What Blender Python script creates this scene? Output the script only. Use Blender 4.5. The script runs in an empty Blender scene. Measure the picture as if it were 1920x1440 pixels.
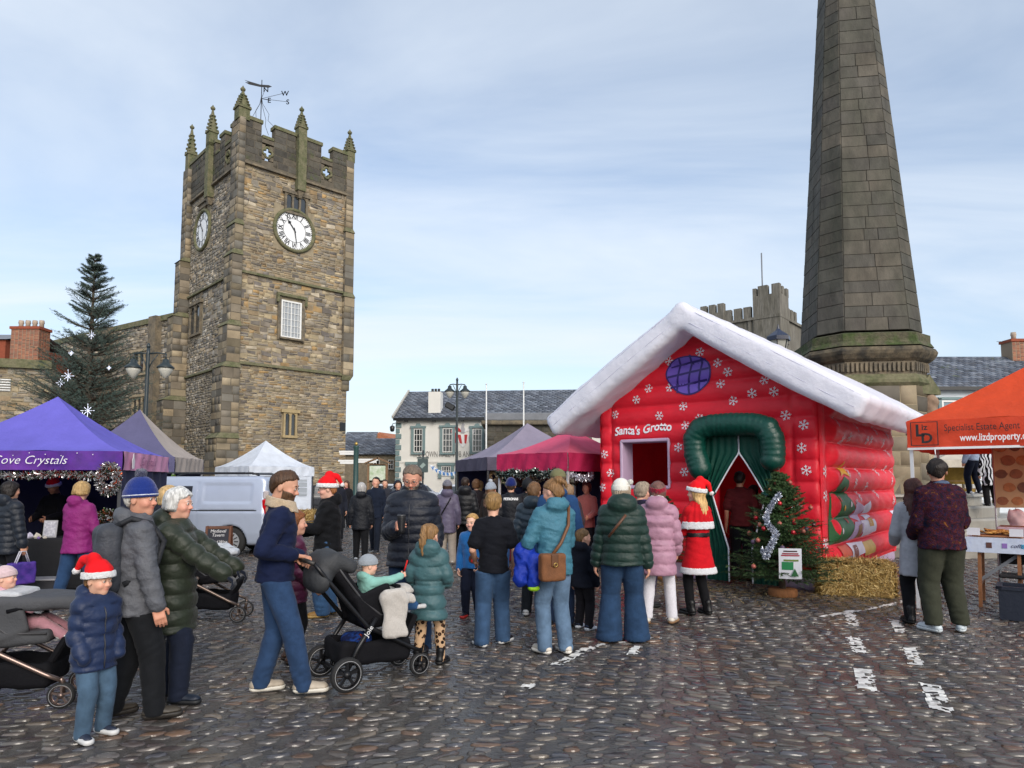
import bpy, bmesh, math, random
import numpy as np
from math import radians, sin, cos, pi, sqrt, atan2
from mathutils import Vector, Matrix
random.seed(7)
RNG = np.random.default_rng(11)
SC = bpy.context.scene
COL = SC.collection
 # --- camera
PITCH = radians(4.5)
CAMH = 1.7
cam_d = bpy.data.cameras.new('camera')
cam = bpy.data.objects.new('camera', cam_d)
COL.objects.link(cam)
cam.location = (0, 0, CAMH)
cam.rotation_euler = (radians(90) + PITCH, 0, 0)
cam_d.lens = 24.0
cam_d.sensor_width = 36.0
cam_d.shift_y = 79.3 / 1920.0
cam_d.clip_start = 0.1
cam_d.clip_end = 3000
SC.camera = cam
 # --- light
SUN_EL, SUN_AZ = radians(28), radians(158)      # azimuth clockwise from +Y
world = bpy.data.worlds.new('World')
SC.world = world
world.use_nodes = True
wn, wl = world.node_tree.nodes, world.node_tree.links
wn.clear()
w_out = wn.new('ShaderNodeOutputWorld')
w_bg = wn.new('ShaderNodeBackground')
w_bg.inputs['Strength'].default_value = 0.115
sky = wn.new('ShaderNodeTexSky')
sky.sky_type = 'NISHITA'
sky.sun_disc = False
sky.sun_elevation = SUN_EL
sky.sun_rotation = SUN_AZ
sky.air_density = 1.0
sky.dust_density = 1.6
sky.ozone_density = 2.0
geo = wn.new('ShaderNodeTexCoord')
sep = wn.new('ShaderNodeSeparateXYZ')
wl.new(geo.outputs['Generated'], sep.inputs[0])
def wmath(op, a, b=None, clamp=False):
 n = wn.new('ShaderNodeMath'); n.operation = op; n.use_clamp = clamp
 for i, v in enumerate((a, b)):
  if v is None: continue
  if isinstance(v, (int, float)): n.inputs[i].default_value = v
  else: wl.new(v, n.inputs[i])
 return n.outputs[0]
zc = wmath('ADD', wmath('MAXIMUM', sep.outputs['Z'], 0.0), 0.16)
cx, cy = wmath('DIVIDE', sep.outputs['X'], zc), wmath('DIVIDE', sep.outputs['Y'], zc)
comb = wn.new('ShaderNodeCombineXYZ')
wl.new(cx, comb.inputs[0]); wl.new(cy, comb.inputs[1])
cmap = wn.new('ShaderNodeMapping')
cmap.inputs['Rotation'].default_value = (0, 0, radians(-28))
cmap.inputs['Scale'].default_value = (0.34, 0.95, 1)
wl.new(comb.outputs[0], cmap.inputs[0])
cn = wn.new('ShaderNodeTexNoise')
cn.inputs['Scale'].default_value = 1.35; cn.inputs['Detail'].default_value = 7; cn.inputs['Roughness'].default_value = 0.55
cn.inputs['Distortion'].default_value = 0.7
wl.new(cmap.outputs[0], cn.inputs['Vector'])
cr = wn.new('ShaderNodeValToRGB')
cr.color_ramp.elements[0].position = 0.30; cr.color_ramp.elements[0].color = (0.22, 0.22, 0.22, 1)
cr.color_ramp.elements[1].position = 0.68; cr.color_ramp.elements[1].color = (0.93, 0.93, 0.93, 1)
wl.new(cn.outputs['Fac'], cr.inputs[0])
cn2 = wn.new('ShaderNodeTexNoise')
cn2.inputs['Scale'].default_value = 0.8; cn2.inputs['Detail'].default_value = 4
wl.new(cmap.outputs[0], cn2.inputs['Vector'])
cshade = wn.new('ShaderNodeMix'); cshade.data_type = 'RGBA'
cshade.inputs[6].default_value = (3.9, 4.4, 4.95, 1)     # grey underside of the thin cloud
cshade.inputs[7].default_value = (5.2, 5.55, 5.95, 1)     # bright cloud
wl.new(cn2.outputs['Fac'], cshade.inputs[0])
wmix = wn.new('ShaderNodeMix'); wmix.data_type = 'RGBA'
hz = wmath('MULTIPLY', wmath('POWER', wmath('SUBTRACT', 1.0, wmath('MAXIMUM', sep.outputs['Z'], 0.0)), 4.0), 0.85)   # thin cloud closes up towards the horizon
wl.new(wmath('MAXIMUM', cr.outputs[0], hz, True), wmix.inputs[0])
wl.new(sky.outputs[0], wmix.inputs[6])
wl.new(cshade.outputs[2], wmix.inputs[7])
wl.new(wmix.outputs[2], w_bg.inputs['Color'])
wl.new(w_bg.outputs[0], w_out.inputs['Surface'])
sun_d = bpy.data.lights.new('sun', 'SUN')
sun_d.energy = 1.5
sun_d.angle = radians(34)
sun_d.color = (1.0, 0.92, 0.82)
sun = bpy.data.objects.new('sun', sun_d)
COL.objects.link(sun)
sdir = Vector((sin(SUN_AZ) * cos(SUN_EL), cos(SUN_AZ) * cos(SUN_EL), sin(SUN_EL)))
sun.rotation_euler = (-sdir).to_track_quat('-Z', 'Y').to_euler()
sun.location = (20, -20, 30)
SC.view_settings.view_transform = 'Standard'
SC.view_settings.look = 'None'
SC.view_settings.exposure = 0.78
SC.view_settings.gamma = 1.0
SC.view_settings.use_curve_mapping = False
SC.render.engine = 'CYCLES'
SC.cycles.max_bounces = 6
SC.cycles.diffuse_bounces = 3
SC.cycles.glossy_bounces = 3
SC.cycles.transmission_bounces = 4
SC.cycles.transparent_max_bounces = 6
SC.cycles.sample_clamp_indirect = 4.0
SC.cycles.use_denoising = True
 # --- measuring from the photograph
F = 1280.0
def ray(px, py):
 a, b = (px - 960.0) / F, (799.3 - py) / F
 return np.array([a, cos(PITCH) - b * sin(PITCH), sin(PITCH) + b * cos(PITCH)])
def at(px, py, Y):
 d = ray(px, py)
 return np.array([0, 0, CAMH]) + d * (Y / d[1])
def onground(px, py, z=0.0):
 d = ray(px, py)
 return np.array([0, 0, CAMH]) + d * ((z - CAMH) / d[2])
def onplane(px, py, p0, n):
 d = ray(px, py); c = np.array([0, 0, CAMH])
 t = np.dot(np.array(p0) - c, n) / np.dot(d, n)
 return c + d * t
def wx(px, Y):
 return at(px, 900, Y)[0]
 # --- objects
def tag(o, label=None, cat=None, group=None, kind=None):
 if label: o['label'] = label
 if cat: o['category'] = cat
 if group: o['group'] = group
 if kind: o['kind'] = kind
 return o
def thing(name, label, cat, loc=(0, 0, 0), rz=0.0, group=None, kind=None):
 o = bpy.data.objects.new(name, None)
 COL.objects.link(o)
 o.empty_display_size = 0.1
 o.location = [float(v) for v in loc]; o.rotation_euler = (0, 0, rz)
 return tag(o, label, cat, group, kind)
def link(name, me, mat=None, parent=None, label=None, kind=None):
 o = bpy.data.objects.new(name, me)
 COL.objects.link(o)
 if mat is not None:
  for m in (mat if isinstance(mat, (list, tuple)) else [mat]):
   me.materials.append(m)
 if parent is not None: o.parent = parent
 if label: o['label'] = label
 if kind: o['kind'] = kind
 return o
def npmesh(name, V, Fc, smooth=False, col=None, midx=None):
 V = np.ascontiguousarray(V, dtype=np.float32).reshape(-1, 3)
 Fc = np.ascontiguousarray(Fc, dtype=np.int32)
 me = bpy.data.meshes.new(name)
 m, k = Fc.shape
 me.vertices.add(len(V)); me.vertices.foreach_set('co', V.ravel())
 me.loops.add(m * k); me.loops.foreach_set('vertex_index', Fc.ravel())
 me.polygons.add(m); me.polygons.foreach_set('loop_start', np.arange(0, m * k, k, dtype=np.int32))
 if smooth: me.polygons.foreach_set('use_smooth', np.ones(m, dtype=bool))
 if midx is not None: me.polygons.foreach_set('material_index', np.asarray(midx, dtype=np.int32))
 me.update(calc_edges=True)
 if col is not None:
  c = np.ones((len(V), 4), dtype=np.float32); c[:, :3] = col
  ca = me.color_attributes.new('Col', 'FLOAT_COLOR', 'POINT')
  ca.data.foreach_set('color', c.ravel())
 return me
class MB:
 """collects shapes into one mesh"""
 def __init__(s): s.v = []; s.f = []; s.m = []; s.cm = 0; s.sm = []; s.csm = False
 def add(s, V, Fs):
  b = len(s.v)
  s.v.extend([tuple(float(c) for c in p) for p in V])
  for f in Fs:
   s.f.append(tuple(b + i for i in f)); s.m.append(s.cm); s.sm.append(s.csm)
  return s
 def mat(s, i): s.cm = i; return s
 def smooth(s, on=True): s.csm = on; return s
 def box(s, c, size, R=None, taper=1.0, bev=0.0):
  hx, hy, hz = size[0] / 2, size[1] / 2, size[2] / 2
  if bev > 0:
   b = min(bev, hx * .9, hy * .9, hz * .9)
   V = []
   for z, e in ((-hz, b), (-hz + b, 0), (hz - b, 0), (hz, b)):
    t = taper if z > 0 else 1
    x, y = hx * t, hy * t
    V += [(x - e, y - e - b * (e == 0), z), (x - e - b * (e == 0), y - e, z), (-x + e + b * (e == 0), y - e, z), (-x + e, y - e - b * (e == 0), z),
 (-x + e, -y + e + b * (e == 0), z), (-x + e + b * (e == 0), -y + e, z), (x - e - b * (e == 0), -y + e, z), (x - e, -y + e + b * (e == 0), z)]
   Fs = [tuple(reversed(range(8))), tuple(range(24, 32))]
   for r in range(3):
    for i in range(8):
     j = (i + 1) % 8
     Fs.append((r * 8 + i, r * 8 + j, r * 8 + 8 + j, r * 8 + 8 + i))
  else:
   V = [(-hx, -hy, -hz), (hx, -hy, -hz), (hx, hy, -hz), (-hx, hy, -hz)]
   V += [(x * taper, y * taper, hz) for x, y, z in V]
   Fs = [(3, 2, 1, 0), (4, 5, 6, 7), (0, 1, 5, 4), (1, 2, 6, 5), (2, 3, 7, 6), (3, 0, 4, 7)]
  V = np.array(V)
  if R is not None: V = V @ np.array(R)[:3, :3].T
  return s.add(V + np.array(c), Fs)
 def hull8(s, P8):
  return s.add(P8, [(3, 2, 1, 0), (4, 5, 6, 7), (0, 1, 5, 4), (1, 2, 6, 5), (2, 3, 7, 6), (3, 0, 4, 7)])
 def bar(s, a, b, w, h=None, up=(0, 0, 1)):
  a, b = np.array(a, float), np.array(b, float); h = h or w
  d = b - a; L = np.linalg.norm(d); d /= L
  x = np.cross(d, up)
  if np.linalg.norm(x) < 1e-4: x = np.cross(d, (1, 0, 0))
  x /= np.linalg.norm(x); y = np.cross(x, d)
  R = np.stack([x, y, d], 1)
  return s.box((a + b) / 2, (w, h, L), R)
 def tube(s, pts, r, n=8, cap=True, closed=False):
  pts = [np.array(p, float) for p in pts]; m = len(pts)
  rs = r if isinstance(r, (list, tuple)) else [r] * m
  V = []; x = None
  for i, p in enumerate(pts):
   if closed: d = pts[(i + 1) % m] - pts[i - 1]
   else: d = pts[min(i + 1, m - 1)] - pts[max(i - 1, 0)]
   d = d / (np.linalg.norm(d) + 1e-9)
   if x is None:
    x = np.cross(d, (0, 0, 1))
    if np.linalg.norm(x) < 1e-3: x = np.cross(d, (0, 1, 0))
   x = x - d * np.dot(x, d); x /= np.linalg.norm(x) + 1e-9
   y = np.cross(d, x)
   for k in range(n):
    t = 2 * pi * k / n
    V.append(p + rs[i] * (cos(t) * x + sin(t) * y))
  Fs = []
  for i in range(m if closed else m - 1):
   for k in range(n):
    i2 = (i + 1) % m
    Fs.append((i * n + k, i * n + (k + 1) % n, i2 * n + (k + 1) % n, i2 * n + k))
  if cap and not closed:
   Fs.append(tuple(reversed(range(n)))); Fs.append(tuple((m - 1) * n + k for k in range(n)))
  return s.add(V, Fs)
 def lathe(s, prof, c=(0, 0, 0), n=16, R=None, cap=True):
  V = []
  for r, z in prof:
   for k in range(n):
    t = 2 * pi * k / n
    V.append((r * cos(t), r * sin(t), z))
  Fs = []
  for i in range(len(prof) - 1):
   for k in range(n):
    Fs.append((i * n + k, i * n + (k + 1) % n, (i + 1) * n + (k + 1) % n, (i + 1) * n + k))
  if cap:
   Fs.append(tuple(reversed(range(n)))); Fs.append(tuple((len(prof) - 1) * n + k for k in range(n)))
  V = np.array(V)
  if R is not None: V = V @ np.array(R)[:3, :3].T
  return s.add(V + np.array(c), Fs)
 def prism(s, poly, O, ex, ey, depth):
  """polygon in plane (O, ex, ey), extruded along the normal"""
  O, ex, ey = np.array(O, float), np.array(ex, float), np.array(ey, float)
  nrm = np.cross(ex, ey); n = len(poly)
  V = [O + a * ex + b * ey for a, b in poly] + [O + a * ex + b * ey + nrm * depth for a, b in poly]
  Fs = [tuple(reversed(range(n))), tuple(range(n, 2 * n))] + [(i, (i + 1) % n, n + (i + 1) % n, n + i) for i in range(n)]
  return s.add(V, Fs)
 def grid(s, P, closeu=False):
  P = np.asarray(P, float); a, b = P.shape[:2]
  Fs = []
  for i in range(a - 1):
   for j in range(b if closeu else b - 1):
    k = (j + 1) % b
    Fs.append((i * b + j, i * b + k, (i + 1) * b + k, (i + 1) * b + j))
  return s.add(P.reshape(-1, 3), Fs)
 def mesh(s, name):
  me = bpy.data.meshes.new(name)
  me.from_pydata(s.v, [], s.f)
  if any(s.sm): me.polygons.foreach_set('use_smooth', np.array(s.sm, dtype=bool))
  if any(s.m): me.polygons.foreach_set('material_index', np.array(s.m, dtype=np.int32))
  me.update()
  return me
 def build(s, name, mat, parent=None, label=None, kind=None):
  return link(name, s.mesh(name), mat, parent, label, kind)
def Rz(a): return np.array([[cos(a), -sin(a), 0], [sin(a), cos(a), 0], [0, 0, 1]])
def Rx(a): return np.array([[1, 0, 0], [0, cos(a), -sin(a)], [0, sin(a), cos(a)]])
def Ry(a): return np.array([[cos(a), 0, sin(a)], [0, 1, 0], [-sin(a), 0, cos(a)]])
def nrm(v):
 v = np.array(v, float); return v / (np.linalg.norm(v) + 1e-12)
def text_mesh(txt, size=1.0, bold=0.0, shear=0.0, align='LEFT', extrude=0.0, space=1.0):
 cu = bpy.data.curves.new('t', 'FONT')
 cu.body = txt; cu.size = size; cu.offset = bold; cu.shear = shear; cu.align_x = align
 cu.extrude = extrude; cu.resolution_u = 3; cu.space_character = space
 o = bpy.data.objects.new('t', cu); COL.objects.link(o)
 dg = bpy.context.evaluated_depsgraph_get()
 me = bpy.data.meshes.new_from_object(o.evaluated_get(dg))
 bpy.data.objects.remove(o)
 return me
def text_on(name, txt, fn, mat, parent, size, maxw=None, **kw):
 """fn maps (x, y) arrays in the text plane to 3-D points"""
 me = text_mesh(txt, size, **kw)
 n = len(me.vertices); co = np.empty(n * 3, np.float32); me.vertices.foreach_get('co', co); co = co.reshape(-1, 3)
 if maxw: co[:, 0] *= maxw / max(1e-6, co[:, 0].max())
 me.vertices.foreach_set('co', np.asarray(fn(co[:, 0], co[:, 1]), dtype=np.float32).ravel()); me.update()
 me.name = name
 return link(name, me, mat, parent)
 # --- materials
MATS = {}
def mat(name, color=(.5, .5, .5), rough=.7, metal=0.0, bump=0.0, bscale=40.0, var=0.0, vscale=4.0, attr=False, spec=.5,
 streak=None, coat=0.0, sheen=0.0, transl=0.0, color2=None, ramp=(.35, .65), emit=None, rvar=0.0, coords='Object', detail=5.0, bdist=.02):
 """principled material: colour varied by noise, fine relief by bump"""
 if name in MATS: return MATS[name]
 m = bpy.data.materials.new(name); m.use_nodes = True
 nt = m.node_tree; N, L = nt.nodes, nt.links
 b = N['Principled BSDF']; out = N['Material Output']
 b.inputs['Roughness'].default_value = rough
 b.inputs['Metallic'].default_value = metal
 b.inputs['Specular IOR Level'].default_value = spec
 if coat: b.inputs['Coat Weight'].default_value = coat; b.inputs['Coat Roughness'].default_value = .08
 if sheen: b.inputs['Sheen Weight'].default_value = sheen
 tc = N.new('ShaderNodeTexCoord'); vec = tc.outputs[coords]
 if streak:
  mp = N.new('ShaderNodeMapping'); mp.inputs['Scale'].default_value = streak
  L.new(vec, mp.inputs[0]); vec = mp.outputs[0]
 def noise(scale, det=detail):
  n = N.new('ShaderNodeTexNoise'); n.inputs['Scale'].default_value = scale; n.inputs['Detail'].default_value = det
  n.inputs['Roughness'].default_value = .6
  L.new(vec, n.inputs['Vector']); return n
 if attr:
  a = N.new('ShaderNodeAttribute'); a.attribute_name = 'Col'; base = a.outputs['Color']
 else:
  r = N.new('ShaderNodeRGB'); r.outputs[0].default_value = (*color, 1); base = r.outputs[0]
 if var or color2:
  n = noise(vscale)
  if color2:
   rp = N.new('ShaderNodeMapRange'); rp.inputs['From Min'].default_value = ramp[0]; rp.inputs['From Max'].default_value = ramp[1]
   L.new(n.outputs['Fac'], rp.inputs['Value'])
   mx = N.new('ShaderNodeMix'); mx.data_type = 'RGBA'; mx.inputs[7].default_value = (*color2, 1)
   L.new(rp.outputs[0], mx.inputs[0]); L.new(base, mx.inputs[6]); base = mx.outputs[2]
   n = noise(vscale * 3.7)
  if var:
   rp = N.new('ShaderNodeMapRange'); rp.inputs['From Min'].default_value = .25; rp.inputs['From Max'].default_value = .75
   rp.inputs['To Min'].default_value = 1 - var; rp.inputs['To Max'].default_value = 1 + var
   L.new(n.outputs['Fac'], rp.inputs['Value'])
   mx = N.new('ShaderNodeVectorMath'); mx.operation = 'SCALE'
   L.new(base, mx.inputs[0]); L.new(rp.outputs[0], mx.inputs['Scale']); base = mx.outputs[0]
 L.new(base, b.inputs['Base Color'])
 if rvar:
  n = noise(vscale * 1.3)
  rp = N.new('ShaderNodeMapRange'); rp.inputs['From Min'].default_value = .3; rp.inputs['From Max'].default_value = .7
  rp.inputs['To Min'].default_value = max(0.02, rough - rvar); rp.inputs['To Max'].default_value = min(1, rough + rvar)
  L.new(n.outputs['Fac'], rp.inputs['Value']); L.new(rp.outputs[0], b.inputs['Roughness'])
 if bump:
  n = noise(bscale)
  bp = N.new('ShaderNodeBump'); bp.inputs['Strength'].default_value = bump; bp.inputs['Distance'].default_value = bdist
  L.new(n.outputs['Fac'], bp.inputs['Height']); L.new(bp.outputs[0], b.inputs['Normal'])
 if emit:
  b.inputs['Emission Color'].default_value = (*emit[0], 1); b.inputs['Emission Strength'].default_value = emit[1]
 if transl:
  t = N.new('ShaderNodeBsdfTranslucent'); L.new(base, t.inputs['Color'])
  ms = N.new('ShaderNodeMixShader'); ms.inputs[0].default_value = transl
  L.new(b.outputs[0], ms.inputs[1]); L.new(t.outputs[0], ms.inputs[2]); L.new(ms.outputs[0], out.inputs['Surface'])
 MATS[name] = m
 return m
def hexc(h):
 h = h.lstrip('#'); c = [int(h[i:i + 2], 16) / 255 for i in (0, 2, 4)]
 return tuple(x / 12.92 if x <= .04045 else ((x + .055) / 1.055) ** 2.4 for x in c)
def cloth(h, kind='fabric'):
 c = hexc(h); n = kind + h
 if kind == 'puffer': return mat(n, c, .5, bump=.4, bscale=20, var=.2, vscale=11, spec=.35, sheen=.08, bdist=.02)
 if kind == 'denim': return mat(n, c, .88, bump=.5, bscale=35, var=.35, vscale=8, spec=.15, sheen=.05, bdist=.012)
 if kind == 'knit': return mat(n, c, .95, bump=.6, bscale=120, var=.12, vscale=60, spec=.1, sheen=.3, bdist=.006)
 if kind == 'fur': return mat(n, c, .95, bump=1.0, bscale=150, var=.12, vscale=70, spec=.1, sheen=.5, bdist=.02)
 if kind == 'leather': return mat(n, c, .45, bump=.2, bscale=90, var=.15, vscale=12, spec=.4, bdist=.004)
 if kind == 'shell': return mat(n, c, .6, bump=.7, bscale=16, var=.14, vscale=7, spec=.3, bdist=.025)
 return mat(n, c, .85, bump=.4, bscale=18, var=.18, vscale=10, spec=.2, sheen=.03, bdist=.02)
def rampmat(name, scale, stops, tex='noise', rough=.9, streak=None, bump=.5, bscale=120, detail=3, dist=0.0):
 m = bpy.data.materials.new(name); m.use_nodes = True; N, L = m.node_tree.nodes, m.node_tree.links; b = N['Principled BSDF']; b.inputs['Roughness'].default_value = rough
 b.inputs['Specular IOR Level'].default_value = .15
 tc = N.new('ShaderNodeTexCoord'); mp = N.new('ShaderNodeMapping'); mp.inputs['Scale'].default_value = streak or (1, 1, 1); L.new(tc.outputs['Object'], mp.inputs[0])
 if tex == 'noise': t = N.new('ShaderNodeTexNoise'); t.inputs['Scale'].default_value = scale; t.inputs['Detail'].default_value = detail; t.inputs['Distortion'].default_value = dist; out = t.outputs['Fac']
 elif tex == 'wave': t = N.new('ShaderNodeTexWave'); t.inputs['Scale'].default_value = scale; t.inputs['Distortion'].default_value = 9; t.inputs['Detail'].default_value = 1; out = t.outputs['Fac']
 else: t = N.new('ShaderNodeTexVoronoi'); t.inputs['Scale'].default_value = scale; out = t.outputs['Distance']
 L.new(mp.outputs[0], t.inputs['Vector']); r = N.new('ShaderNodeValToRGB'); L.new(out, r.inputs[0]); r.color_ramp.interpolation = 'LINEAR'
 while len(r.color_ramp.elements) < len(stops): r.color_ramp.elements.new(.5)
 for e, (p, c) in zip(r.color_ramp.elements, stops): e.position = p; e.color = (*hexc(c), 1)
 L.new(r.outputs[0], b.inputs['Base Color'])
 n = N.new('ShaderNodeTexNoise'); n.inputs['Scale'].default_value = bscale; L.new(tc.outputs['Object'], n.inputs['Vector'])
 bp = N.new('ShaderNodeBump'); bp.inputs['Strength'].default_value = bump; bp.inputs['Distance'].default_value = .015; L.new(n.outputs['Fac'], bp.inputs['Height']); L.new(bp.outputs[0], b.inputs['Normal'])
 return m
 # --- soft shapes: distance fields meshed on a grid
class Dist:
 pass
def d_sph(P, c, r): return np.linalg.norm(P - np.asarray(c, np.float32), axis=-1) - r
def d_ell(P, c, r, R=None):
 q = P - np.asarray(c, np.float32)
 if R is not None: q = q @ np.asarray(R, np.float32)
 r = np.asarray(r, np.float32)
 k0 = np.linalg.norm(q / r, axis=-1); k1 = np.linalg.norm(q / (r * r), axis=-1) + 1e-9
 return k0 * (k0 - 1) / k1
def d_cone(P, a, b, ra, rb):
 a = np.asarray(a, np.float32); d = np.asarray(b, np.float32) - a
 q = P - a
 t = np.clip(q @ d / max(float(d @ d), 1e-9), 0, 1)
 return np.linalg.norm(q - t[..., None] * d, axis=-1) - (ra + t * (rb - ra)), t
def d_chain(P, pts, rs):
 D = None; S = None; L = 0.0
 for i in range(len(pts) - 1):
  l = float(np.linalg.norm(np.array(pts[i + 1], float) - np.array(pts[i], float)))
  d, t = d_cone(P, pts[i], pts[i + 1], rs[i], rs[i + 1]); s = L + t * l
  if D is None: D, S = d, s
  else: S = np.where(d < D, s, S); D = np.minimum(D, d)
  L += l
 return D, S
def d_box(P, c, h, r=0.0, R=None):
 q = P - np.asarray(c, np.float32)
 if R is not None: q = q @ np.asarray(R, np.float32)
 q = np.abs(q) - (np.asarray(h, np.float32) - r)
 return np.linalg.norm(np.maximum(q, 0), axis=-1) + np.minimum(q.max(-1), 0) - r
def smin(a, b, k):
 h = np.clip(.5 + .5 * (b - a) / k, 0, 1)
 return b + (a - b) * h - k * h * (1 - h)
def smax(a, b, k): return -smin(-a, -b, k)
def wob(P, f, seed=0.0):
 x, y, z = P[..., 0] * f, P[..., 1] * f, P[..., 2] * f
 return (np.sin(x * 1.1 + seed + 1.7 * np.sin(y * .9 + z * .6 + seed * 2)) + np.sin(y * 1.3 - seed + 1.5 * np.sin(z * 1.1 + x * .5)) +
 np.sin(z * 1.2 + seed * 1.3 + 1.6 * np.sin(x * .8 - y * .7))) / 3
def d_loft(P, zs, a, b, cy=None, cx=None, pw=2.0):
 """stack of super-ellipses: half width a, half depth b, centre (cx, cy) at the heights zs"""
 z = P[..., 2]
 A = np.interp(z, zs, a).astype(np.float32); B = np.interp(z, zs, b).astype(np.float32)
 Y = P[..., 1] - (np.interp(z, zs, cy) if cy is not None else 0)
 X = P[..., 0] - (np.interp(z, zs, cx) if cx is not None else 0)
 k = (np.abs(X / A) ** pw + np.abs(Y / B) ** pw) ** (1 / pw)
 d = (k - 1) * np.minimum(A, B)
 return smax(d, np.maximum(zs[0] - z, z - zs[-1]), .02)
def field_mesh(fn, lo, hi, h, smoothing=1):
 lo = np.array(lo, np.float32); hi = np.array(hi, np.float32)
 B = 4
 nb = np.ceil((hi - lo) / (h * B)).astype(int) + 1
 n = nb * B
 g = [lo[i] + (np.arange(nb[i], dtype=np.float32) * B + (B - 1) / 2) * h for i in range(3)]
 C = np.stack(np.meshgrid(*g, indexing='ij'), -1).reshape(-1, 3)
 dc = fn(C)
 act = np.abs(dc) < h * B * .87 * 1.5 + h * 1.5
 D = np.repeat(np.repeat(np.repeat(np.where(dc > 0, 1.0, -1.0).reshape(nb).astype(np.float32), B, 0), B, 1), B, 2)
 idx = np.argwhere(act.reshape(nb))
 off = np.stack(np.meshgrid(range(B), range(B), range(B), indexing='ij'), -1).reshape(-1, 3)
 I = (idx[:, None, :] * B + off[None]).reshape(-1, 3)
 D[I[:, 0], I[:, 1], I[:, 2]] = fn(lo + I.astype(np.float32) * h)
 D[0], D[-1] = 1, 1; D[:, 0], D[:, -1] = 1, 1; D[:, :, 0], D[:, :, -1] = 1, 1
 S = D < 0
 cnt = np.zeros(np.array(S.shape) - 1, np.int8)
 cor = [(i, j, k) for i in (0, 1) for j in (0, 1) for k in (0, 1)]
 for i, j, k in cor:
  cnt += S[i:S.shape[0] - 1 + i, j:S.shape[1] - 1 + j, k:S.shape[2] - 1 + k]
 cells = np.argwhere((cnt > 0) & (cnt < 8))
 vals = np.stack([D[cells[:, 0] + i, cells[:, 1] + j, cells[:, 2] + k] for i, j, k in cor], 1)
 pos = np.zeros((len(cells), 3), np.float32); num = np.zeros(len(cells), np.float32)
 for a in range(8):
  for b in range(a + 1, 8):
   ca, cb = np.array(cor[a]), np.array(cor[b])
   if np.abs(ca - cb).sum() != 1: continue
   va, vb = vals[:, a], vals[:, b]
   cr_ = (va < 0) != (vb < 0)
   t = np.where(cr_, va / np.where(np.abs(va - vb) < 1e-9, 1, va - vb), 0)
   pos += np.where(cr_[:, None], ca + t[:, None] * (cb - ca), 0); num += cr_
 V = lo + (cells + pos / num[:, None]) * h
 ids = -np.ones(cnt.shape, np.int64); ids[cells[:, 0], cells[:, 1], cells[:, 2]] = np.arange(len(cells))
 Fs = []
 for ax in range(3):
  o1, o2 = [(1, 2), (2, 0), (0, 1)][ax]
  sl0 = [slice(None)] * 3; sl1 = [slice(None)] * 3
  sl0[ax] = slice(0, -1); sl1[ax] = slice(1, None)
  a, b = S[tuple(sl0)], S[tuple(sl1)]
  for flip, E in ((False, a & ~b), (True, ~a & b)):
   e = np.argwhere(E)
   if not len(e): continue
   q = []
   for d1, d2 in ((-1, -1), (0, -1), (0, 0), (-1, 0)):
    c = e.copy(); c[:, o1] += d1; c[:, o2] += d2
    q.append(ids[c[:, 0], c[:, 1], c[:, 2]])
   q = np.stack(q, 1)
   Fs.append(q[:, ::-1] if flip else q)
 Fq = np.concatenate(Fs)
 Fq = Fq[(Fq >= 0).all(1)]
 if smoothing:      # one step back onto the true surface
  e = h * .5
  for _ in range(smoothing):
   d0 = fn(V)
   G = np.stack([fn(V + np.array([e if i == k else 0 for i in range(3)], np.float32)) - d0 for k in range(3)], -1) / e
   gl = (G * G).sum(-1, keepdims=True) + 1e-3
   V = V - np.clip(d0[:, None] * G / gl, -h * .7, h * .7)
 return V.astype(np.float32), Fq
def soft(name, fn, lo, hi, h, mat_, parent, label=None, colf=None, midf=None):
 V, Fq = field_mesh(fn, lo, hi, h)
 col = colf(V) if colf else None
 mi = midf(V[Fq].mean(1)) if midf else None
 return link(name, npmesh(name, V, Fq, True, col, mi), mat_, parent, label)
 # --- people
M_SKIN = mat('skin', attr=True, rough=.5, bump=.08, bscale=200, spec=.4, bdist=.003)
M_EYE = mat('eye_white', (.75, .73, .7), .25)
M_IRIS = mat('eye_iris', (.05, .04, .035), .2)
def hairmat(h):
 return mat('hair' + h, hexc(h), .5, bump=.9, bscale=75, var=.5, vscale=55, streak=(1, 1, .16), spec=.35, bdist=.008, coords='Object')
def ik(a, b, l1, l2, pole):
 a, b = np.array(a, float), np.array(b, float); d = b - a; L = np.linalg.norm(d)
 if L > (l1 + l2) * .999:
  b = a + d / L * (l1 + l2) * .999; d = b - a; L = np.linalg.norm(d)
 x = (l1 * l1 - l2 * l2 + L * L) / (2 * L); hgt = sqrt(max(l1 * l1 - x * x, 0))
 u = d / L; p = np.array(pole, float); p = p - u * np.dot(p, u); p = nrm(p)
 return a + u * x + p * hgt, b
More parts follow.
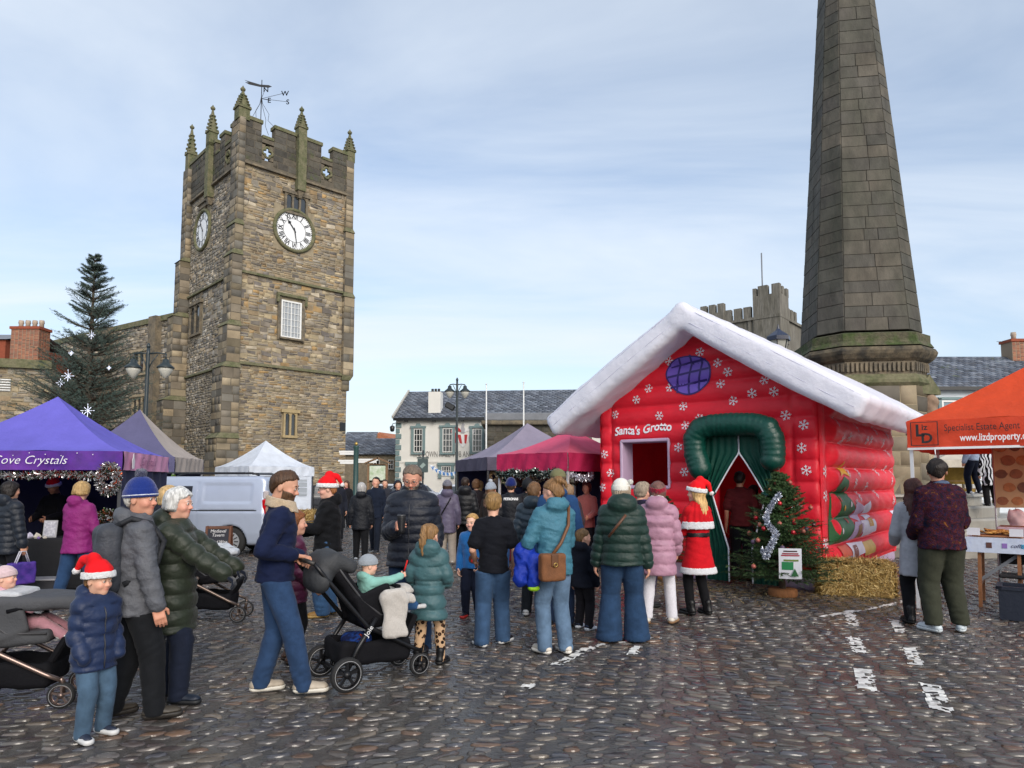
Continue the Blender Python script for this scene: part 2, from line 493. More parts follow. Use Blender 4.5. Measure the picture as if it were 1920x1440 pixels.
def hand_field(P, w, d, pn, side, curl, L, spread=.0):
 """palm, four unequal fingers in two bends each and a thumb from the side of the palm"""
 d = nrm(d); pn = nrm(np.array(pn) - d * np.dot(pn, d)); th = np.cross(d, pn) * side
 s = L / .185
 R = np.stack([th, pn, d], 1)
 D = d_box(P, w + d * .048 * s, (.040 * s, .015 * s, .050 * s), .013 * s, R)
 D = smin(D, d_cone(P, w - d * .05 * s, w + d * .02 * s, .029 * s, .026 * s)[0], .02 * s)
 for i, (o, l) in enumerate(((.031, .072), (.0105, .081), (-.0105, .076), (-.031, .058))):
  b = w + d * .092 * s + th * o * s
  c1 = curl * (.9 + .1 * i); c2 = curl * 2.1
  d1 = d * cos(c1) + pn * sin(c1) + th * o * spread * 8
  d2 = d * cos(c2) + pn * sin(c2)
  m = b + d1 * l * .52 * s; e = m + d2 * l * .48 * s
  D = smin(D, d_chain(P, [b, m, e], [.0098 * s, .0092 * s, .0075 * s])[0], .005 * s)
 b = w + d * .022 * s + th * .036 * s
 m = b + (d * .62 + th * .55 + pn * (.25 + curl * .35)) * .042 * s
 e = m + (d * .85 + th * (.25 - curl * .5) + pn * (.2 + curl * .5)) * .035 * s
 return smin(D, d_chain(P, [b, m, e], [.0135 * s, .0115 * s, .0085 * s])[0], .012 * s)
HAIRLINE = dict(short=.062, crop=.066)
def hair_field(style, wild=0.0, sd=0.0):
 def fn(P):
  x, y, z = P[:, 0], P[:, 1], P[:, 2]
  th = np.arctan2(x, -y + 1e-6)
  st = np.sin(th * 38 + 9 * wob(P, 14, sd)) * .0036 + .007 * wob(P, 28, sd) + (wild + .002) * wob(P, 46, sd + 2)
  t = dict(short=.010, crop=.006, bob=.017, long=.017, pony=.010, bun=.010, curly=.028, bald=.004, short_f=.020, wisp=.012)[style]
  if style == 'bald':
   d = d_ell(P, (0, -.012, .03), (.081, .101, .086)); d = smax(d, z - .055, .02); d = np.maximum(d, y - .035 + z * .2)
   d = np.maximum(d, -.055 - z)
   return d - st * .4
  d = d_ell(P, (0, -.012, .035), (.078 + t, .099 + t, .086 + t))
  if style in ('bob', 'short_f', 'long', 'curly'):
   if style == 'long': back = d_loft(P, [-.33, -.22, -.12, -.05, 0, .04], np.array([.075, .095, .098, .09, .088, .075]) + (t - .012), np.array([.035, .05, .062, .08, .09, .07]) + (t - .014), [-.13, -.105, -.07, -.035, -.025, -.02])
   else: back = d_loft(P, [dict(bob=-.085, short_f=-.055, curly=-.05)[style] + .012 * 0, -.06 if style == 'bob' else -.04, 0, .04], np.array([.075, .088, .088, .075]) + (t - .012), np.array([.06, .085, .09, .07]) + (t - .014), [-.045, -.03, -.025, -.02])
   d = smin(d, back, .03)
  if style in ('short', 'crop', 'wisp', 'pony', 'bun'):
   nape = d_ell(P, (0, -.05, -.012), (.064 + t, .060 + t, .062 + t)); d = smin(d, nape, .03)
   d = smax(d, -.075 - z + .012 * np.sin(x * 60 + sd), .012)
  lim = np.interp(z, [-.3, -.06, -.015, .005, .03, .05, .072, .1, .14], [-.075, -.062, -.045, -.034, .004, .030, .062, .12, .2] if style in ('short', 'crop', 'wisp', 'pony', 'bun', 'curly') else [.0, .01, .022, .03, .042, .06, .086, .14, .2])
  lim = lim + .010 * np.sin(x * 90 + sd) * (z > .03)
  d = smax(d, y - lim, .015)
  if style in ('pony',):
   c = d_chain(P, [(0, -.095, .075), (0, -.15, .07), (0, -.165, 0), (0, -.155, -.1), (0, -.14, -.2)], [.024, .03, .036, .034, .012])[0]
   d = smin(d, c, .02)
  if style == 'bun':
   d = smin(d, d_ell(P, (0, -.10, .085), (.05, .045, .045)), .015); d = smin(d, d_chain(P, [(0, -.13, .09), (.01, -.16, .05), (.015, -.165, .01)], [.026, .022, .008])[0], .015)
  return d - st
 return fn
def person(label, px, Y, H=1.72, face=0.0, kid=0.0, skin='#c99a80', feet=((-.062, 0), (.062, 0)), toes=(8, -8), hands=(None, None), palms=(None, None),
 curls=(.45, .45), lean=0.0, head=(0, 0), top=None, bottom=None, shoes=('#2a2a2c', '#1c1c1c'), hair=('short', '#4a3524'), beard=None, hat=None, glasses=False,
 gloves=None, w=1.0, res=None, z0=.012, x=None, group=None, sleeves='long', scarf=None, extra=None, seat=None, sway=0.0, name='person'):
 X = wx(px, Y) if x is None else x
 root = thing(name, label, 'person', (X, Y, z0), radians(face), group)
 far = Y
 h = res or (.014 if far < 7.4 else .0175 if far < 10 else .028 if far < 20 else .04)
 near = far < 11
 k = kid
 hh = H * (.139 + .05 * k); hs = hh / .233
 hipz = H * (.515 - .03 * k); shz = H - hh - H * (.042 - .012 * k)
 if seat is not None: hipz = seat; shz = seat + H * (.30 - .02 * k)
 sw = H * .087 * (.86 + .14 * w) * (1 - .06 * k); hw = H * .048 * w
 L1, L2 = H * .172, H * .150
 T1, T2 = (hipz - H * .045) * .51 if seat is None else H * .23, (hipz - H * .045) * .50 if seat is None else H * .22
 sx = sway * H
 S = [np.array((s * sw + sx, lean * H, shz - H * .026)) for s in (-1, 1)]
 E, W = [], []
 for i, s in enumerate((-1, 1)):
  tgt = hands[i]
  if tgt is None: tgt = (s * .135 * (.7 + .3 * w) + sway, lean + .025, shz / H - .026 - .31)
  pole = (s * .45, -1, -.25)
  if len(tgt) == 4: pole = tgt[3]
  e, wr = ik(S[i], np.array(tgt[:3]) * H, L1, L2, pole)
  E.append(e); W.append(wr)
 Hp = [np.array((s * hw + sx * .4, 0, hipz)) for s in (-1, 1)]
 K, A = [], []
 for i in range(2):
  f = feet[i]
  a = np.array((f[0] * H, f[1] * H, (f[2] if len(f) > 2 else .05) * H))
  kn, a = ik(Hp[i], a, T1, T2, (0, 1, 0) if seat is None else (0, .3, 1))
  K.append(kn); A.append(a)
 yaw, pit = radians(head[0]), radians(head[1])
 Rh = Rz(yaw) @ Rx(-pit)
 nb = np.array((sx, lean * H, shz + H * .012))
 hc = np.array((sx, lean * H * 1.12 + H * .010 + .05 * hs * sin(pit), shz + H * (.05 - .012 * k) + hh * .50 - .02 * hs * (1 - cos(pit))))
 if seat is None: hc[2] = H - .122 * hs - .03 * hs * sin(abs(pit))
 tohead = lambda V: V @ Rh.T.astype(np.float32) * hs + hc.astype(np.float32)
 sk = np.array(hexc(skin))
 # --- body: head with a face, neck, torso, limbs and hands in one mesh
 def hd(P):
  ax = np.abs(P[:, 0]); Q = P.copy(); Q[:, 0] = ax
  d = d_ell(P, (0, -.012, .035), (.077, .098, .085))
  d = smin(d, d_ell(P, (0, .018, -.035), (.060 + .006 * k, .074, .084 - .01 * k)), .035)
  d = smin(d, d_sph(P, (0, .058, -.092 + .008 * k), .027), .03)
  d = smin(d, d_ell(Q, (.042, .055, -.03), (.022, .03, .026)), .02)
  d = smin(d, d_ell(P, (0, .079, .024), (.046, .012, .009)), .016)
  d = smax(d, -d_sph(Q, (.032, .106, .006), .021), .012)
  d = smin(d, d_cone(P, (0, .082, .008), (0, .104 - .008 * k, -.026), .008, .0135)[0], .008)
  d = smin(d, d_sph(Q, (.011, .093 - .006 * k, -.031), .0085), .006)
  d = smin(d, d_ell(P, (0, .083, -.052), (.021, .012, .0055)), .006)
  d = smin(d, d_ell(P, (0, .081, -.064), (.018, .012, .006)), .006)
  d = smin(d, d_ell(Q, (.078, -.012, -.008), (.009, .021, .031)), .008)
  d = smin(d, d_ell(Q, (.031, .082, .007), (.015, .010, .010)), .004)
  d = smin(d, d_chain(P, [(0, -.02, -.06), (0, -.03, -.13), (0, -.035, -.19)], [.050, .052, .058])[0], .03)
  return d
 hres = .0072 if far < 8 else .0095 if far < 11 else .017
 V1, F1 = field_mesh(hd, (-.11, -.15, -.26), (.11, .16, .16), hres)
 c1 = np.tile(sk, (len(V1), 1))
 lips = np.exp(-(((V1[:, 0]) / .022) ** 2 + ((V1[:, 2] + .058) / .010) ** 2)) * (V1[:, 1] > .06)
 chk = np.exp(-((np.abs(V1[:, 0]) - .045) ** 2 + (V1[:, 2] + .03) ** 2) / .0009) * (V1[:, 1] > .02)
 nose = np.exp(-((V1[:, 0]) ** 2 + (V1[:, 2] + .026) ** 2) / .0004) * (V1[:, 1] > .07)
 c1 = c1 * (1 - .55 * lips[:, None] * np.array([.35, 1, .9])) * (1 - .15 * (chk + nose)[:, None] * np.array([-.1, 1, .9]))
 V1 = tohead(V1)
 bare = sleeves == 'short'
 def core(P):
  d = d_loft(P, [hipz - .04 * H, hipz + .06 * H, shz - .1 * H, shz], np.array([.065, .06, .07, .05]) * H * w, np.array([.045, .045, .05, .03]) * H * w,
 [0, lean * .3 * H, lean * .8 * H, lean * H], [sx * .4, sx * .6, sx, sx])
  d = smin(d, d_cone(P, nb - (0, 0, .06 * H), nb + (0, -.0, .02 * H), .05 * hs, .045 * hs)[0], .03)
  for i in range(2):
   d = smin(d, d_chain(P, [S[i], E[i], W[i]], np.array([.026, .0235, .0165]) * H if bare else np.array([.02, .017, .014]) * H)[0], .012)
   d = smin(d, d_chain(P, [Hp[i], K[i], A[i]], np.array([.035, .026, .02]) * H)[0], .02)
  return d
 pts = np.array(S + E + W + Hp + K + A + [nb])
 lo, hi = pts.min(0) - .14 * H * w, pts.max(0) + .14 * H * w
 V2, F2 = field_mesh(core, lo, hi, .015 if bare and near else .04)
 Vs, Fs, Cs = [V1, V2], [F1, F2 + len(V1)], [c1, np.tile(sk * .97, (len(V2), 1))]
 nv = len(V1) + len(V2)
 hv = []
 for i, s in enumerate((-1, 1)):
  if curls[i] is None: continue
  d = nrm(W[i] - E[i])
  pn = palms[i] if palms[i] is not None else (-s, .15, 0)
  Lh = H * .108 * (1 + .05 * k)
  fn = lambda P: hand_field(P, W[i], d, pn, s, curls[i], Lh)
  c = W[i] + d * .06
  hV, hF = field_mesh(fn, c - .13, c + .13, .0066 if far < 8 else .0095 if far < 11 else .019)
  if gloves: hv.append((hV, hF))
  else:
   Vs.append(hV); Fs.append(hF + nv); nv += len(hV); Cs.append(np.tile(sk * np.array([1.0, .93, .9]), (len(hV), 1)))
 link('body', npmesh('body', np.concatenate(Vs), np.concatenate(Fs), True, np.concatenate(Cs)), M_SKIN, root)
 for hV, hF in hv: link('glove', npmesh('glove', hV, hF, True), cloth(gloves, 'knit'), root)
 facing = abs(((face + head[0] + 180) % 360) - 180) > 55
 if near and facing:
  for s in (-1, 1):
   e = MB().smooth()
   for (c, r, mi) in (((s * .031, .0845, .006), .0108, 0), ((s * .031, .0895, .0055), .0072, 1)):
    e.mat(mi); e.lathe([(r * sin(pi * j / 6) + 1e-5, -r * cos(pi * j / 6)) for j in range(7)], c, 8, cap=False)
   b = MB().smooth()
   b.tube([(s * .015, .0905, .026), (s * .03, .0885, .031), (s * .047, .0775, .026)], [.0028, .0034, .0016], 5)
   b.tube([(s * .018, .0935, .0115), (s * .031, .0965, .0145), (s * .045, .0875, .0105)], [.0016, .0026, .0014], 4)
   b.tube([(s * .031, .0885, .031), (s * .031, .0965, .0145)], [.0004, .0004], 3)
   for nm, q, mm in (('eye', e, [M_EYE, M_IRIS]), ('eyebrow', b, hairmat(hair[1] if hair else '#4a3524'))):
    me = q.mesh(nm); co = np.array([v.co for v in me.vertices], np.float32); me.vertices.foreach_set('co', tohead(co).ravel()); me.update()
    link(nm, me, mm, root)
 def hpart(nm, fn, lo, hi, hr, m, lab=None, colf=None, par=root):
  V, Fq = field_mesh(fn, lo, hi, hr)
  return link(nm, npmesh(nm, tohead(V), Fq, True, colf(V) if colf else None), m, par, lab)
 hr2 = hres * 1.2
 if hair:
  hpart('hair', hair_field(hair[0], hair[2] if len(hair) > 2 else 0, px * .37), (-.15, -.24, -.40), (.15, .15, .17), hr2 if far < 11 else .016, hairmat(hair[1]))
 if beard:
  def bf(P):
   d = hd(P) - .0045 - .0025 * wob(P, 70)
   lim = np.interp(np.abs(P[:, 0]), [0, .02, .04, .07, .09], [-.042, -.042, -.038, -.018, -.01])
   d = smax(d, P[:, 2] - lim, .006); d = np.maximum(d, -P[:, 1] + .01); d = np.maximum(d, -.125 - P[:, 2])
   mouth = d_ell(P, (0, .09, -.058), (.020, .03, .0065))
   return smax(d, -mouth, .004)
  hpart('beard', bf, (-.1, -.05, -.15), (.1, .14, .04), hr2, hairmat(beard))
 if glasses:
  g = MB().smooth()
  for s in (-1, 1):
   ring = [(s * .033 + .022 * cos(t), .108 - .004 * abs(cos(t)), .004 + .017 * sin(t)) for t in np.linspace(0, 2 * pi, 14, endpoint=False)]
   g.tube(ring, .0018, 5, closed=True)
   g.tube([(s * .055, .106, .008), (s * .079, .07, .010), (s * .083, -.01, .008)], .002, 5)
  g.tube([(-.011, .107, .006), (.011, .107, .006)], .0018, 5)
  me = g.mesh('glasses'); co = np.array([v.co for v in me.vertices], np.float32); me.vertices.foreach_set('co', tohead(co).ravel()); me.update()
  link('glasses', me, mat('spectacle_black', (.01, .01, .012), .3), root)
 if hat:
  hat_parts(hat, hpart, hres, root)
 # --- top garment
 if top:
  tp = dict(kind='fabric', hem=.47, pad=.010, loose=1.0, quilt=0, hood=0, collar=0, flare=1.0, wr=.0045, cuffz=0, belt=None, name='jacket')
  tp.update(top); top = tp
  pad, lo_ = tp['pad'] * (H / 1.72) ** .5, tp['loose'] * w
  hem = tp['hem'] * H
  def loftd(P, grow=0.0):
   zt = shz + .040 * H
   zs = [hem, hipz + .0, hipz + .085 * H, shz - .095 * H, shz - .045 * H, shz - .012 * H, shz + .012 * H, zt]
   a = np.array([.094 * tp['flare'], .090, .082, .094, .090, .074, .050, .033]); b = np.array([.078 * tp['flare'], .072, .066, .070, .060, .050, .043, .034])
   if hem > hipz - .001:
    zs[1] = hem + .3 * (zs[2] - hem); a[0] = a[1] * tp['flare']; b[0] = b[1] * tp['flare']
   a = a * H * lo_ + pad + grow; b = b * H * lo_ + pad + grow
   return d_loft(P, zs, a, b, [0, 0, lean * .35 * H, lean * .85 * H] + [lean * H] * 4, [sx * .3, sx * .4, sx * .7] + [sx] * 5, 2.2)
  cut = .56 if bare else 1.0
  def arm(P, i, grow=0.0):
   r = np.array([.036, .032, .0255]) * H * (.8 + .2 * w) + pad * .9 + grow
   e = W[i] if not bare else E[i]
   if bare: return d_chain(P, [S[i], S[i] + (E[i] - S[i]) * .72], [.037 * H + pad, .039 * H + pad])
   wend = W[i] - nrm(W[i] - E[i]) * .008
   return d_chain(P, [S[i], E[i], wend], r * np.array([1, 1, tp.get('cuff', 1.0)]))
  def fn(P):
   d = loftd(P); zc = P[:, 2].astype(np.float32)
   for i in range(2):
    da, s = arm(P, i)
    zc = np.where(da < d, s + .035, zc)
    kk = np.interp(s, [0, .10 * H, .17 * H], [.06, .02, .006])
    d = smin(d, da, kk)
   if tp['collar']:
    q = P - nb.astype(np.float32)
    rr = np.sqrt(q[:, 0] ** 2 + ((q[:, 1] + .004)) ** 2)
    ch = tp['collar'] * H
    ring = np.maximum(np.abs(rr - (.062 * hs + .002)) - .012, np.maximum(q[:, 2] - ch - .02 * q[:, 1], -q[:, 2] - .06))
    d = smin(d, ring, .02)
   if tp['hood']:
    c = nb + np.array((0, -.052 * H, .020 * H)); g = tp['hood'] * hs
    hd1 = d_ell(P, c, np.array((.115, .075, .082)) * g)
    hd1 = smax(hd1, -d_ell(P, c + np.array((0, .045, .07)) * g, np.array((.072, .065, .085)) * g), .015)
    zc = np.where(hd1 < d, .05, zc)
    d = smin(d, hd1, .025)
   if tp['quilt']:
    q = np.abs(np.sin(pi * zc / (tp['quilt'] * H)))
    d = d - (np.sqrt(q) - .5) * tp['quilt'] * H * .18
   amp = tp['wr']
   Pz = P * np.array((1, 1, 2.1), np.float32) + P[:, [2, 0, 1]] * np.array((.5, .3, 0), np.float32)
   d = d - amp * wob(Pz, 24, px * .1) - amp * .5 * wob(Pz, 60, px * .2)
   if tp['belt']:
    d = d + .012 * np.exp(-((P[:, 2] - tp['belt'] * H) / .012) ** 2)
   return smax(d, -d_chain(P, [nb + (0, .0, -.01), nb + (0, .005, .16)], [.050 * hs, .07 * hs])[0], .01)
  lo2 = np.minimum(lo, np.array((-.2 * H * w * tp['flare'], -.18 * H * w * tp['flare'], hem - .05)))
  hi2 = np.maximum(hi, np.array((.2 * H * w * tp['flare'], .18 * H * w * tp['flare'], shz + .16 * H)))
  lo2[2] = min(hem, *(p[2] for p in W)) - .08;
  o = soft(tp['name'], fn, lo2, hi2, h, tp.get('mat') or cloth(tp['col'], tp['kind']), root, tp.get('label'))
  if tp.get('trim'):      # bands of trim: (z of centre, half height, colour, kind, grow)
   for zc_, hz, cc, kk, gr in tp['trim']:
    soft('trim', lambda P: smax(loftd(P, gr), np.abs(P[:, 2] - zc_ * H) - hz * H, .015) - .003 * wob(P, 90), (-.3 * H, -.25 * H, (zc_ - hz) * H - .04), (.3 * H, .25 * H, (zc_ + hz) * H + .04), h, cloth(cc, kk), o)
  if tp.get('cufftrim'):
   for i in range(2):
    a = W[i]; d_ = nrm(W[i] - E[i])
    soft('cuff', lambda P: smax(d_cone(P, a - d_ * .05 * H, a, .034 * H + pad, .034 * H + pad)[0], np.abs((P - (a - d_ * .03 * H).astype(np.float32)) @ d_.astype(np.float32)) - .022 * H, .01) - .003 * wob(P, 90), a - .12, a + .12, h, cloth(tp['cufftrim'], 'fur'), o)
  if tp.get('zip'):
   zz = np.linspace(hem + .01, shz + .02 * H, 14); pts_ = []
   for z in zz:
    P = np.zeros((60, 3), np.float32); P[:, 1] = np.linspace(.02, .3, 60) * H; P[:, 2] = z; P[:, 0] = sx
    dd = fn(P); j = int(np.argmax(dd > 0)); pts_.append([sx, P[j, 1] - .001, z])
   my = float(np.median([p[1] for p in pts_]))
   for p in pts_: p[1] = min(p[1], my + .02)
   MB().smooth().tube(pts_, .0045, 5).build('zip', mat('zip', (.03, .03, .035), .4), o)
  root['_fn'] = 0
  top_fn = fn
 else: top_fn = None
 if scarf:
  soft('scarf', lambda P: smin(d_ell(P, nb + (0, .0, .012 * H), np.array((.075, .075, .035)) * hs * 1.05), d_cone(P, nb + (0.03 * hs, .08 * hs, 0), nb + (.04 * hs, .1 * hs, -.12 * hs), .03 * hs, .028 * hs)[0], .02) - .004 * wob(P, 60), nb - .2, nb + .2, h * .8, cloth(scarf, 'knit'), root)
 # --- legs
 if bottom:
  bt = dict(kind='denim', wide=1.0, ankle=1.0, name='trousers', low=.022, wr=.0045); bt.update(bottom)
  rs = np.array([.060, .0455, .036]) * H * bt['wide'] * np.array([1, 1, bt['ankle']]) * (.5 + .5 * w)
  rs = rs + (.004 if k == 0 else .006)
  def bf2(P):
   d = d_ell(P, (sx * .4, -.004 * H, hipz + .016 * H), np.array((.088 * w, .068 * w, .075)) * H)
   for i in range(2):
    end = A[i] + (0, 0, (bt['low'] - .05) * H * .6)
    da, s = d_chain(P, [Hp[i], K[i], end], rs)
    tt = s / (T1 + T2)
    fold = np.sin((s + .35 * (P[:, 0] + P[:, 1]) + .02 * wob(P, 20, i)) * 95) * np.interp(tt, [0, .1, .35, .5, .62, .8, 1], [.4, .2, .1, 1, .3, .6, 1.4]) * np.clip(.25 + 1.1 * wob(P, 17, px + i), 0, 1)
    d = smin(d, da - bt['wr'] * .8 * fold, .018)
   d = d - bt['wr'] * .7 * wob(P, 30, px * .3)
   if top: d = d + .03 * np.clip((P[:, 2] - top['hem'] * H - .005) / .03, 0, 1) * (1 if seat is None else 0)
   return np.maximum(d, bt['low'] * H * .75 - P[:, 2]) if seat is None else d
  lp = np.array(Hp + K + A);
  soft(bt['name'], bf2, lp.min(0) - .11 * H * max(w, bt['wide']) - .02, lp.max(0) + .13 * H * max(w, 1), h, bt.get('mat') or cloth(bt['col'], bt['kind']), root, bt.get('label'))
 # --- shoes
 if shoes:
  boot = len(shoes) > 2 and shoes[2]
  for i in range(2):
   tz = radians(toes[i]); fl = H * .152 * (1 + .12 * k)
   Rf = Rz(tz); a = A[i]; base = np.array((a[0], a[1], a[2] - .05 * H))
   tilt = radians(feet[i][3]) if len(feet[i]) > 3 else 0
   Rt = Rf @ Rx(tilt)
   def loc_(P): return (P - base.astype(np.float32)) @ Rt.astype(np.float32)
   def up(P, g=0.0):
    Q = loc_(P); u = fl
    d = d_chain(Q, [(0, -.16 * u, .17 * u), (0, .22 * u, .15 * u), (0, .56 * u, .115 * u)], np.array([.145, .175, .155]) * u + g)[0]
    d = smin(d, d_cone(Q, (0, -.1 * u, .2 * u), (0, -.05 * u, (.36 if not boot else boot) * u), .14 * u + g, (.135 if not boot else .19) * u + g)[0], .03)
    return d
   sh = soft('shoe', lambda P: np.maximum(up(P) - .002 * wob(P, 70), .035 - loc_(P)[:, 2]) , base - .3 * H * .6, base + np.array((.3, .3, .25 if not boot else .42)) * H * .7, h * .85, cloth(shoes[0], 'leather'), root)
   if near:
    soft('sole', lambda P: np.maximum(np.maximum(up(P, .006), loc_(P)[:, 2] - .036), .001 - loc_(P)[:, 2]), base - .2 * H, base + np.array((.2, .2, .1)) * H, h, mat('sole' + shoes[1], hexc(shoes[1]), .6), sh)
 ctx = dict(root=root, S=S, E=E, W=W, H=H, nb=nb, hc=hc, hs=hs, K=K, A=A, Hp=Hp, shz=shz, hipz=hipz, top_fn=top_fn, h=h, lean=lean * H, tohead=tohead, hpart=hpart, Rh=Rh)
 if extra: extra(ctx)
 return ctx
def hat_parts(hat, hpart, hres, root):
 kind = hat[0]
 if kind == 'santa':
  sd = hat[2] if len(hat) > 2 else 1
  tip = (.085 * sd, -.13, .03) if len(hat) < 4 else hat[3]
  tip = np.array(tip)
  mid = np.array((.03 * sd, -.05, .175));
  c = hpart('hat', lambda P: smin(smin(d_ell(P, (0, -.012, .075), (.094, .114, .085)), d_cone(P, (0, -.02, .12), mid, .06, .045)[0], .03), d_chain(P, [mid, (mid + tip) / 2 + (0, -.03, .035), tip], [.045, .034, .018])[0], .02) - .004 * wob(P, 55), (-.17, -.25, -.12), (.17, .16, .25), hres * 1.1, cloth('#d8131c', 'fabric'))
  hpart('fur_band', lambda P: np.maximum(np.abs(d_ell(P, (0, -.012, .035), (.1, .122, .13))) - .017, np.abs(P[:, 2] - .048 - P[:, 1] * .16) - .026) - .003 * wob(P, 110), (-.16, -.18, -.06), (.16, .17, .14), hres * 1.1, cloth('#f2f2f4', 'fur'), par=c)
  hpart('pompom', lambda P: d_sph(P, tip, .030) - .004 * wob(P, 120), tip - .06, tip + .06, hres, cloth('#f2f2f4', 'fur'), par=c)
 elif kind == 'beanie':
  def bf(P):
   th = np.arctan2(P[:, 0], P[:, 1])
   d = d_ell(P, (0, -.012, .045), (.094, .115, .098 + (hat[3] if len(hat) > 3 else 0)))
   d = smin(d, np.maximum(d_ell(P, (0, -.012, .03), (.101, .122, .12)), np.abs(P[:, 2] - .045 - P[:, 1] * .1) - .028), .012)
   return np.maximum(d, .012 + P[:, 1] * .12 - P[:, 2]) - .0016 * np.sin(th * 46)
  c = hpart('beanie', bf, (-.13, -.16, -.03), (.13, .14, .2), hres, cloth(hat[1], 'knit'))
  if hat[2]:
   z = .155 + (hat[3] if len(hat) > 3 else 0)
   hpart('bobble', lambda P: d_sph(P, (0, -.02, z), .042) - .006 * wob(P, 110), (-.07, -.09, z - .07), (.07, .05, z + .07), hres, cloth(hat[2], 'fur'), par=c)
  if len(hat) > 4:
   hpart('stripe', lambda P: np.maximum(np.abs(d_ell(P, (0, -.012, .03), (.101, .122, .12))) - .004, np.abs(P[:, 2] - .032 - P[:, 1] * .1) - .004), (-.13, -.16, -.03), (.13, .14, .2), hres * .7, cloth(hat[4], 'knit'), par=c)
 elif kind == 'cap':
  c = hpart('cap', lambda P: np.maximum(d_ell(P, (0, -.012, .045), (.09, .112, .092)), .04 - P[:, 2] - P[:, 1] * .0), (-.12, -.15, -.0), (.12, .13, .16), hres, cloth(hat[1]))
  hpart('peak', lambda P: np.maximum(np.maximum(np.abs(d_ell(P, (0, .06, .028), (.085, .13, .035))) - .004, .075 - P[:, 1] + .2 * np.abs(P[:, 0])), .03 - P[:, 2]), (-.12, .02, 0), (.12, .22, .09), hres * .8, cloth(hat[1]), par=c)
 elif kind == 'hood':
  hpart('hood', lambda P: smax(d_ell(P, (0, -.02, .015), (.115, .135, .14)), -smin(d_ell(P, (0, .05, .0), (.088, .12, .115)), d_ell(P, (0, 0, -.03), (.09, .11, .11)), .02), .012) - .004 * wob(P, 45), (-.15, -.19, -.16), (.15, .16, .19), hres * 1.2, cloth(hat[1], hat[2]))
 elif kind == 'band':
  hpart('headband', lambda P: np.maximum(np.abs(d_ell(P, (0, -.012, .035), (.097, .119, .106))) - .006, np.abs(P[:, 2] - .055 - P[:, 1] * .35) - .035) - .004 * wob(P, 130), (-.13, -.16, -.08), (.13, .14, .17), hres, cloth(hat[1], 'knit'))
def strap(ctx, a, b, r, colr, n=10, out=.012, name='strap', flat=None):
 """a strap that lies on the garment between two points, bulging outward"""
 fn = ctx['top_fn']; pts = []
 a, b = np.array(a, float), np.array(b, float)
 for t in np.linspace(0, 1, n):
  p = a + (b - a) * t
  ax = np.array((0, ctx['lean'] * .6, p[2])); d = nrm(np.array((p[0], p[1] - ax[1], 0)) + 1e-6)
  T = np.linspace(0, .34, 120)
  P = (ax[None] + d[None] * T[:, None]).astype(np.float32)
  dd = fn(P); j = np.where(dd < 0)[0]
  rr = T[j[-1]] if len(j) else np.linalg.norm(p[:2])
  if len(j) and rr > np.linalg.norm(p[:2] - ax[:2]) * 1.7: rr = np.linalg.norm(p[:2] - ax[:2])
  pts.append(ax + d * (rr + out))
 m = MB().smooth(); m.tube(pts, r, 6)
 return m.build(name, cloth(colr, 'leather'), ctx['root'])
 # --- ground of wet cobbles
def attr_stone(name, rough=.85, bump=.5, bscale=14, var=.25, vscale=3, moss=None, spec=.3, mramp=(.52, .72), bd=.03):
 return mat(name, attr=True, rough=rough, bump=bump, bscale=bscale, var=var, vscale=vscale, color2=moss, ramp=mramp, spec=spec, bdist=bd)
M_MORTAR = mat('wet_bedding', (.088, .083, .077), .16, bump=.55, bscale=30, var=.35, vscale=2.2, rvar=.2, spec=.5, color2=(.05, .042, .038), ramp=(.4, .65), coords='Object', bdist=.012)
M_COBBLE = mat('wet_cobble', attr=True, rough=.16, bump=.25, bscale=32, var=.35, vscale=9, rvar=.10, spec=.6, coords='Object', bdist=.012)
g = MB(); g.add([(-260, -60, 0), (260, -60, 0), (260, 420, 0), (-260, 420, 0)], [(0, 1, 2, 3)])
ground = g.build('ground', M_MORTAR, label='wet cobbled market place'); ground['kind'] = 'structure'
def cobble_field(y0, y1, dy, dx):
 out = []
 y = y0; r = 0
 while y < y1:
  xm = .80 * y + .8
  xs = np.arange(-xm, xm, dx) + (r % 2) * dx * .5
  n = len(xs)
  xs = xs + RNG.uniform(-.25, .25, n) * dx
  ys = y + RNG.uniform(-.22, .22, n) * dy + .012 * np.sin(xs * 3 + r)
  big = RNG.uniform(.72, 1.18, n) * (1 + .12 * np.sin(xs * 1.3 + y * .9))
  a = dx * .56 * RNG.uniform(.60, 1.05, n); b = dy * .52 * big * RNG.uniform(.72, 1.08, n)
  rot = RNG.normal(0, .22, n) + .28 * np.sin(xs * .55 + y * .4 + 1)
  out.append(np.stack([xs, ys, a, b, rot, RNG.uniform(.005, .015, n)], 1))
  y += dy; r += 1
 return np.concatenate(out)
PAL = np.array([hexc(c) for c in ('#57524c', '#454448', '#5c5550', '#4e4a47', '#403e41', '#635a50', '#4c4442', '#55514f', '#614d3f', '#4d4a47')])
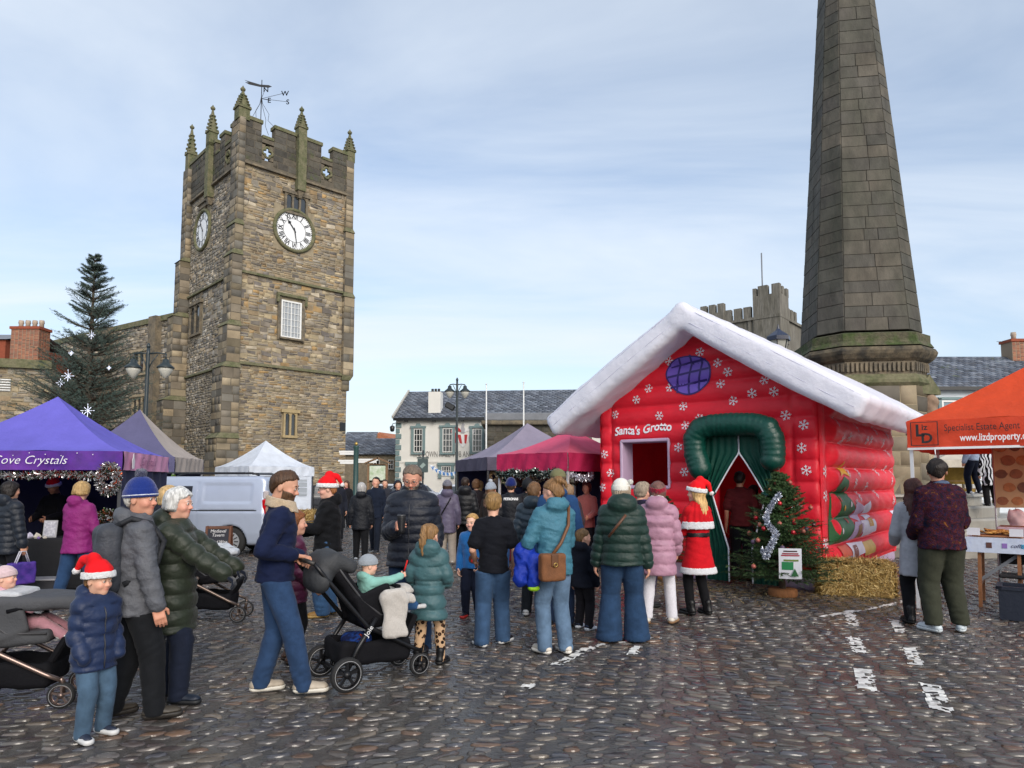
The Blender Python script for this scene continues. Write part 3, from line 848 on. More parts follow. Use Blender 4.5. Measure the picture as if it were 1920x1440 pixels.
def cobble_geo(st, n):
 """dome of n sides: rim, shoulder, crown"""
 N = len(st); t = np.linspace(0, 2 * pi, n, endpoint=False)
 c, s = np.cos(t), np.sin(t)
 pw = .85
 ex, ey = np.sign(c) * np.abs(c) ** pw, np.sign(s) * np.abs(s) ** 1.25
 jr = RNG.uniform(.74, 1.12, (N, n))
 rings = []
 for f, hz in ((1.0, -.012), (.96, .45), (.76, .92)) if n > 4 else ((1.0, -.012), (.82, .85)):
  X = st[:, 2:3] * ex * jr * f; Y = st[:, 3:4] * ey * jr * f
  Z = np.where(hz < 0, hz, hz * st[:, 5:6]) * np.ones((N, n))
  rings.append(np.stack([X, Y, Z], -1))
 top = np.zeros((N, 1, 3)); top[:, 0, 2] = st[:, 5]
 V = np.concatenate(rings + [top], 1)
 tx, ty = RNG.normal(0, .035, (N, 1)), RNG.normal(0, .06, (N, 1))
 V[:, n:, 2] += (V[:, n:, 0] * tx + V[:, n:, 1] * ty)
 cr, sr = np.cos(st[:, 4:5]), np.sin(st[:, 4:5])
 x, y = V[..., 0] * cr - V[..., 1] * sr, V[..., 0] * sr + V[..., 1] * cr
 V = np.stack([x + st[:, 0:1], y + st[:, 1:2], V[..., 2]], -1)
 q = []
 m_ = len(rings) - 1
 for r in range(m_):
  for k in range(n):
   q.append((r * n + k, r * n + (k + 1) % n, (r + 1) * n + (k + 1) % n, (r + 1) * n + k))
 tr = [(m_ * n + k, m_ * n + (k + 1) % n, (m_ + 1) * n, 0) for k in range(n)]
 return V, np.array(q), np.array([t_[:3] for t_ in tr])
def stone_cols(n, pal=PAL, j=.22):
 c = pal[RNG.integers(0, len(pal), n)] * RNG.uniform(1 - j, 1 + j, (n, 1))
 return c
def build_cobbles():
 zones = [cobble_field(3.5, 9.0, .088, .178), cobble_field(9.0, 16.0, .094, .19), cobble_field(16.0, 30.0, .125, .25)]
 allst = zones[0]
 for zi, (st, n) in enumerate(zip(zones, (9, 5, 4))):
  V, q, tr = cobble_geo(st, n)
  cols = stone_cols(len(st))
  nv = V.shape[1]
  sel = np.zeros(len(st), bool)
  if zi == 0:
   vis = (np.abs(st[:, 0]) < .73 * st[:, 1]) & (st[:, 1] > 3.95)
   order = np.argsort(np.where(vis, st[:, 1], 99)); sel[order[:300]] = True
   for i in np.where(sel)[0]:
    Fi = np.concatenate([np.concatenate([q, q[:0]]), np.concatenate([tr, tr[:, 2:]], 1)])
    me = bpy.data.meshes.new('cobble')
    me.from_pydata(V[i].tolist(), [], [tuple(f) for f in q.tolist()] + [tuple(f) for f in tr.tolist()])
    me.polygons.foreach_set('use_smooth', np.ones(len(me.polygons), bool))
    ca = me.color_attributes.new('Col', 'FLOAT_COLOR', 'POINT')
    ca.data.foreach_set('color', np.tile(np.append(cols[i], 1).astype(np.float32), nv))
    link('cobble', me, M_COBBLE, ground)
  W = V[~sel]; cc = np.repeat(cols[~sel], nv, 0); k = len(W)
  base = (np.arange(k) * nv)[:, None, None]
  q2 = np.concatenate([q[:, [0, 1, 2]], q[:, [0, 2, 3]], tr])
  Fq = (base + q2[None]).reshape(-1, 3)
  link('cobbles', npmesh('cobbles', W.reshape(-1, 3), Fq, True, cc), M_COBBLE, ground, kind='stuff')
 return np.concatenate(zones[:2])
COBBLES = build_cobbles()
def cobble_height(P):
 z = np.zeros(len(P))
 lo, hi = P.min(0) - .3, P.max(0) + .3
 st = COBBLES[(COBBLES[:, 0] > lo[0]) & (COBBLES[:, 0] < hi[0]) & (COBBLES[:, 1] > lo[1]) & (COBBLES[:, 1] < hi[1])]
 for s in st:
  dx, dy = P[:, 0] - s[0], P[:, 1] - s[1]; c, sn = cos(s[4]), sin(s[4])
  a, b = (dx * c + dy * sn) / s[2], (-dx * sn + dy * c) / s[3]
  r2 = a * a + b * b
  z = np.maximum(z, np.where(r2 < 1.0, s[5] * (1 - .35 * r2 - .5 * r2 ** 4), 0))
 return z
M_PAINT = mat('road_paint', (.70, .69, .66), .45, bump=.3, bscale=60, var=.25, vscale=8, rvar=.15, color2=(.36, .34, .32), ramp=(.5, .75), bdist=.006)
def road_mark(p0, p1, wid, seed):
 a, b = onground(*p0)[:2], onground(*p1)[:2]
 d = b - a; L = np.linalg.norm(d); d = d / L; nn = np.array((-d[1], d[0])); s = .016
 nu, nv = int(L / s) + 3, int(wid / s) + 5
 U, Vv = np.meshgrid((np.arange(nu) - 1) * s, (np.arange(nv) - nv / 2 + .5) * s, indexing='ij')
 P = a + U[..., None] * d + Vv[..., None] * nn
 P = P.reshape(-1, 2)
 z = cobble_height(P)
 e = np.minimum(np.minimum(U, L - U), wid / 2 - np.abs(Vv)).ravel()
 nz = wob(np.stack([P[:, 0] * 1.0, P[:, 1], P[:, 0] * .5], 1), 26, seed) * .5 + wob(np.stack([P[:, 1], P[:, 0], P[:, 1] * .3], 1), 70, seed) * .5
 keep = (e + .03 * nz > -.006) & ((z > .003) | (nz > -.15)) & (nz > -.72)
 idx = np.arange(nu * nv).reshape(nu, nv)
 Fq = np.stack([idx[:-1, :-1], idx[1:, :-1], idx[1:, 1:], idx[:-1, 1:]], -1).reshape(-1, 4)
 Fq = Fq[keep[Fq].sum(1) >= 4]
 V = np.column_stack([P, z + .006])
 o = link('road_marking', npmesh('road_marking', V, Fq, True), M_PAINT)
 o['kind'] = 'structure'; o['label'] = 'worn white painted line on the cobbles'
for i, (p0, p1, wd) in enumerate([((1540, 1158), (1640, 1142), .09), ((1590, 1147), (1601, 1174), .12), ((1640, 1142), (1700, 1127), .07), ((1600, 1196), (1612, 1226), .13), ((1617, 1256), (1627, 1297), .15),
 ((1676, 1163), (1690, 1188), .12), ((1704, 1215), (1719, 1249), .12), ((1742, 1285), (1768, 1336), .14), ((1040, 1250), (1086, 1226), .10), ((1080, 1224), (1134, 1209), .08), ((1184, 1230), (1196, 1213), .10), ((1160, 1207), (1240, 1197), .06), ((984, 1291), (1000, 1283), .10)]):
 road_mark(p0, p1, wd, i * 1.7)
 # --- masonry
def stones(O, e, n, w, z0, z1, ch, sw, gap=.012, proud=(.008, .04), holes=(), jit=.25, pal=None, cj=.25, up=(0, 0, 1), wfun=None):
 """courses of stones on a wall plane; returns (N,8,3) corners, colours and sizes"""
 O, e, n, up = (np.array(v, float) for v in (O, e, n, up))
 V = []; A = []
 def put(c0, c1, d0, d1):
  ww, hc = c1 - c0, d1 - d0
  pr = random.uniform(*proud); jx, jz = min(ww, .3) * jit * .3, hc * jit * .55
  q = []
  for (u, v) in ((c0, d0), (c1, d0), (c1, d1), (c0, d1)):
   q.append((u + random.uniform(-jx, jx) * .5, v + random.uniform(-jz, jz)))
  ins = min(.014, ww * .15, hc * .2) + .3 * gap
  cu, cv = (c0 + c1) / 2, (d0 + d1) / 2
  back = [O + e * u + up * v - n * .03 for u, v in q]
  front = [O + e * (u + (ins if u < cu else -ins)) + up * (v + (ins if v < cv else -ins)) + n * (pr + random.uniform(-.006, .006)) for u, v in q]
  V.append(back + front); A.append(ww * hc)
 z = z0
 while z < z1 - .04:
  hc = min(random.uniform(*ch), z1 - z)
  if z1 - z - hc < ch[0] * .6: hc = z1 - z
  a, b = (0.0, w) if wfun is None else wfun(z + hc / 2)
  s = a
  while s < b - .02:
   ww = min(random.uniform(*sw), b - s)
   if b - s - ww < sw[0] * .5: ww = b - s
   c0, c1 = s + gap / 2, s + ww - gap / 2; d0, d1 = z + gap / 2, z + hc - gap / 2
   s += ww
   if any(c1 > h[0] and c0 < h[1] and d1 > h[2] and d0 < h[3] for h in holes):
    hit = [h for h in holes if c1 > h[0] and c0 < h[1] and d1 > h[2] and d0 < h[3]][0]
    if c0 < hit[0] - .05: c1 = hit[0]
    elif c1 > hit[1] + .05: c0 = hit[1]
    elif d1 > hit[3] + .04: d0 = hit[3]
    elif d0 < hit[2] - .04: d1 = hit[2]
    else: continue
    if any(c1 > h[0] + 1e-6 and c0 < h[1] - 1e-6 and d1 > h[2] + 1e-6 and d0 < h[3] - 1e-6 for h in holes): continue
   if hc > .15 and jit > .3 and random.random() < .3 and d1 - d0 > .12:
    todo = [(c0, c1, d0, d0 + (d1 - d0) * random.uniform(.4, .6))]; todo.append((c0, c1, todo[0][3] + gap, d1))
   else: todo = [(c0, c1, d0, d1)]
   for c0, c1, d0, d1 in todo: put(c0, c1, d0, d1)
  z += hc
 V = np.array(V)
 if not len(V): return V.reshape(0, 8, 3), np.zeros((0, 3)), np.zeros(0)
 return V, stone_cols(len(V), pal, cj), np.array(A)
SF = np.array([(4, 5, 6, 7), (0, 1, 5, 4), (1, 2, 6, 5), (2, 3, 7, 6), (3, 0, 4, 7)])
def lay(sets, parent, m, name='stone', top=300, bulk='stonework', view=True):
 """the largest `top` stones become parts, the rest one mass"""
 V = np.concatenate([s[0] for s in sets]); C = np.concatenate([s[1] for s in sets]); A = np.concatenate([s[2] for s in sets])
 if not len(V): return
 sel = np.zeros(len(V), bool)
 if top:
  c = V.mean(1)
  sc = A / (c[:, 1] ** 2)
  inview = (np.abs(c[:, 0]) < .75 * c[:, 1]) & (c[:, 2] - CAMH > -.1)
  sel[np.argsort(-np.where(inview, sc, 0))[:top]] = True
 for i in np.where(sel)[0]:
  me = bpy.data.meshes.new(name)
  me.from_pydata(V[i].tolist(), [], SF.tolist())
  ca = me.color_attributes.new('Col', 'FLOAT_COLOR', 'POINT')
  ca.data.foreach_set('color', np.tile(np.append(C[i], 1).astype(np.float32), 8))
  link(name, me, m, parent)
 W = V[~sel]
 if len(W):
  Fq = (np.arange(len(W))[:, None, None] * 8 + SF[None]).reshape(-1, 4)
  link(bulk, npmesh(bulk, W.reshape(-1, 3), Fq, False, np.repeat(C[~sel], 8, 0)), m, parent, kind='stuff')
RUBBLE = np.array([hexc(c) for c in ('#a4967c', '#958b7c', '#a8987a', '#7f766b', '#978468', '#77716a', '#aea28e', '#88765e', '#9c8058', '#8d867a', '#6b6560', '#978976')])
RUBBLE_G = np.array([hexc(c) for c in ('#98938a', '#8a847a', '#a2998a', '#75716b', '#998b76', '#66635f', '#ada292', '#837b72')])
ASHLAR = np.array([hexc(c) for c in ('#7d7364', '#6e675c', '#8a7c66', '#5f5a52', '#756b58', '#91846e', '#68645c')])
DARKASH = np.array([hexc(c) for c in ('#524f48', '#4d4a44', '#575249', '#4f4b45', '#595349', '#494741', '#545047')])
M_RUB = attr_stone('rubble_stone', vscale=.55, var=.32, moss=hexc('#6a6256'), mramp=(.45, .75))
M_ASH = attr_stone('ashlar_stone', bump=.35, vscale=1.1, var=.35, bscale=25, bd=.012)
M_PARA = attr_stone('weathered_parapet_stone', vscale=1.4, var=.3, moss=(.07, .085, .03), mramp=(.56, .74))
M_MOSSY = mat('mossy_stone', hexc('#6e6a52'), .95, bump=.6, bscale=12, var=.3, vscale=3, color2=(.085, .094, .042), ramp=(.4, .65), bdist=.03)
M_OLDST = mat('old_stone', hexc('#7c705c'), .9, bump=.5, bscale=10, var=.3, vscale=2.5, color2=hexc('#565148'), bdist=.03)
M_JOINT = mat('lime_mortar', hexc('#8f836d'), .95, bump=.5, bscale=20, var=.25, vscale=3, bdist=.02)
M_JOINTD = mat('dark_mortar', hexc('#5d564a'), .95, bump=.5, bscale=20, var=.25, vscale=3, bdist=.02)
M_GLASS = mat('window_glass', (.03, .035, .04), .08, spec=.8, var=.3, vscale=1.2)
M_WHITEP = mat('white_paint', (.72, .72, .70), .45, var=.06, vscale=3)
M_BLACKP = mat('black_paint', (.012, .013, .015), .35, var=.1)
M_IRON = mat('wrought_iron', (.012, .011, .012), .5)
M_GOLD = mat('gilt', (.5, .34, .1), .35, metal=.8)
M_LEAD = mat('lead_sheet', (.16, .17, .19), .55, var=.2, vscale=2)
 # --- clock tower
TA = radians(44); TD = 36.0
e1 = np.array((cos(TA), sin(TA), 0)); e2 = np.array((-sin(TA), cos(TA), 0)); UZ = np.array((0, 0, 1.0))
T0 = np.array((wx(437, TD), TD, 0)); nR, nL = -e2, -e1
tower = thing('clock_tower', 'tall square stone church clock tower with battlements and pinnacles', 'tower')
def fR(px, py): p = onplane(px, py, T0, nR); return np.dot(p - T0, e1), p[2]
def fL(px, py): p = onplane(px, py, T0, nL); return np.dot(p - T0, e2), p[2]
W1 = fR(655, 450)[0]; W2 = 8.4
zS1, zS2, zS3 = fR(440, 678)[1], fR(440, 505)[1], fR(447, 299)[1]
zTop = fR(447, 218)[1]; zCr = fR(503, 262)[1] - .05
core = MB()
core.hull8([T0, T0 + e1 * W1, T0 + e1 * W1 + e2 * W2, T0 + e2 * W2] + [p + UZ * zS3 for p in (T0, T0 + e1 * W1, T0 + e1 * W1 + e2 * W2, T0 + e2 * W2)])
core.build('wall', M_JOINT, tower)
ck = fR(551.5, 433); ckr = abs(fR(551.5, 394)[1] - fR(551.5, 472)[1]) / 2
wn0, wn1 = fR(525, 632), fR(565, 569)
tr0, tr1 = fR(532, 395), fR(576, 371)
la0, la1 = fR(531, 816), fR(554, 775)
holesR = [(ck[0] - ckr, ck[0] + ckr, ck[1] - ckr, ck[1] + ckr), (wn0[0] - .18, wn1[0] + .18, wn0[1] - .15, wn1[1] + .35), (tr0[0], tr1[0], tr0[1], tr1[1]), (la0[0] - .12, la1[0] + .12, la0[1] - .1, la1[1] + .15),
 (fR(637, 808)[0], fR(647, 808)[0], fR(640, 808)[1], fR(640, 793)[1])]
ckl = fL(381.5, 432); lw0, lw1 = fL(358, 630), fL(379, 568); lt0, lt1 = fL(377, 392), fL(397, 372)
lw = (min(lw0[0], lw1[0]), max(lw0[0], lw1[0]), lw0[1], lw1[1]); lt = (min(lt0[0], lt1[0]), max(lt0[0], lt1[0]), min(lt0[1], lt1[1]), max(lt0[1], lt1[1]))
holesL = [(ckl[0] - ckr, ckl[0] + ckr, ckl[1] - ckr, ckl[1] + ckr), (lw[0] - .25, lw[1] + .25, lw[2] - .1, lw[3] + .3), lt]
sets = []
for (a, b, ch, sw) in ((0, zS1, (.09, .19), (.18, .55)), (zS1, zS2, (.14, .30), (.22, .62)), (zS2, zS3, (.12, .26), (.2, .6))):
 sets.append(stones(T0, e1, nR, W1, a, b, ch, sw, holes=holesR, pal=RUBBLE, jit=.5))
 sets.append(stones(T0 + e2 * W2, -e2, nL, W2, a, b, ch, sw, holes=[(W2 - h[1], W2 - h[0], h[2], h[3]) for h in holesL], pal=RUBBLE_G, jit=.5))  # greyer palette puts some of this face's shade into the stone colour
lay(sets, tower, M_RUB, 'stone', 300, 'rubble_stones')
def string(parent, z, off=0.0, h=.22, o=.16, m=M_MOSSY, name='string_course'):
 for (O, d, n, w) in ((T0, e1, nR, W1), (T0, e2, nL, W2)):
  b = MB(); p0, p1 = O - d * .02, O + d * w
  b.hull8([p0 + UZ * z - n * .05, p1 + UZ * z - n * .05, p1 + UZ * z + n * o, p0 + UZ * z + n * o,
 p0 + UZ * (z + h) - n * .05, p1 + UZ * (z + h) - n * .05, p1 + UZ * (z + h * .45) + n * o, p0 + UZ * (z + h * .45) + n * o])
  b.build(name, m, parent)
for z in (zS1, zS2): string(tower, z - .1)
string(tower, zS3 - .12, h=.25, o=.2, m=M_OLDST)
def buttress(stages, smin_, smax_, pal=ASHLAR):
 """stages: (z0, z1, s0, s1, t0, t1) in tower axes"""
 b = thing('buttress', None, None); b.parent = tower
 st = []
 for i, (z0, z1, s0, s1, t0, t1) in enumerate(stages):
  P = lambda s, t, z: T0 + e1 * s + e2 * t + UZ * z
  nx = stages[i + 1] if i + 1 < len(stages) else None
  m = MB(); zc = z1 - (.28 if nx else 0)
  m.hull8([P(s0, t0, z0), P(s1, t0, z0), P(s1, t1, z0), P(s0, t1, z0), P(s0, t0, zc), P(s1, t0, zc), P(s1, t1, zc), P(s0, t1, zc)])
  m.build('buttress_core', M_JOINTD, b)
  st.append(stones(P(s0, t0, 0), e1, nR, s1 - s0, z0, zc, (.34, .46), (.4, .75), gap=.010, proud=(.005, .014), pal=pal, jit=.05))
  st.append(stones(P(s0, t1, 0), -e2, nL, t1 - t0, z0, zc, (.34, .46), (.4, .75), gap=.010, proud=(.005, .014), pal=pal, jit=.05))
  if nx:
   m = MB(); o = .07
   m.hull8([P(s0 - o, t0 - o, zc), P(s1 + o * .3, t0 - o, zc), P(s1 + o * .3, t1 + o, zc), P(s0 - o, t1 + o, zc),
 P(nx[2], nx[4], z1), P(nx[3], nx[4], z1), P(nx[3], nx[5], z1), P(nx[2], nx[5], z1)])
   m.build('set_off', M_MOSSY, b)
 lay(st, b, M_ASH, 'block', 60, 'ashlar_blocks')
zb = [fR(430, y)[1] for y in (812, 679, 600, 465, 408)]
buttress([(0, zb[0], -1.05, .1, -.32, 1.2), (zb[0], zb[1], -.85, .08, -.26, 1.1), (zb[1], zb[2], -.66, .06, -.22, .95), (zb[2], zb[3], -.5, .05, -.2, .9), (zb[3], zb[4], -.42, .04, -.2, .85), (zb[4], zTop, -.34, .02, -.2, .8)], 0, 0)
zq = fR(650, 705)[1]
buttress([(zq - .9, zq, W1 - .35, W1 + .12, -.10, .9), (zq, zS2, W1 - .40, W1 + .30, -.24, .9), (zS2, zS2 + 4, W1 - .38, W1 + .22, -.2, .9), (zS2 + 4, zTop - .3, W1 - .36, W1 + .14, -.17, .9)], 0, 0)
buttress([(0, zS1 - 1.2, -1.3, 0, W2 - .9, W2 + .3), (zS1 - 1.2, zS2 - 1, -.9, 0, W2 - .8, W2 + .2), (zS2 - 1, zS2 + 2.5, -.6, 0, W2 - .75, W2 + .15), (zS2 + 2.5, zTop - .3, -.35, 0, W2 - .7, W2 + .1)], 0, 0)
def parapet(O, d, n, w, merlons, quats, wfirst):
 pp = thing('battlement', None, None); pp.parent = tower
 th = .42
 def bx(s0, s1, z0, z1, nm, m, grow=0.0):
  b = MB(); p0, p1 = O + d * s0 + n * (.10 + grow), O + d * s1 + n * (.10 + grow); q0, q1 = p0 - n * (th + 2 * grow), p1 - n * (th + 2 * grow)
  P8 = [p0, p1, q1, q0]
  b.hull8([p + UZ * z0 for p in P8] + [p + UZ * z1 for p in P8]); return b.build(nm, m, pp)
 qs = sorted(quats); cur = 0.0; zq0, zq1 = zCr - 1.25, zCr - .25
 for (q0, q1) in qs + [(w, w)]:
  bx(cur, q0, zS3, zCr, 'parapet_wall', M_JOINTD); cur = q1
  if q0 < w:
   bx(q0, q1, zS3, zq0, 'parapet_wall', M_JOINTD); bx(q0, q1, zq1, zCr, 'parapet_wall', M_JOINTD)
   c = O + d * ((q0 + q1) / 2) + UZ * ((zq0 + zq1) / 2) + n * .05; r = (q1 - q0) / 2
   t = MB().smooth()
   for kx, kz in ((1, 0), (-1, 0), (0, 1), (0, -1)):
    cc = c + d * kx * r * .45 + UZ * kz * r * .45
    ang0 = atan2(kz, kx)
    t.tube([cc + (d * cos(a) + UZ * sin(a)) * r * .44 for a in np.linspace(ang0 - 2.0, ang0 + 2.0, 12)], .075, 6)
   t.build('quatrefoil', M_MOSSY, pp)
   fr = MB()
   for (kx, kz) in ((1, 1), (1, -1), (-1, 1), (-1, -1)):
    fr.box(c + d * kx * r * .82 + UZ * kz * r * .82 - n * .1, (.3, .2, .3), np.stack([d, n, UZ], 1))
   fr.build('spandrel', M_OLDST, pp)
 for (s0, s1, ext) in merlons:
  bx(s0, s1, zCr, zTop - ext, 'merlon', M_JOINTD)
  bx(s0 - .06, s1 + .06, zTop - ext, zTop - ext + .2, 'coping', M_MOSSY, .07)
 ms = sorted(merlons); gaps = []
 for a, b_ in zip(ms[:-1], ms[1:]): gaps.append((a[1], b_[0]))
 for a, b_ in gaps:
  if b_ - a > .15: bx(a + .06, b_ - .06, zCr, zCr + .16, 'coping', M_MOSSY, .05)
 st = [stones(O + n * .10, d, n, w, zS3 + .14, zCr, (.32, .42), (.5, .95), gap=.012, proud=(.012, .022), pal=DARKASH, jit=.05, holes=[(a, b_, zq0, zq1) for a, b_ in qs])]
 for (s0, s1, ext) in merlons: st.append(stones(O + n * .10 + d * s0, d, n, s1 - s0, zCr, zTop - ext, (.3, .4), (.4, .8), gap=.012, proud=(.012, .022), pal=DARKASH, jit=.05))
 lay(st, pp, M_PARA, 'block', 40, 'parapet_blocks')
sx_ = lambda px, py: fR(px, py)[0]
qa, qb = (sx_(490, 276), sx_(512, 276)), (sx_(601, 316), sx_(622, 316))
parapet(T0, e1, nR, W1, [(.0, qa[0] - .05, .0), (qa[1] + .05, sx_(553, 270), .0), (sx_(572, 280), qb[0] - .02, 0.0), (qb[1] + .02, W1, 0.0)], [qa, qb], True)
qc, qd = (1.55, 2.35), (4.5, 5.3)
parapet(T0, e2, nL, W2, [(.0, 1.5, .0), (2.4, 3.1, 0.0), (3.8, 4.45, 0.0), (5.35, W2, 0.0)], [qc, qd], True)
bk = MB()
for (O, d, w) in ((T0 + e2 * W2, e1, W1), (T0 + e1 * W1, e2, W2)):
 n = np.cross(UZ, d) if d is e1 else np.cross(d, UZ)
 b = MB(); b.hull8([O + UZ * zS3, O + d * w + UZ * zS3, O + d * w - (e2 if d is e1 else e1) * .4 + UZ * zS3, O - (e2 if d is e1 else e1) * .4 + UZ * zS3] + [p + UZ * (zCr + .25) for p in (O, O + d * w, O + d * w - (e2 if d is e1 else e1) * .4, O - (e2 if d is e1 else e1) * .4)])
 b.build('parapet_wall', M_OLDST, tower)
def pinnacle(base, zb_, ztip, w):
 p = thing('pinnacle', None, None); p.parent = tower
 R = np.stack([e1, e2, UZ], 1); L = ztip - zb_
 MB().box(base + UZ * (zb_ + L * .16), (w, w, L * .34), R).build('shaft', M_MOSSY, p)
 MB().box(base + UZ * (zb_ + L * .34), (w * 1.2, w * 1.2, L * .045), R).build('moulding', M_MOSSY, p)
 s = MB(); s.box(base + UZ * (zb_ + L * .62), (w * .92, w * .92, L * .54), R, taper=.16)
 for k in range(5):
  f = k / 5.0; z = zb_ + L * (.38 + .44 * f); r = w * (.62 - .46 * f)
  for (i, j) in ((1, 1), (1, -1), (-1, 1), (-1, -1)):
   s.box(base + (e1 * i + e2 * j) * r * .78 + UZ * z, (.13 * w + .07, .13 * w + .07, .13), R @ Rx(.5 * j) @ Ry(.5 * i), taper=.5)
 s.build('crocketed_spire', M_MOSSY, p)
 f = MB().smooth(); f.lathe([(.03, 0), (.12, .06), (.15, .14), (.09, .22), (.05, .26), (.02, .34)], base + UZ * (zb_ + L * .87), 8); f.build('finial', M_MOSSY, p)
pinnacle(T0 - e1 * .1 + e2 * .1, zTop - .1, fR(446, 158)[1], .62)
pm = T0 + e1 * sx_(562, 270) + nR * .15
MB().box(pm + UZ * ((zS3 + zTop) / 2 - .35), (.5, .55, zTop - zS3 + .9), np.stack([e1, e2, UZ], 1)).build('pilaster', M_PARA if False else M_MOSSY, tower)
MB().box(pm + UZ * (zS3 - 1.0), (.4, .4, .4), np.stack([e1, e2, UZ], 1) @ Rx(pi), taper=.4).build('corbel', M_OLDST, tower)
pinnacle(pm, zTop - .1, at(562, 202, pm[1])[2], .5)
pr_ = T0 + e1 * (W1 - .05) + e2 * .1
pinnacle(pr_, zTop - .3, at(657, 245, pr_[1])[2], .5)
pl = T0 + e2 * (W2 * .52) + nL * .15
MB().box(pl + UZ * ((zS3 + zTop) / 2 - .35), (.5, .5, zTop - zS3 + .9), np.stack([e1, e2, UZ], 1)).build('pilaster', M_MOSSY, tower)
MB().box(pl + UZ * (zS3 - 1.0), (.4, .4, .4), np.stack([e1, e2, UZ], 1) @ Rx(pi), taper=.4).build('corbel', M_OLDST, tower)
pinnacle(pl, zTop - .1, at(398, 197, pl[1])[2], .5)
pq = T0 + e2 * (W2 - .1)
pinnacle(pq, zTop - .2, at(360, 231, pq[1])[2], .5)
pk = T0 + e1 * W1 * .98 + e2 * (W2 - .2)
pinnacle(pk, zS3 + .5, at(611, 277, pk[1])[2], .45)
def clock(c, d, n, r):
 k = thing('clock_dial', None, None); k.parent = tower
 k['label'] = 'round white clock dial with black roman numerals'
 R = np.stack([d, np.cross(n, d) * 1.0, n], 1)
 up = UZ
 ring = MB().smooth(); ring.tube([c + (d * cos(t) + up * sin(t)) * (r + .06) + n * .06 for t in np.linspace(0, 2 * pi, 40, endpoint=False)], .11, 8, closed=True); ring.build('surround', M_MOSSY, k)
 f = MB(); m = 48
 pts = [c + (d * cos(2 * pi * i / m) + up * sin(2 * pi * i / m)) * r + n * .05 for i in range(m)]
 f.add(pts + [p - n * .04 for p in pts], [tuple(range(m))] + [(i, (i + 1) % m, m + (i + 1) % m, m + i) for i in range(m)])
 f.build('face', mat('clock_white', (.78, .79, .80), .4), k)
 tk = MB()
 for i in range(60):
  t = 2 * pi * i / 60
  o = d * cos(t) + up * sin(t); q = -d * sin(t) + up * cos(t); w_ = .02 if i % 5 else .035
  a, b_ = c + o * r * .955 + n * .058, c + o * r * (.90 if i % 5 else .88) + n * .058
  tk.add([a - q * w_, a + q * w_, b_ + q * w_, b_ - q * w_], [(0, 1, 2, 3)])
 tk.tube([c + (d * cos(t) + up * sin(t)) * r * .60 + n * .058 for t in np.linspace(0, 2 * pi, 48, endpoint=False)], .012, 4, closed=True)
 tk.tube([c + (d * cos(t) + up * sin(t)) * r * .975 + n * .058 for t in np.linspace(0, 2 * pi, 48, endpoint=False)], .018, 4, closed=True)
 tk.build('minute_ring', M_BLACKP, k, kind='stuff')
 for hnum, txt in enumerate(('XII', 'I', 'II', 'III', 'IIII', 'V', 'VI', 'VII', 'VIII', 'IX', 'X', 'XI')):
  t = pi / 2 - 2 * pi * hnum / 12
  o = d * cos(t) + up * sin(t); q = d * sin(t) - up * cos(t)
  cc = c + o * r * .74 + n * .06
  fn = lambda X, Y: cc[None] + np.outer(X, q) * .8 + np.outer(Y - r * .11, o)
  text_on('numeral', txt, fn, M_BLACKP, k, r * .33, align='CENTER', bold=.012)
 def hand(ang, L, w0, nm):
  o = d * sin(ang) + up * cos(ang); q = d * cos(ang) - up * sin(ang); b = MB()
  c2 = c + n * (.075 if nm == 'hour_hand' else .09)
  b.add([c2 - o * L * .18 - q * w0 * .6, c2 - o * L * .18 + q * w0 * .6, c2 + q * w0, c2 + o * L * .7 + q * w0 * .7, c2 + o * L, c2 + o * L * .7 - q * w0 * .7, c2 - q * w0], [(0, 1, 2, 3, 4, 5, 6)])
  if nm == 'hour_hand': b.add([c2 + o * L * .62, c2 + o * L * .72 + q * .12, c2 + o * L * .95, c2 + o * L * .72 - q * .12], [(0, 1, 2, 3)])
  b.build(nm, M_BLACKP, k)
 hand(radians(-38), r * .62, .045, 'hour_hand'); hand(radians(170), r * .85, .035, 'minute_hand')
clock(T0 + e1 * ck[0] + UZ * ck[1], e1, nR, ckr * .93)
clock(T0 + e2 * ckl[0] + UZ * ckl[1], -e2, nL, ckr * .93)
def framed_window(O, d, n, s0, s1, z0, z1, parent, cols, rows, mframe, fw=.07, name='window', recess=.12, sill=True, glass=None, bar=.022, mullion=0):
 w = thing(name, None, None); w.parent = parent
 P = lambda s, z, o: O + d * s + UZ * z + n * o
 def bx(a, b_, c, e_, o0, o1, nm, m):
  q = MB(); q.hull8([P(a, c, o0), P(b_, c, o0), P(b_, c, o1), P(a, c, o1), P(a, e_, o0), P(b_, e_, o0), P(b_, e_, o1), P(a, e_, o1)]); return q.build(nm, m, w)
 bx(s0, s1, z0, z1, -recess - .03, -recess, 'pane', glass or M_GLASS)
 o0, o1 = -recess, -recess + .06
 for a, b_, c, e_ in ((s0, s0 + fw, z0, z1), (s1 - fw, s1, z0, z1), (s0 + fw, s1 - fw, z0, z0 + fw), (s0 + fw, s1 - fw, z1 - fw, z1)):
  bx(a, b_, c, e_, o0, o1, 'frame', mframe)
 for i in range(1, cols):
  x = s0 + (s1 - s0) * i / cols; b_ = bar * (2.2 if mullion and i % mullion == 0 else 1)
  bx(x - b_ / 2, x + b_ / 2, z0 + fw, z1 - fw, o0, o1 - .015, 'glazing_bar', mframe)
 for j in range(1, rows):
  z = z0 + (z1 - z0) * j / rows
  bx(s0 + fw, s1 - fw, z - bar / 2, z + bar / 2, o0, o1 - .022, 'glazing_bar', mframe)
 if sill: bx(s0 - .1, s1 + .1, z0 - .1, z0, -recess, .1, 'sill', M_OLDST)
 return w
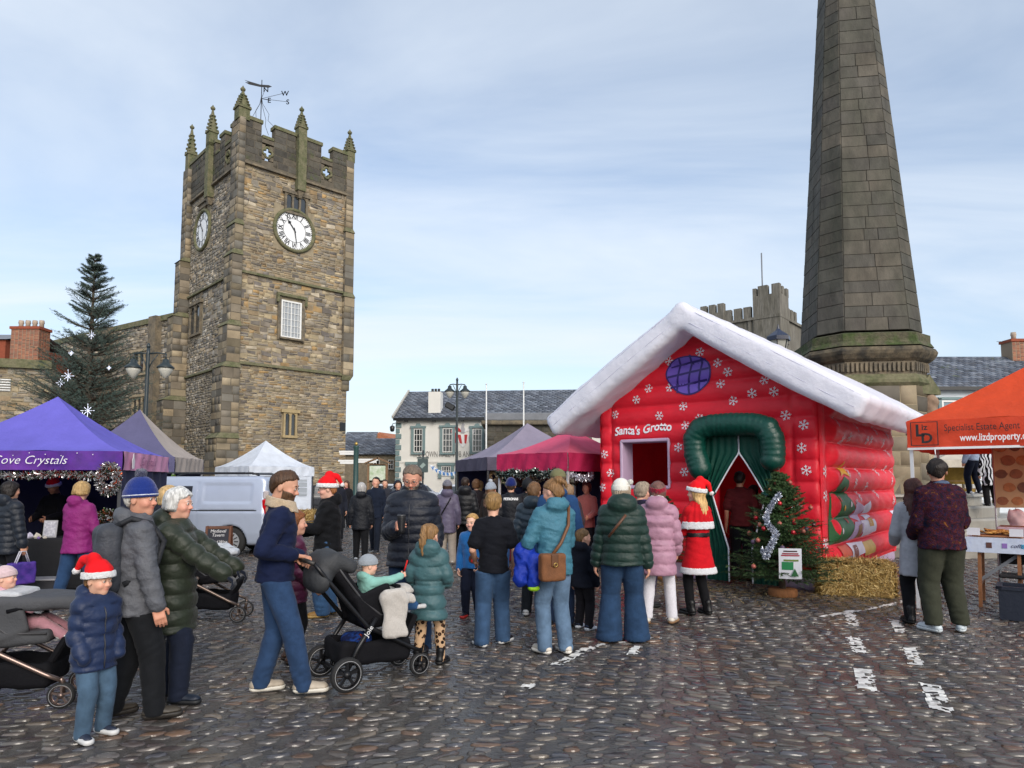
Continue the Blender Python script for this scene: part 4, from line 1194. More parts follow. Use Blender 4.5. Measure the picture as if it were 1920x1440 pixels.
framed_window(T0 + nR * .14, e1, nR, wn0[0], wn1[0], wn0[1], wn1[1], tower, 6, 6, M_WHITEP, .09, glass=mat('curtained_glass', (.30, .32, .34), .15), mullion=3)
hm = MB()
hm.box(T0 + e1 * ((wn0[0] + wn1[0]) / 2) + UZ * (wn1[1] + .28) + nR * .1, (wn1[0] - wn0[0] + .55, .2, .16), np.stack([e1, nR, UZ], 1))
for s in (wn0[0] - .22, wn1[0] + .22): hm.box(T0 + e1 * s + UZ * (wn1[1] + .02) + nR * .1, (.13, .2, .40), np.stack([e1, nR, UZ], 1))
hm.build('hood_mould', M_MOSSY, tower)
for a in (wn0[0] - .1, wn1[0] + .1): MB().box(T0 + e1 * a + UZ * ((wn0[1] + wn1[1]) / 2) + nR * .04, (.18, .14, wn1[1] - wn0[1] + .3), np.stack([e1, nR, UZ], 1)).build('jamb', M_OLDST, tower)
def tracery(O, d, n, s0, s1, z0, z1, parent, lights, arched=True, mf=M_OLDST):
 w = thing('window', None, None); w.parent = parent
 R = np.stack([d, n, UZ], 1)
 MB().box(O + d * (s0 + s1) / 2 + UZ * (z0 + z1) / 2 + n * .02, (s1 - s0, .04, z1 - z0), R).build('pane', M_GLASS, w)
 lw_ = (s1 - s0) / lights
 for i in range(lights + 1):
  MB().box(O + d * (s0 + lw_ * i) + UZ * (z0 + z1) / 2 + n * .07, (.11, .12, z1 - z0 + .05), R).build('mullion', mf, w)
 for i in range(lights):
  c = O + d * (s0 + lw_ * (i + .5)) + UZ * (z1 - lw_ * .5) + n * .07
  t = MB().smooth(); t.tube([c + (d * cos(a) + UZ * sin(a)) * lw_ * .46 for a in np.linspace(0, pi, 9)], .06, 5); t.build('arch_head', mf, w)
  for s in (-1, 1): MB().add([c + d * s * lw_ * .5 + UZ * lw_ * .5, c + d * s * lw_ * .5, c + d * s * lw_ * .33 + UZ * lw_ * .33, c + UZ * lw_ * .5], [(0, 1, 2, 3)]).build('spandrel', mf, w)
 MB().box(O + d * (s0 + s1) / 2 + UZ * (z1 + .09) + n * .09, (s1 - s0 + .4, .2, .18), R).build('lintel', mf, w)
 MB().box(O + d * (s0 + s1) / 2 + UZ * (z0 - .07) + n * .06, (s1 - s0 + .2, .16, .14), R).build('sill', mf, w)
tracery(T0, e1, nR, tr0[0] + .06, tr1[0] - .06, tr0[1] + .05, tr1[1] - .1, tower, 3)
tracery(T0, e1, nR, la0[0], la1[0], la0[1], la1[1], tower, 2, mf=mat('pale_dressing', hexc('#a08e6a'), .9, bump=.4, bscale=15, var=.2))
tracery(T0 + e2 * W2, -e2, nL, W2 - lw[1], W2 - lw[0], lw[2], lw[3], tower, 2)
tracery(T0 + e2 * W2, -e2, nL, W2 - lt[1], W2 - lt[0], lt[2], lt[3], tower, 2)
MB().box(T0 + e1 * fR(642, 800)[0] + UZ * fR(642, 800)[1] + nR * .0, (.36, .1, .5), np.stack([e1, nR, UZ], 1)).build('vent_opening', M_BLACKP, tower)  # solid black block, the shade inside a small hole given as colour
vb = T0 + e1 * W1 * .38 + e2 * W2 * .45
zv = lambda py: at(517, py, vb[1])[2]
vane = thing('weather_vane', None, None); vane.parent = tower
v = MB().smooth(); v.tube([vb + UZ * zS3, vb + UZ * zv(150)], .026, 6); v.build('rod', M_IRON, vane)
v = MB().smooth()
for k in range(4):
 o = e1 * cos(k * pi / 2 + .6) + e2 * sin(k * pi / 2 + .6)
 v.tube([vb + o * .9 + UZ * (zv(240)), vb + o * .5 + UZ * zv(228), vb + o * .55 + UZ * zv(216), vb + o * .1 + UZ * zv(195), vb + UZ * zv(180)], .014, 5)
v.build('scroll_work', M_IRON, vane)
cd = [(at(497, 171, vb[1]), 'N'), (at(505, 191, vb[1]), 'E'), (at(531, 178, vb[1]), 'W'), (at(540, 194, vb[1]), 'S')]
for p_, t_ in cd:
 MB().smooth().tube([vb + UZ * zv(185), p_ + UZ * .1], .013, 5).build('arm', M_IRON, vane)
 text_on('letter', t_, lambda X, Y: p_[None] + np.outer(X - .12, (1, 0, 0)) + np.outer(Y - .05, UZ), M_IRON, vane, .44, bold=.008, extrude=.015)
fl = MB(); y_ = vb[1]
fl.prism([(0, .0), (.55, .02), (.75, -.05), (.55, -.14), (0, -.14), (-.7, -.05), (-.95, .06), (-.7, .07), (-1.0, .2), (-.4, .08)], (vb[0] - .1, vb[1], zv(159)), (.98, 0, -.1), (.1, 0, .98), .03)
fl.build('banner', M_IRON, vane)
 # --- church nave behind the tower
nave = thing('church_nave', 'old grey stone church building with flat parapet adjoining the clock tower', 'church')
nd = nrm((-.84, .54, 0)); nn_ = np.array((-nd[1] * -1, 0, 0)); nn_ = nrm(np.cross(nd, UZ)) * 1.0
N0 = T0 + e2 * (W2 - .6) - e1 * .3
if np.dot(nn_, -N0) < 0: nn_ = -nn_
fN = lambda px, py: (lambda p: (np.dot(p - N0, nd), p[2]))(onplane(px, py, N0, nn_))
hN = fN(315, 600)[1]; LN = 19.0
MB().hull8([N0, N0 + nd * LN, N0 + nd * LN - nn_ * 8, N0 - nn_ * 8] + [p + UZ * hN for p in (N0, N0 + nd * LN, N0 + nd * LN - nn_ * 8, N0 - nn_ * 8)]).build('wall', M_JOINT, nave)
MB().hull8([N0 + nn_ * .12 + UZ * hN, N0 + nd * LN + nn_ * .12 + UZ * hN, N0 + nd * LN - nn_ * .6 + UZ * hN, N0 - nn_ * .6 + UZ * hN] + [p + UZ * (hN + .35) for p in (N0 + nn_ * .12, N0 + nd * LN + nn_ * .12, N0 + nd * LN - nn_ * .6, N0 - nn_ * .6)]).build('coping', M_MOSSY, nave)
nw = []
for (pa, pb) in (((252, 702), (295, 655)), ((250, 790), (286, 742)), ((105, 742), (140, 706))):
 a, b_ = fN(*pa), fN(*pb); nw.append((min(a[0], b_[0]), max(a[0], b_[0]), a[1], b_[1]))
lay([stones(N0 + nd * LN, -nd, nn_, LN, 0, hN, (.14, .28), (.25, .7), holes=[(LN - h[1], LN - h[0], h[2], h[3]) for h in nw], pal=RUBBLE_G, jit=.45)], nave, M_RUB, 'stone', 120, 'rubble_stones')
for h in nw: tracery(N0 + nd * LN, -nd, nn_, LN - h[1], LN - h[0], h[2], h[3], nave, 4, mf=mat('pale_mullion', hexc('#9a8c74'), .9, var=.2, bump=.3))
for s in (2.6, 8.4): MB().box(N0 + nd * s + nn_ * .2 + UZ * hN * .5, (.8, .5, hN + .6), np.stack([nd, nn_, UZ], 1)).build('pier', M_OLDST, nave)
 # --- walls and roofs on the left
lb = thing('stone_outbuilding', 'low stone building with mossy coping and a louvred vent', 'building')
B0 = at(-150, 900, 30.0) * (1, 1, 0); B1 = at(88, 900, 31.5) * (1, 1, 0); bd = nrm(B1 - B0); bw = np.linalg.norm(B1 - B0); bn = nrm(np.cross(bd, UZ))
zB = at(40, 690, 31)[2]
MB().hull8([B0, B1, B1 - bn * 6, B0 - bn * 6] + [p + UZ * zB for p in (B0, B1, B1 - bn * 6, B0 - bn * 6)]).build('wall', M_JOINT, lb)
vo = at(10, 723, 31); vs = np.dot(vo - B0, bd)
lay([stones(B0, bd, bn, bw, 0, zB, (.12, .26), (.25, .6), pal=RUBBLE, jit=.4, holes=[(vs - .3, vs + .3, vo[2] - .3, vo[2] + .3)])], lb, M_RUB, 'stone', 60, 'rubble_stones')
MB().hull8([B0 + bn * .2 + UZ * zB, B1 + bn * .2 + UZ * zB, B1 - bn * .5 + UZ * zB, B0 - bn * .5 + UZ * zB] + [p + UZ * (zB + .4) for p in (B0 + bn * .2, B1 + bn * .2, B1 - bn * .5, B0 - bn * .5)]).build('coping', M_MOSSY, lb)
for k in range(5): MB().box(B0 + bd * vs + bn * .05 + UZ * (vo[2] - .24 + k * .12), (.5, .08, .05), np.stack([bd, bn, UZ], 1) @ Rx(.6)).build('louvre', M_WHITEP, lb)
M_BRICK = mat('red_brick', attr=True, rough=.9, bump=.3, bscale=40, var=.2, vscale=5, bdist=.01)
BRICKS = np.array([hexc(c) for c in ('#9a4a32', '#8a3f2c', '#a85a3c', '#7a3a2c', '#b06a48')])
def brick_stack(name, label, c, w, d, z0, z1, pots, top=120, roofside=None):
 t = thing(name, label, 'chimney')
 c = np.array(c, float)
 MB().box((c[0], c[1], (z0 + z1) / 2), (w, d, z1 - z0)).build('stack', mat('brick_mortar', hexc('#8b7a68'), .95), t)
 st = [stones((c[0] - w / 2, c[1] - d / 2, 0), (1, 0, 0), (0, -1, 0), w, z0, z1, (.075, .076), (.225, .226), gap=.012, proud=(.006, .012), jit=.02, pal=BRICKS, cj=.15),
 stones((c[0] + w / 2, c[1] - d / 2, 0), (0, 1, 0), (1, 0, 0), d, z0, z1, (.075, .076), (.225, .226), gap=.012, proud=(.006, .012), jit=.02, pal=BRICKS, cj=.15)]
 lay(st, t, M_BRICK, 'brick', top, 'bricks')
 MB().box((c[0], c[1], z1 + .06), (w + .14, d + .14, .16)).build('cap_course', mat('brick_plain', hexc('#8a4630'), .9, var=.2, bump=.3), t)
 for i in range(pots):
  x = c[0] - w / 2 + w * (i + .5) / pots
  MB().smooth().lathe([(.13, 0), (.12, .25), (.15, .3), (.13, .48), (.1, .48)], (x, c[1], z1 + .13), 10).build('chimney_pot', mat('clay_pot', hexc('#a89888'), .9, var=.2), t)
 return t
pch = at(48, 645, 40)
brick_stack('chimney_stack', 'red brick chimney stack with four pots behind the stone outbuilding', (pch[0], 40.4, 0), 1.65, 1.0, 0.0, at(48, 617, 40)[2], 4, 120)
hr = thing('brick_house', 'red brick gable house behind the stone outbuilding', 'house')
hp0, hp1 = at(-130, 640, 42), at(22, 640, 42)
MB().hull8([(hp0[0], 41.5, 0), (hp1[0], 41.5, 0), (hp1[0], 48, 0), (hp0[0], 48, 0), (hp0[0], 41.5, hp0[2]), (hp1[0], 41.5, hp0[2]), (hp1[0], 48, hp0[2]), (hp0[0], 48, hp0[2])]).build('wall', mat('brick_plain', hexc('#8a4630')), hr)
MB().add([(hp0[0] - .2, 41.3, hp0[2]), (hp1[0] + .2, 41.3, hp0[2]), (hp1[0] + .2, 44.7, hp0[2] + 1.0), (hp0[0] - .2, 44.7, hp0[2] + 1.0), (hp1[0] + .2, 48.2, hp0[2]), (hp0[0] - .2, 48.2, hp0[2])], [(0, 1, 2, 3), (3, 2, 4, 5)]).build('roof', M_LEAD, hr)
 # --- slate roofs
SLATES = np.array([hexc(c) for c in ('#5d6470', '#545a66', '#666d78', '#4d525c', '#6f7580', '#595d66')])
M_SLATE = mat('slate', attr=True, rough=.5, bump=.3, bscale=25, var=.2, vscale=4, spec=.4, bdist=.01)
M_SLATEM = mat('mossy_slate', attr=True, rough=.7, bump=.4, bscale=15, var=.25, vscale=1.2, color2=(.06, .085, .02), ramp=(.62, .74), spec=.3, bdist=.02)
def slate_roof(parent, P0, P1, Q0, Q1, rows, sw, m=M_SLATE, wob_=.01):
 """P0-P1 eave, Q0-Q1 ridge"""
 P0, P1, Q0, Q1 = (np.array(p, float) for p in (P0, P1, Q0, Q1))
 n = nrm(np.cross(P1 - P0, Q0 - P0))
 if n[2] < 0: n = -n
 b = MB(); b.add([P0 - n * .05, P1 - n * .05, Q1 - n * .05, Q0 - n * .05], [(0, 1, 2, 3)]); b.build('roof_deck', M_LEAD, parent)
 V = []
 for r in range(rows):
  f0, f1 = r / rows, (r + 1.25) / rows
  a0, a1 = P0 + (Q0 - P0) * f0, P1 + (Q1 - P1) * f0; b0, b1 = P0 + (Q0 - P0) * min(f1, 1), P1 + (Q1 - P1) * min(f1, 1)
  L = np.linalg.norm(a1 - a0); cnt = max(2, int(L / sw)); off = .5 * (r % 2)
  for k in range(cnt + 1):
   u0, u1 = np.clip((k - off + .03) / cnt, 0, 1), np.clip((k - off + .97) / cnt, 0, 1)
   if u1 - u0 < .002: continue
   j = random.uniform(-wob_, wob_); t = .03 + random.uniform(0, .012)
   p = [a0 + (a1 - a0) * u0, a0 + (a1 - a0) * u1, b0 + (b1 - b0) * u1, b0 + (b1 - b0) * u0]
   dn = nrm(P0 - Q0) * j
   V.append([p[0] + dn, p[1] + dn, p[2], p[3], p[0] + dn + n * t, p[1] + dn + n * t, p[2] + n * .008, p[3] + n * .008])
 V = np.array(V); Fq = (np.arange(len(V))[:, None, None] * 8 + SF[None]).reshape(-1, 4)
 link('slates', npmesh('slates', V.reshape(-1, 3), Fq, False, np.repeat(stone_cols(len(V), SLATES, .2), 8, 0)), m, parent, kind='stuff')
 # --- the white pub
pub = thing('town_hall_pub', 'long white two-storey pub with grey slate roof and sage window frames', 'building')
YP = 52.0
pA, pB = at(741, 900, YP) * (1, 1, 0), at(1240, 900, 50.0) * (1, 1, 0)
pd_ = nrm(pB - pA); pw_ = np.linalg.norm(pB - pA); pn_ = nrm(np.cross(pd_, UZ))
zE = onplane(745, 785, pA, pn_)[2]
M_REND = mat('white_render', (.70, .69, .65), .85, bump=.2, bscale=30, var=.06, vscale=.8)
M_SAGE = mat('sage_paint', hexc('#6e8486'), .6, var=.08)
fP = lambda px, py: (lambda p: (np.dot(p - pA, pd_), p[2]))(onplane(px, py, pA, pn_))
MB().hull8([pA, pB, pB - pn_ * 9, pA - pn_ * 9] + [p + UZ * zE for p in (pA, pB, pB - pn_ * 9, pA - pn_ * 9)]).build('wall', M_REND, pub)
rdg = 4.5; rz_ = at(787, 734, YP + 4.3)[2]
slate_roof(pub, pA + pn_ * .35 - pd_ * .15 + UZ * zE, pB + pn_ * .35 + UZ * zE, pA - pn_ * rdg - pd_ * .15 + UZ * rz_, pB - pn_ * rdg + UZ * rz_, 21, .42)
MB().add([pA + UZ * zE, pA - pn_ * 9 + UZ * zE, pA - pn_ * rdg + UZ * rz_], [(0, 1, 2)]).build('gable', M_REND, pub)
MB().add([pA - pn_ * rdg + UZ * rz_, pB - pn_ * rdg + UZ * rz_, pB - pn_ * 9.3 + UZ * zE, pA - pn_ * 9.3 + UZ * zE], [(0, 1, 2, 3)]).build('rear_roof', M_LEAD, pub)
MB().bar(pA + pn_ * .40 + UZ * (zE - .08) - pd_ * .1, pB + pn_ * .40 + UZ * (zE - .08), .16, .2).build('gutter', M_BLACKP, pub)
MB().bar(pA + pn_ * .38 - pd_ * .18 + UZ * (zE + .08), pA - pn_ * rdg - pd_ * .18 + UZ * (rz_ + .08), .12, .22).build('verge', mat('verge_stone', (.5, .48, .43), .9), pub)
ca = fP(805, 775); cc_ = pA + pd_ * fP(812, 772)[0] - pn_ * .9
MB().box(cc_ + UZ * (zE + .95), (.95, .9, 2.3), np.stack([pd_, pn_, UZ], 1)).build('chimney', M_REND, pub)
for k in (-1, 0, 1): MB().smooth().lathe([(.1, 0), (.1, .3)], cc_ + pd_ * k * .25 + UZ * (zE + 2.08), 8).build('chimney_pot', M_BLACKP, pub)
for (x0, y0, x1, y1) in ((776, 848, 793, 804), (830, 848, 849, 803), (886, 847, 904, 804)):
 a, b_ = fP(x0, y0), fP(x1, y1)
 framed_window(pA + pn_ * .1, pd_, pn_, a[0], b_[0], a[1], b_[1], pub, 3, 4, M_WHITEP, .06, bar=.035, sill=False, recess=.06)
 for s in (a[0] - .10, b_[0] + .10): MB().box(pA + pd_ * s + UZ * (a[1] + b_[1]) / 2 + pn_ * .08, (.18, .16, b_[1] - a[1] + .3), np.stack([pd_, pn_, UZ], 1)).build('architrave', M_SAGE, pub)
 MB().box(pA + pd_ * (a[0] + b_[0]) / 2 + UZ * (b_[1] + .14) + pn_ * .1, (b_[0] - a[0] + .5, .2, .16), np.stack([pd_, pn_, UZ], 1)).build('architrave', M_SAGE, pub)
 MB().box(pA + pd_ * (a[0] + b_[0]) / 2 + UZ * (b_[1] + .3) + pn_ * .1, (.45, .18, .2), np.stack([pd_, pn_, UZ], 1), taper=.5).build('keystone', M_SAGE, pub)
 MB().box(pA + pd_ * (a[0] + b_[0]) / 2 + UZ * (a[1] - .12) + pn_ * .1, (b_[0] - a[0] + .4, .2, .1), np.stack([pd_, pn_, UZ], 1)).build('sill', M_SAGE, pub)
for (x0, y0, x1, y1) in ((768, 892, 790, 872), (828, 892, 846, 874), (1000, 892, 1018, 874)):
 a, b_ = fP(x0, y0), fP(x1, y1)
 framed_window(pA + pn_ * .1, pd_, pn_, a[0], b_[0], a[1], b_[1], pub, 4, 2, M_WHITEP, .06, bar=.04, sill=False, recess=.06)
 for s in (a[0] - .12, b_[0] + .12): MB().box(pA + pd_ * s + UZ * (a[1] + b_[1]) / 2 + pn_ * .08, (.22, .16, b_[1] - a[1] + .4), np.stack([pd_, pn_, UZ], 1)).build('architrave', M_SAGE, pub)
 MB().box(pA + pd_ * (a[0] + b_[0]) / 2 + UZ * (b_[1] + .14) + pn_ * .1, (b_[0] - a[0] + .6, .2, .2), np.stack([pd_, pn_, UZ], 1)).build('architrave', M_SAGE, pub)
zq_ = 0.2; k = 0
while zq_ < zE - .3:
 MB().box(pA + pd_ * (.22 if k % 2 else .16) + UZ * (zq_ + .2) + pn_ * .04, (.44 if k % 2 else .3, .1, .34), np.stack([pd_, pn_, UZ], 1)).build('quoin', M_SAGE, pub); zq_ += .42; k += 1
t0 = fP(774, 857); t1 = fP(885, 857)
text_on('sign_lettering', 'THE TOWN HALL  PUB AND DINING', lambda X, Y: (pA + pn_ * .04 + UZ * t0[1])[None] + np.outer(X + t0[0], pd_) + np.outer(Y, UZ), mat('grey_lettering', (.22, .21, .2), .7), pub, .62, maxw=(t1[0] - t0[0]) * 1.32, bold=.004)
MB().bar(pA + pd_ * .3 + pn_ * .03 + UZ * fP(800, 866)[1], pB + pn_ * .03 + UZ * fP(800, 866)[1], .06, .12).build('string_band', M_REND, pub)
cs = fP(868, 822); cm = thing('coat_of_arms', None, None); cm.parent = pub
cP = lambda x, z, o=.05: pA + pd_ * (cs[0] + x) + UZ * (cs[1] + z) + pn_ * o
MR, MW2, MG = mat('arms_red', hexc('#b02a2c'), .6), mat('arms_white', (.7, .7, .7), .6), mat('arms_grey', (.35, .35, .38), .6)
def plate(poly, m, nm, o): b = MB(); b.prism(poly, cP(0, 0, o), pd_, UZ, -.015); b.build(nm, m, cm)
plate([(-.45, .3), (.45, .3), (.42, -.15), (.2, -.5), (0, -.7), (-.2, -.5), (-.42, -.15)], MW2, 'shield', .05)
for (a, b_) in ((-.40, -.16), (.12, .36)): plate([(a, .28), (b_, .28), (b_ * .6 + .05, -.4), (a * .7 + .05, -.36)], MR, 'stripe', .07)
for s in (-1, 1):
 plate([(s * .45, .1), (s * .62, .55), (s * .8, .75), (s * .92, .55), (s * .75, .2), (s * .85, -.1), (s * .62, -.3), (s * .5, -.35)], MR if s < 0 else MG, 'supporter', .055)
 plate([(s * .1, .45), (s * .5, .6), (s * .7, .95), (s * .45, .9), (s * .2, .7)], MW2 if s > 0 else MR, 'mantling', .06)
plate([(-.12, .4), (.12, .4), (.16, .7), (.08, .9), (.14, 1.05), (0, 1.2), (-.1, 1.0), (-.15, .7)], MG, 'crest', .065)
for px_, py_ in ((763, 790), (815, 790), (868, 789)):
 q = fP(px_, py_)
 MB().box(pA + pd_ * q[0] + UZ * q[1] + pn_ * .25, (.2, .5, .08), np.stack([pd_, pn_, UZ], 1)).build('flood_light', M_BLACKP, pub)
wl_ = at(738, 800, 51.6)
lmp = thing('wall_lantern', 'small black wall lantern on a bracket at the pub corner', 'lamp', wl_)
MB().smooth().tube([(.5, .2, .25), (.2, 0, .3), (-.1, 0, .2), (-.1, 0, .05)], .03, 6).build('bracket', M_IRON, lmp)
MB().smooth().lathe([(.04, .1), (.2, 0), (.16, -.3), (.1, -.38)], (-.1, 0, 0), 8).build('lantern', M_BLACKP, lmp)
po = thing('stone_porch', 'flat-roofed dark stone porch with lead edge beside the white pub', 'building')
y0 = 46.5; a, b_ = at(912, 800, y0), at(1110, 800, y0)
zt = at(912, 797, y0)[2]
MB().box(((a[0] + b_[0]) / 2, y0 + 1.8, zt / 2), (b_[0] - a[0], 3.5, zt)).build('wall', M_JOINTD, po)
lay([stones((a[0], y0 + .05, 0), (1, 0, 0), (0, -1, 0), b_[0] - a[0], .5, zt - .02, (.25, .36), (.4, .8), pal=DARKASH, jit=.08, gap=.012, proud=(.02, .03))], po, M_PARA, 'block', 60, 'ashlar_blocks')
for i, (o, h0, h1, m) in enumerate(((.35, 0, .3, M_OLDST), (.15, .3, .85, M_LEAD))):
 MB().box(((a[0] + b_[0]) / 2, y0 + 1.8, zt + (h0 + h1) / 2), (b_[0] - a[0] + 2 * o, 3.5 + 2 * o, h1 - h0), bev=.06).build('cornice' if i == 0 else 'lead_roof', m, po)
for px_ in (914, 981):
 p_ = at(px_, 900, 47.5)
 f_ = thing('flagpole', 'slim white bare flagpole rising beside the stone porch', 'flagpole', (p_[0], 45.0 + (px_ > 950) * .2, 0), group='flagpoles by the stone porch')
 zz = at(px_, 722 if px_ < 950 else 718, 45)[2]
 MB().smooth().tube([(0, 0, 0), (0, 0, zz)], [.07, .04], 8).build('pole', M_WHITEP, f_)
 MB().smooth().lathe([(.02, 0), (.08, .06), (.02, .12)], (0, 0, zz), 8).build('finial', M_WHITEP, f_)
def far_house(name, label, px0, px1, Y, py_e, py_r, wallm, ridge_in=3.0, depth=7, windows=()):
 t = thing(name, label, 'building')
 a, b_ = at(px0, 900, Y) * (1, 1, 0), at(px1, 900, Y) * (1, 1, 0); ze = at(px0, py_e, Y)[2]; zr = at(px0, py_r, Y + ridge_in)[2]
 MB().box(((a[0] + b_[0]) / 2, Y + depth / 2, ze / 2), (b_[0] - a[0], depth, ze)).build('wall', wallm, t)
 slate_roof(t, (a[0] - .2, Y - .3, ze), (b_[0] + .2, Y - .3, ze), (a[0] - .2, Y + ridge_in, zr), (b_[0] + .2, Y + ridge_in, zr), 14, .5)
 MB().add([(a[0], Y, ze), (a[0], Y + depth, ze), (a[0], Y + ridge_in, zr), (b_[0], Y, ze), (b_[0], Y + depth, ze), (b_[0], Y + ridge_in, zr)], [(0, 1, 2), (3, 4, 5), (1, 4, 5, 2)]).build('gable', wallm, t)
 for (x0, y0_, x1, y1) in windows:
  w0, w1 = at(x0, y0_, Y), at(x1, y1, Y)
  framed_window(np.array((0, Y - .02, 0)), np.array((1., 0, 0)), np.array((0, -1., 0)), w0[0], w1[0], w0[2], w1[2], t, 2, 2, M_WHITEP, .06, bar=.05, recess=.02)
 return t
M_STWALL = mat('far_stone_wall', hexc('#8d8270'), .95, bump=.8, bscale=6, var=.3, vscale=3, bdist=.05)
far_house('stone_house', 'low stone house with long slate roof between the tower and the pub', 600, 742, 60, 852, 822, M_STWALL, windows=((728, 880, 738, 862), (700, 880, 712, 862)))
far_house('hipped_house', 'far stone house with slate roof beyond the low stone house', 640, 694, 74, 836, 810, M_STWALL)
gt = thing('gable_house', 'far house with a stone gable and orange tiled roof', 'building')
ga, gb_, gp = at(692, 826, 78), at(738, 826, 78), at(712, 812, 78)
MB().prism([(ga[0], 0), (gb_[0], 0), (gb_[0], ga[2]), (gp[0], gp[2]), (ga[0], ga[2])], (0, 78, 0), (1, 0, 0), (0, 0, 1), -6).build('wall', M_STWALL, gt)
MB().add([(gp[0], 77.7, gp[2] + .1), (gb_[0] + .4, 77.7, ga[2]), (gb_[0] + 3, 86, ga[2]), (gp[0] + 2.6, 86, gp[2] + .1), (ga[0] - .3, 77.7, ga[2])], [(0, 1, 2, 3), (0, 4, 1)]).build('roof', mat('orange_tile', hexc('#a5694c'), .85, var=.25, vscale=4, bump=.6, bscale=8), gt)
 # --- castle keep far behind
ke = thing('castle_keep', 'far grey castle keep with battlements and corner turrets behind the obelisk', 'castle')
YK = 120.0
KA = radians(40); K0 = np.array((wx(1470, 112), 112.0, 0)); ku = np.array((-cos(KA), sin(KA), 0)); kv = np.array((sin(KA), cos(KA), 0))
kz = lambda py: at(1470, py, 112.0)[2]
M_KEEP = mat('keep_stone', hexc('#76726a'), rough=.95, bump=.6, bscale=2.5, var=.4, vscale=.5, streak=(2.2, 2.2, .35), bdist=.1, color2=hexc('#5e5a50'))
KR = np.stack([ku, kv, UZ], 1)
def kbox(u0, u1, v0, v1, z0, z1, nm='wall'):
 MB().box(K0 + ku * (u0 + u1) / 2 + kv * (v0 + v1) / 2 + UZ * (z0 + z1) / 2, (u1 - u0, v1 - v0, z1 - z0), KR).build(nm, M_KEEP, ke)
kL = 13.4
kbox(0, kL, 0, 12, 0, kz(588))
kbox(-.3, 4.2, -.3, 4.2, kz(640), kz(549), 'turret'); kbox(kL - 4.0, kL + .3, -.3, 4, kz(640), kz(568), 'turret')
kbox(-.35, kL + .35, -.4, 12, kz(588) - .5, kz(588) - .05, 'string_course')
for (u0, u1) in ((.0, 1.0), (2.0, 3.3)): kbox(u0 - .3, u1, -.3, .7, kz(549), kz(531), 'merlon'); kbox(-.3, .7, u0 + 1.3, u1 + 1.1, kz(549), kz(533), 'merlon')
kbox(3.6, 4.2, -.3, .7, kz(549), kz(534), 'merlon')
for u0 in (4.7, 6.4, 8.2): kbox(u0, u0 + 1.3, 0, .8, kz(588), kz(566), 'merlon')
for u0 in (kL - 4, kL - 2.4, kL - .8): kbox(u0, u0 + 1.1, -.3, .7, kz(568), kz(551), 'merlon')
for v0 in (4.6, 6.4, 8.2): kbox(0, .8, v0, v0 + 1.2, kz(588), kz(567), 'merlon')
for k in range(4): MB().box(K0 + ku * (1.5 + k * 3.4) - kv * .05 + UZ * kz(588) * .5, (.5, .3, kz(588)), KR).build('pilaster', M_KEEP, ke)
MB().smooth().tube([K0 + ku * 3.3 + kv * 2 + UZ * kz(560), K0 + ku * 3.3 + kv * 2 + UZ * kz(461)], .12, 6).build('flag_staff', M_LEAD, ke)
 # --- obelisk
M_DMOSS = mat('dark_mossy_stone', hexc('#55513f'), .95, bump=.8, bscale=9, var=.4, vscale=3, color2=(.045, .065, .018), ramp=(.4, .6), bdist=.06)
YO = 19.0; OC = np.array((wx(1620, YO), YO, 0))
ob = thing('obelisk', 'tall tapering weathered stone obelisk with mossy moulded cornice', 'obelisk')
oz = lambda py: at(1616, py, YO - 1.4)[2]
zC0, zC1, zC2, zC3 = oz(718), oz(700), oz(650), oz(618)
wbase = 97 * (YO - 1.4) / F            # half width just above the cornice
zapex = zC3 + wbase * 14.6
wat = lambda z: wbase * (1 - (z - zC3) / (zapex - zC3)) if z > zC3 else wbase
OA = radians(-8); oe1 = np.array((cos(OA), sin(OA), 0)); oe2 = np.array((-sin(OA), cos(OA), 0))
def octo(hw, ch=.46, z=0.0):
 c = hw * ch; pts = [(-hw + c, -hw), (hw - c, -hw), (hw, -hw + c), (hw, hw - c), (hw - c, hw), (-hw + c, hw), (-hw, hw - c), (-hw, -hw + c)]
 return [OC + oe1 * a + oe2 * b_ + UZ * z for a, b_ in pts]
def osolid(prof, nm, m, ch=.40):
 b = MB(); rings = [octo(hw, ch, z) for hw, z in prof]
 V = [p for r in rings for p in r]; Fs = []
 for i in range(len(prof) - 1):
  for k in range(8): Fs.append((i * 8 + k, i * 8 + (k + 1) % 8, i * 8 + 8 + (k + 1) % 8, i * 8 + 8 + k))
 Fs.append(tuple(range((len(prof) - 1) * 8, len(prof) * 8)))
 b.add(V, Fs); return b.build(nm, m, ob)
zend = zapex - .4
osolid([(wbase, zC3), (wat(zend), zend)], 'shaft', mat('shaft_joint', hexc('#46423b'), .95))
st = []
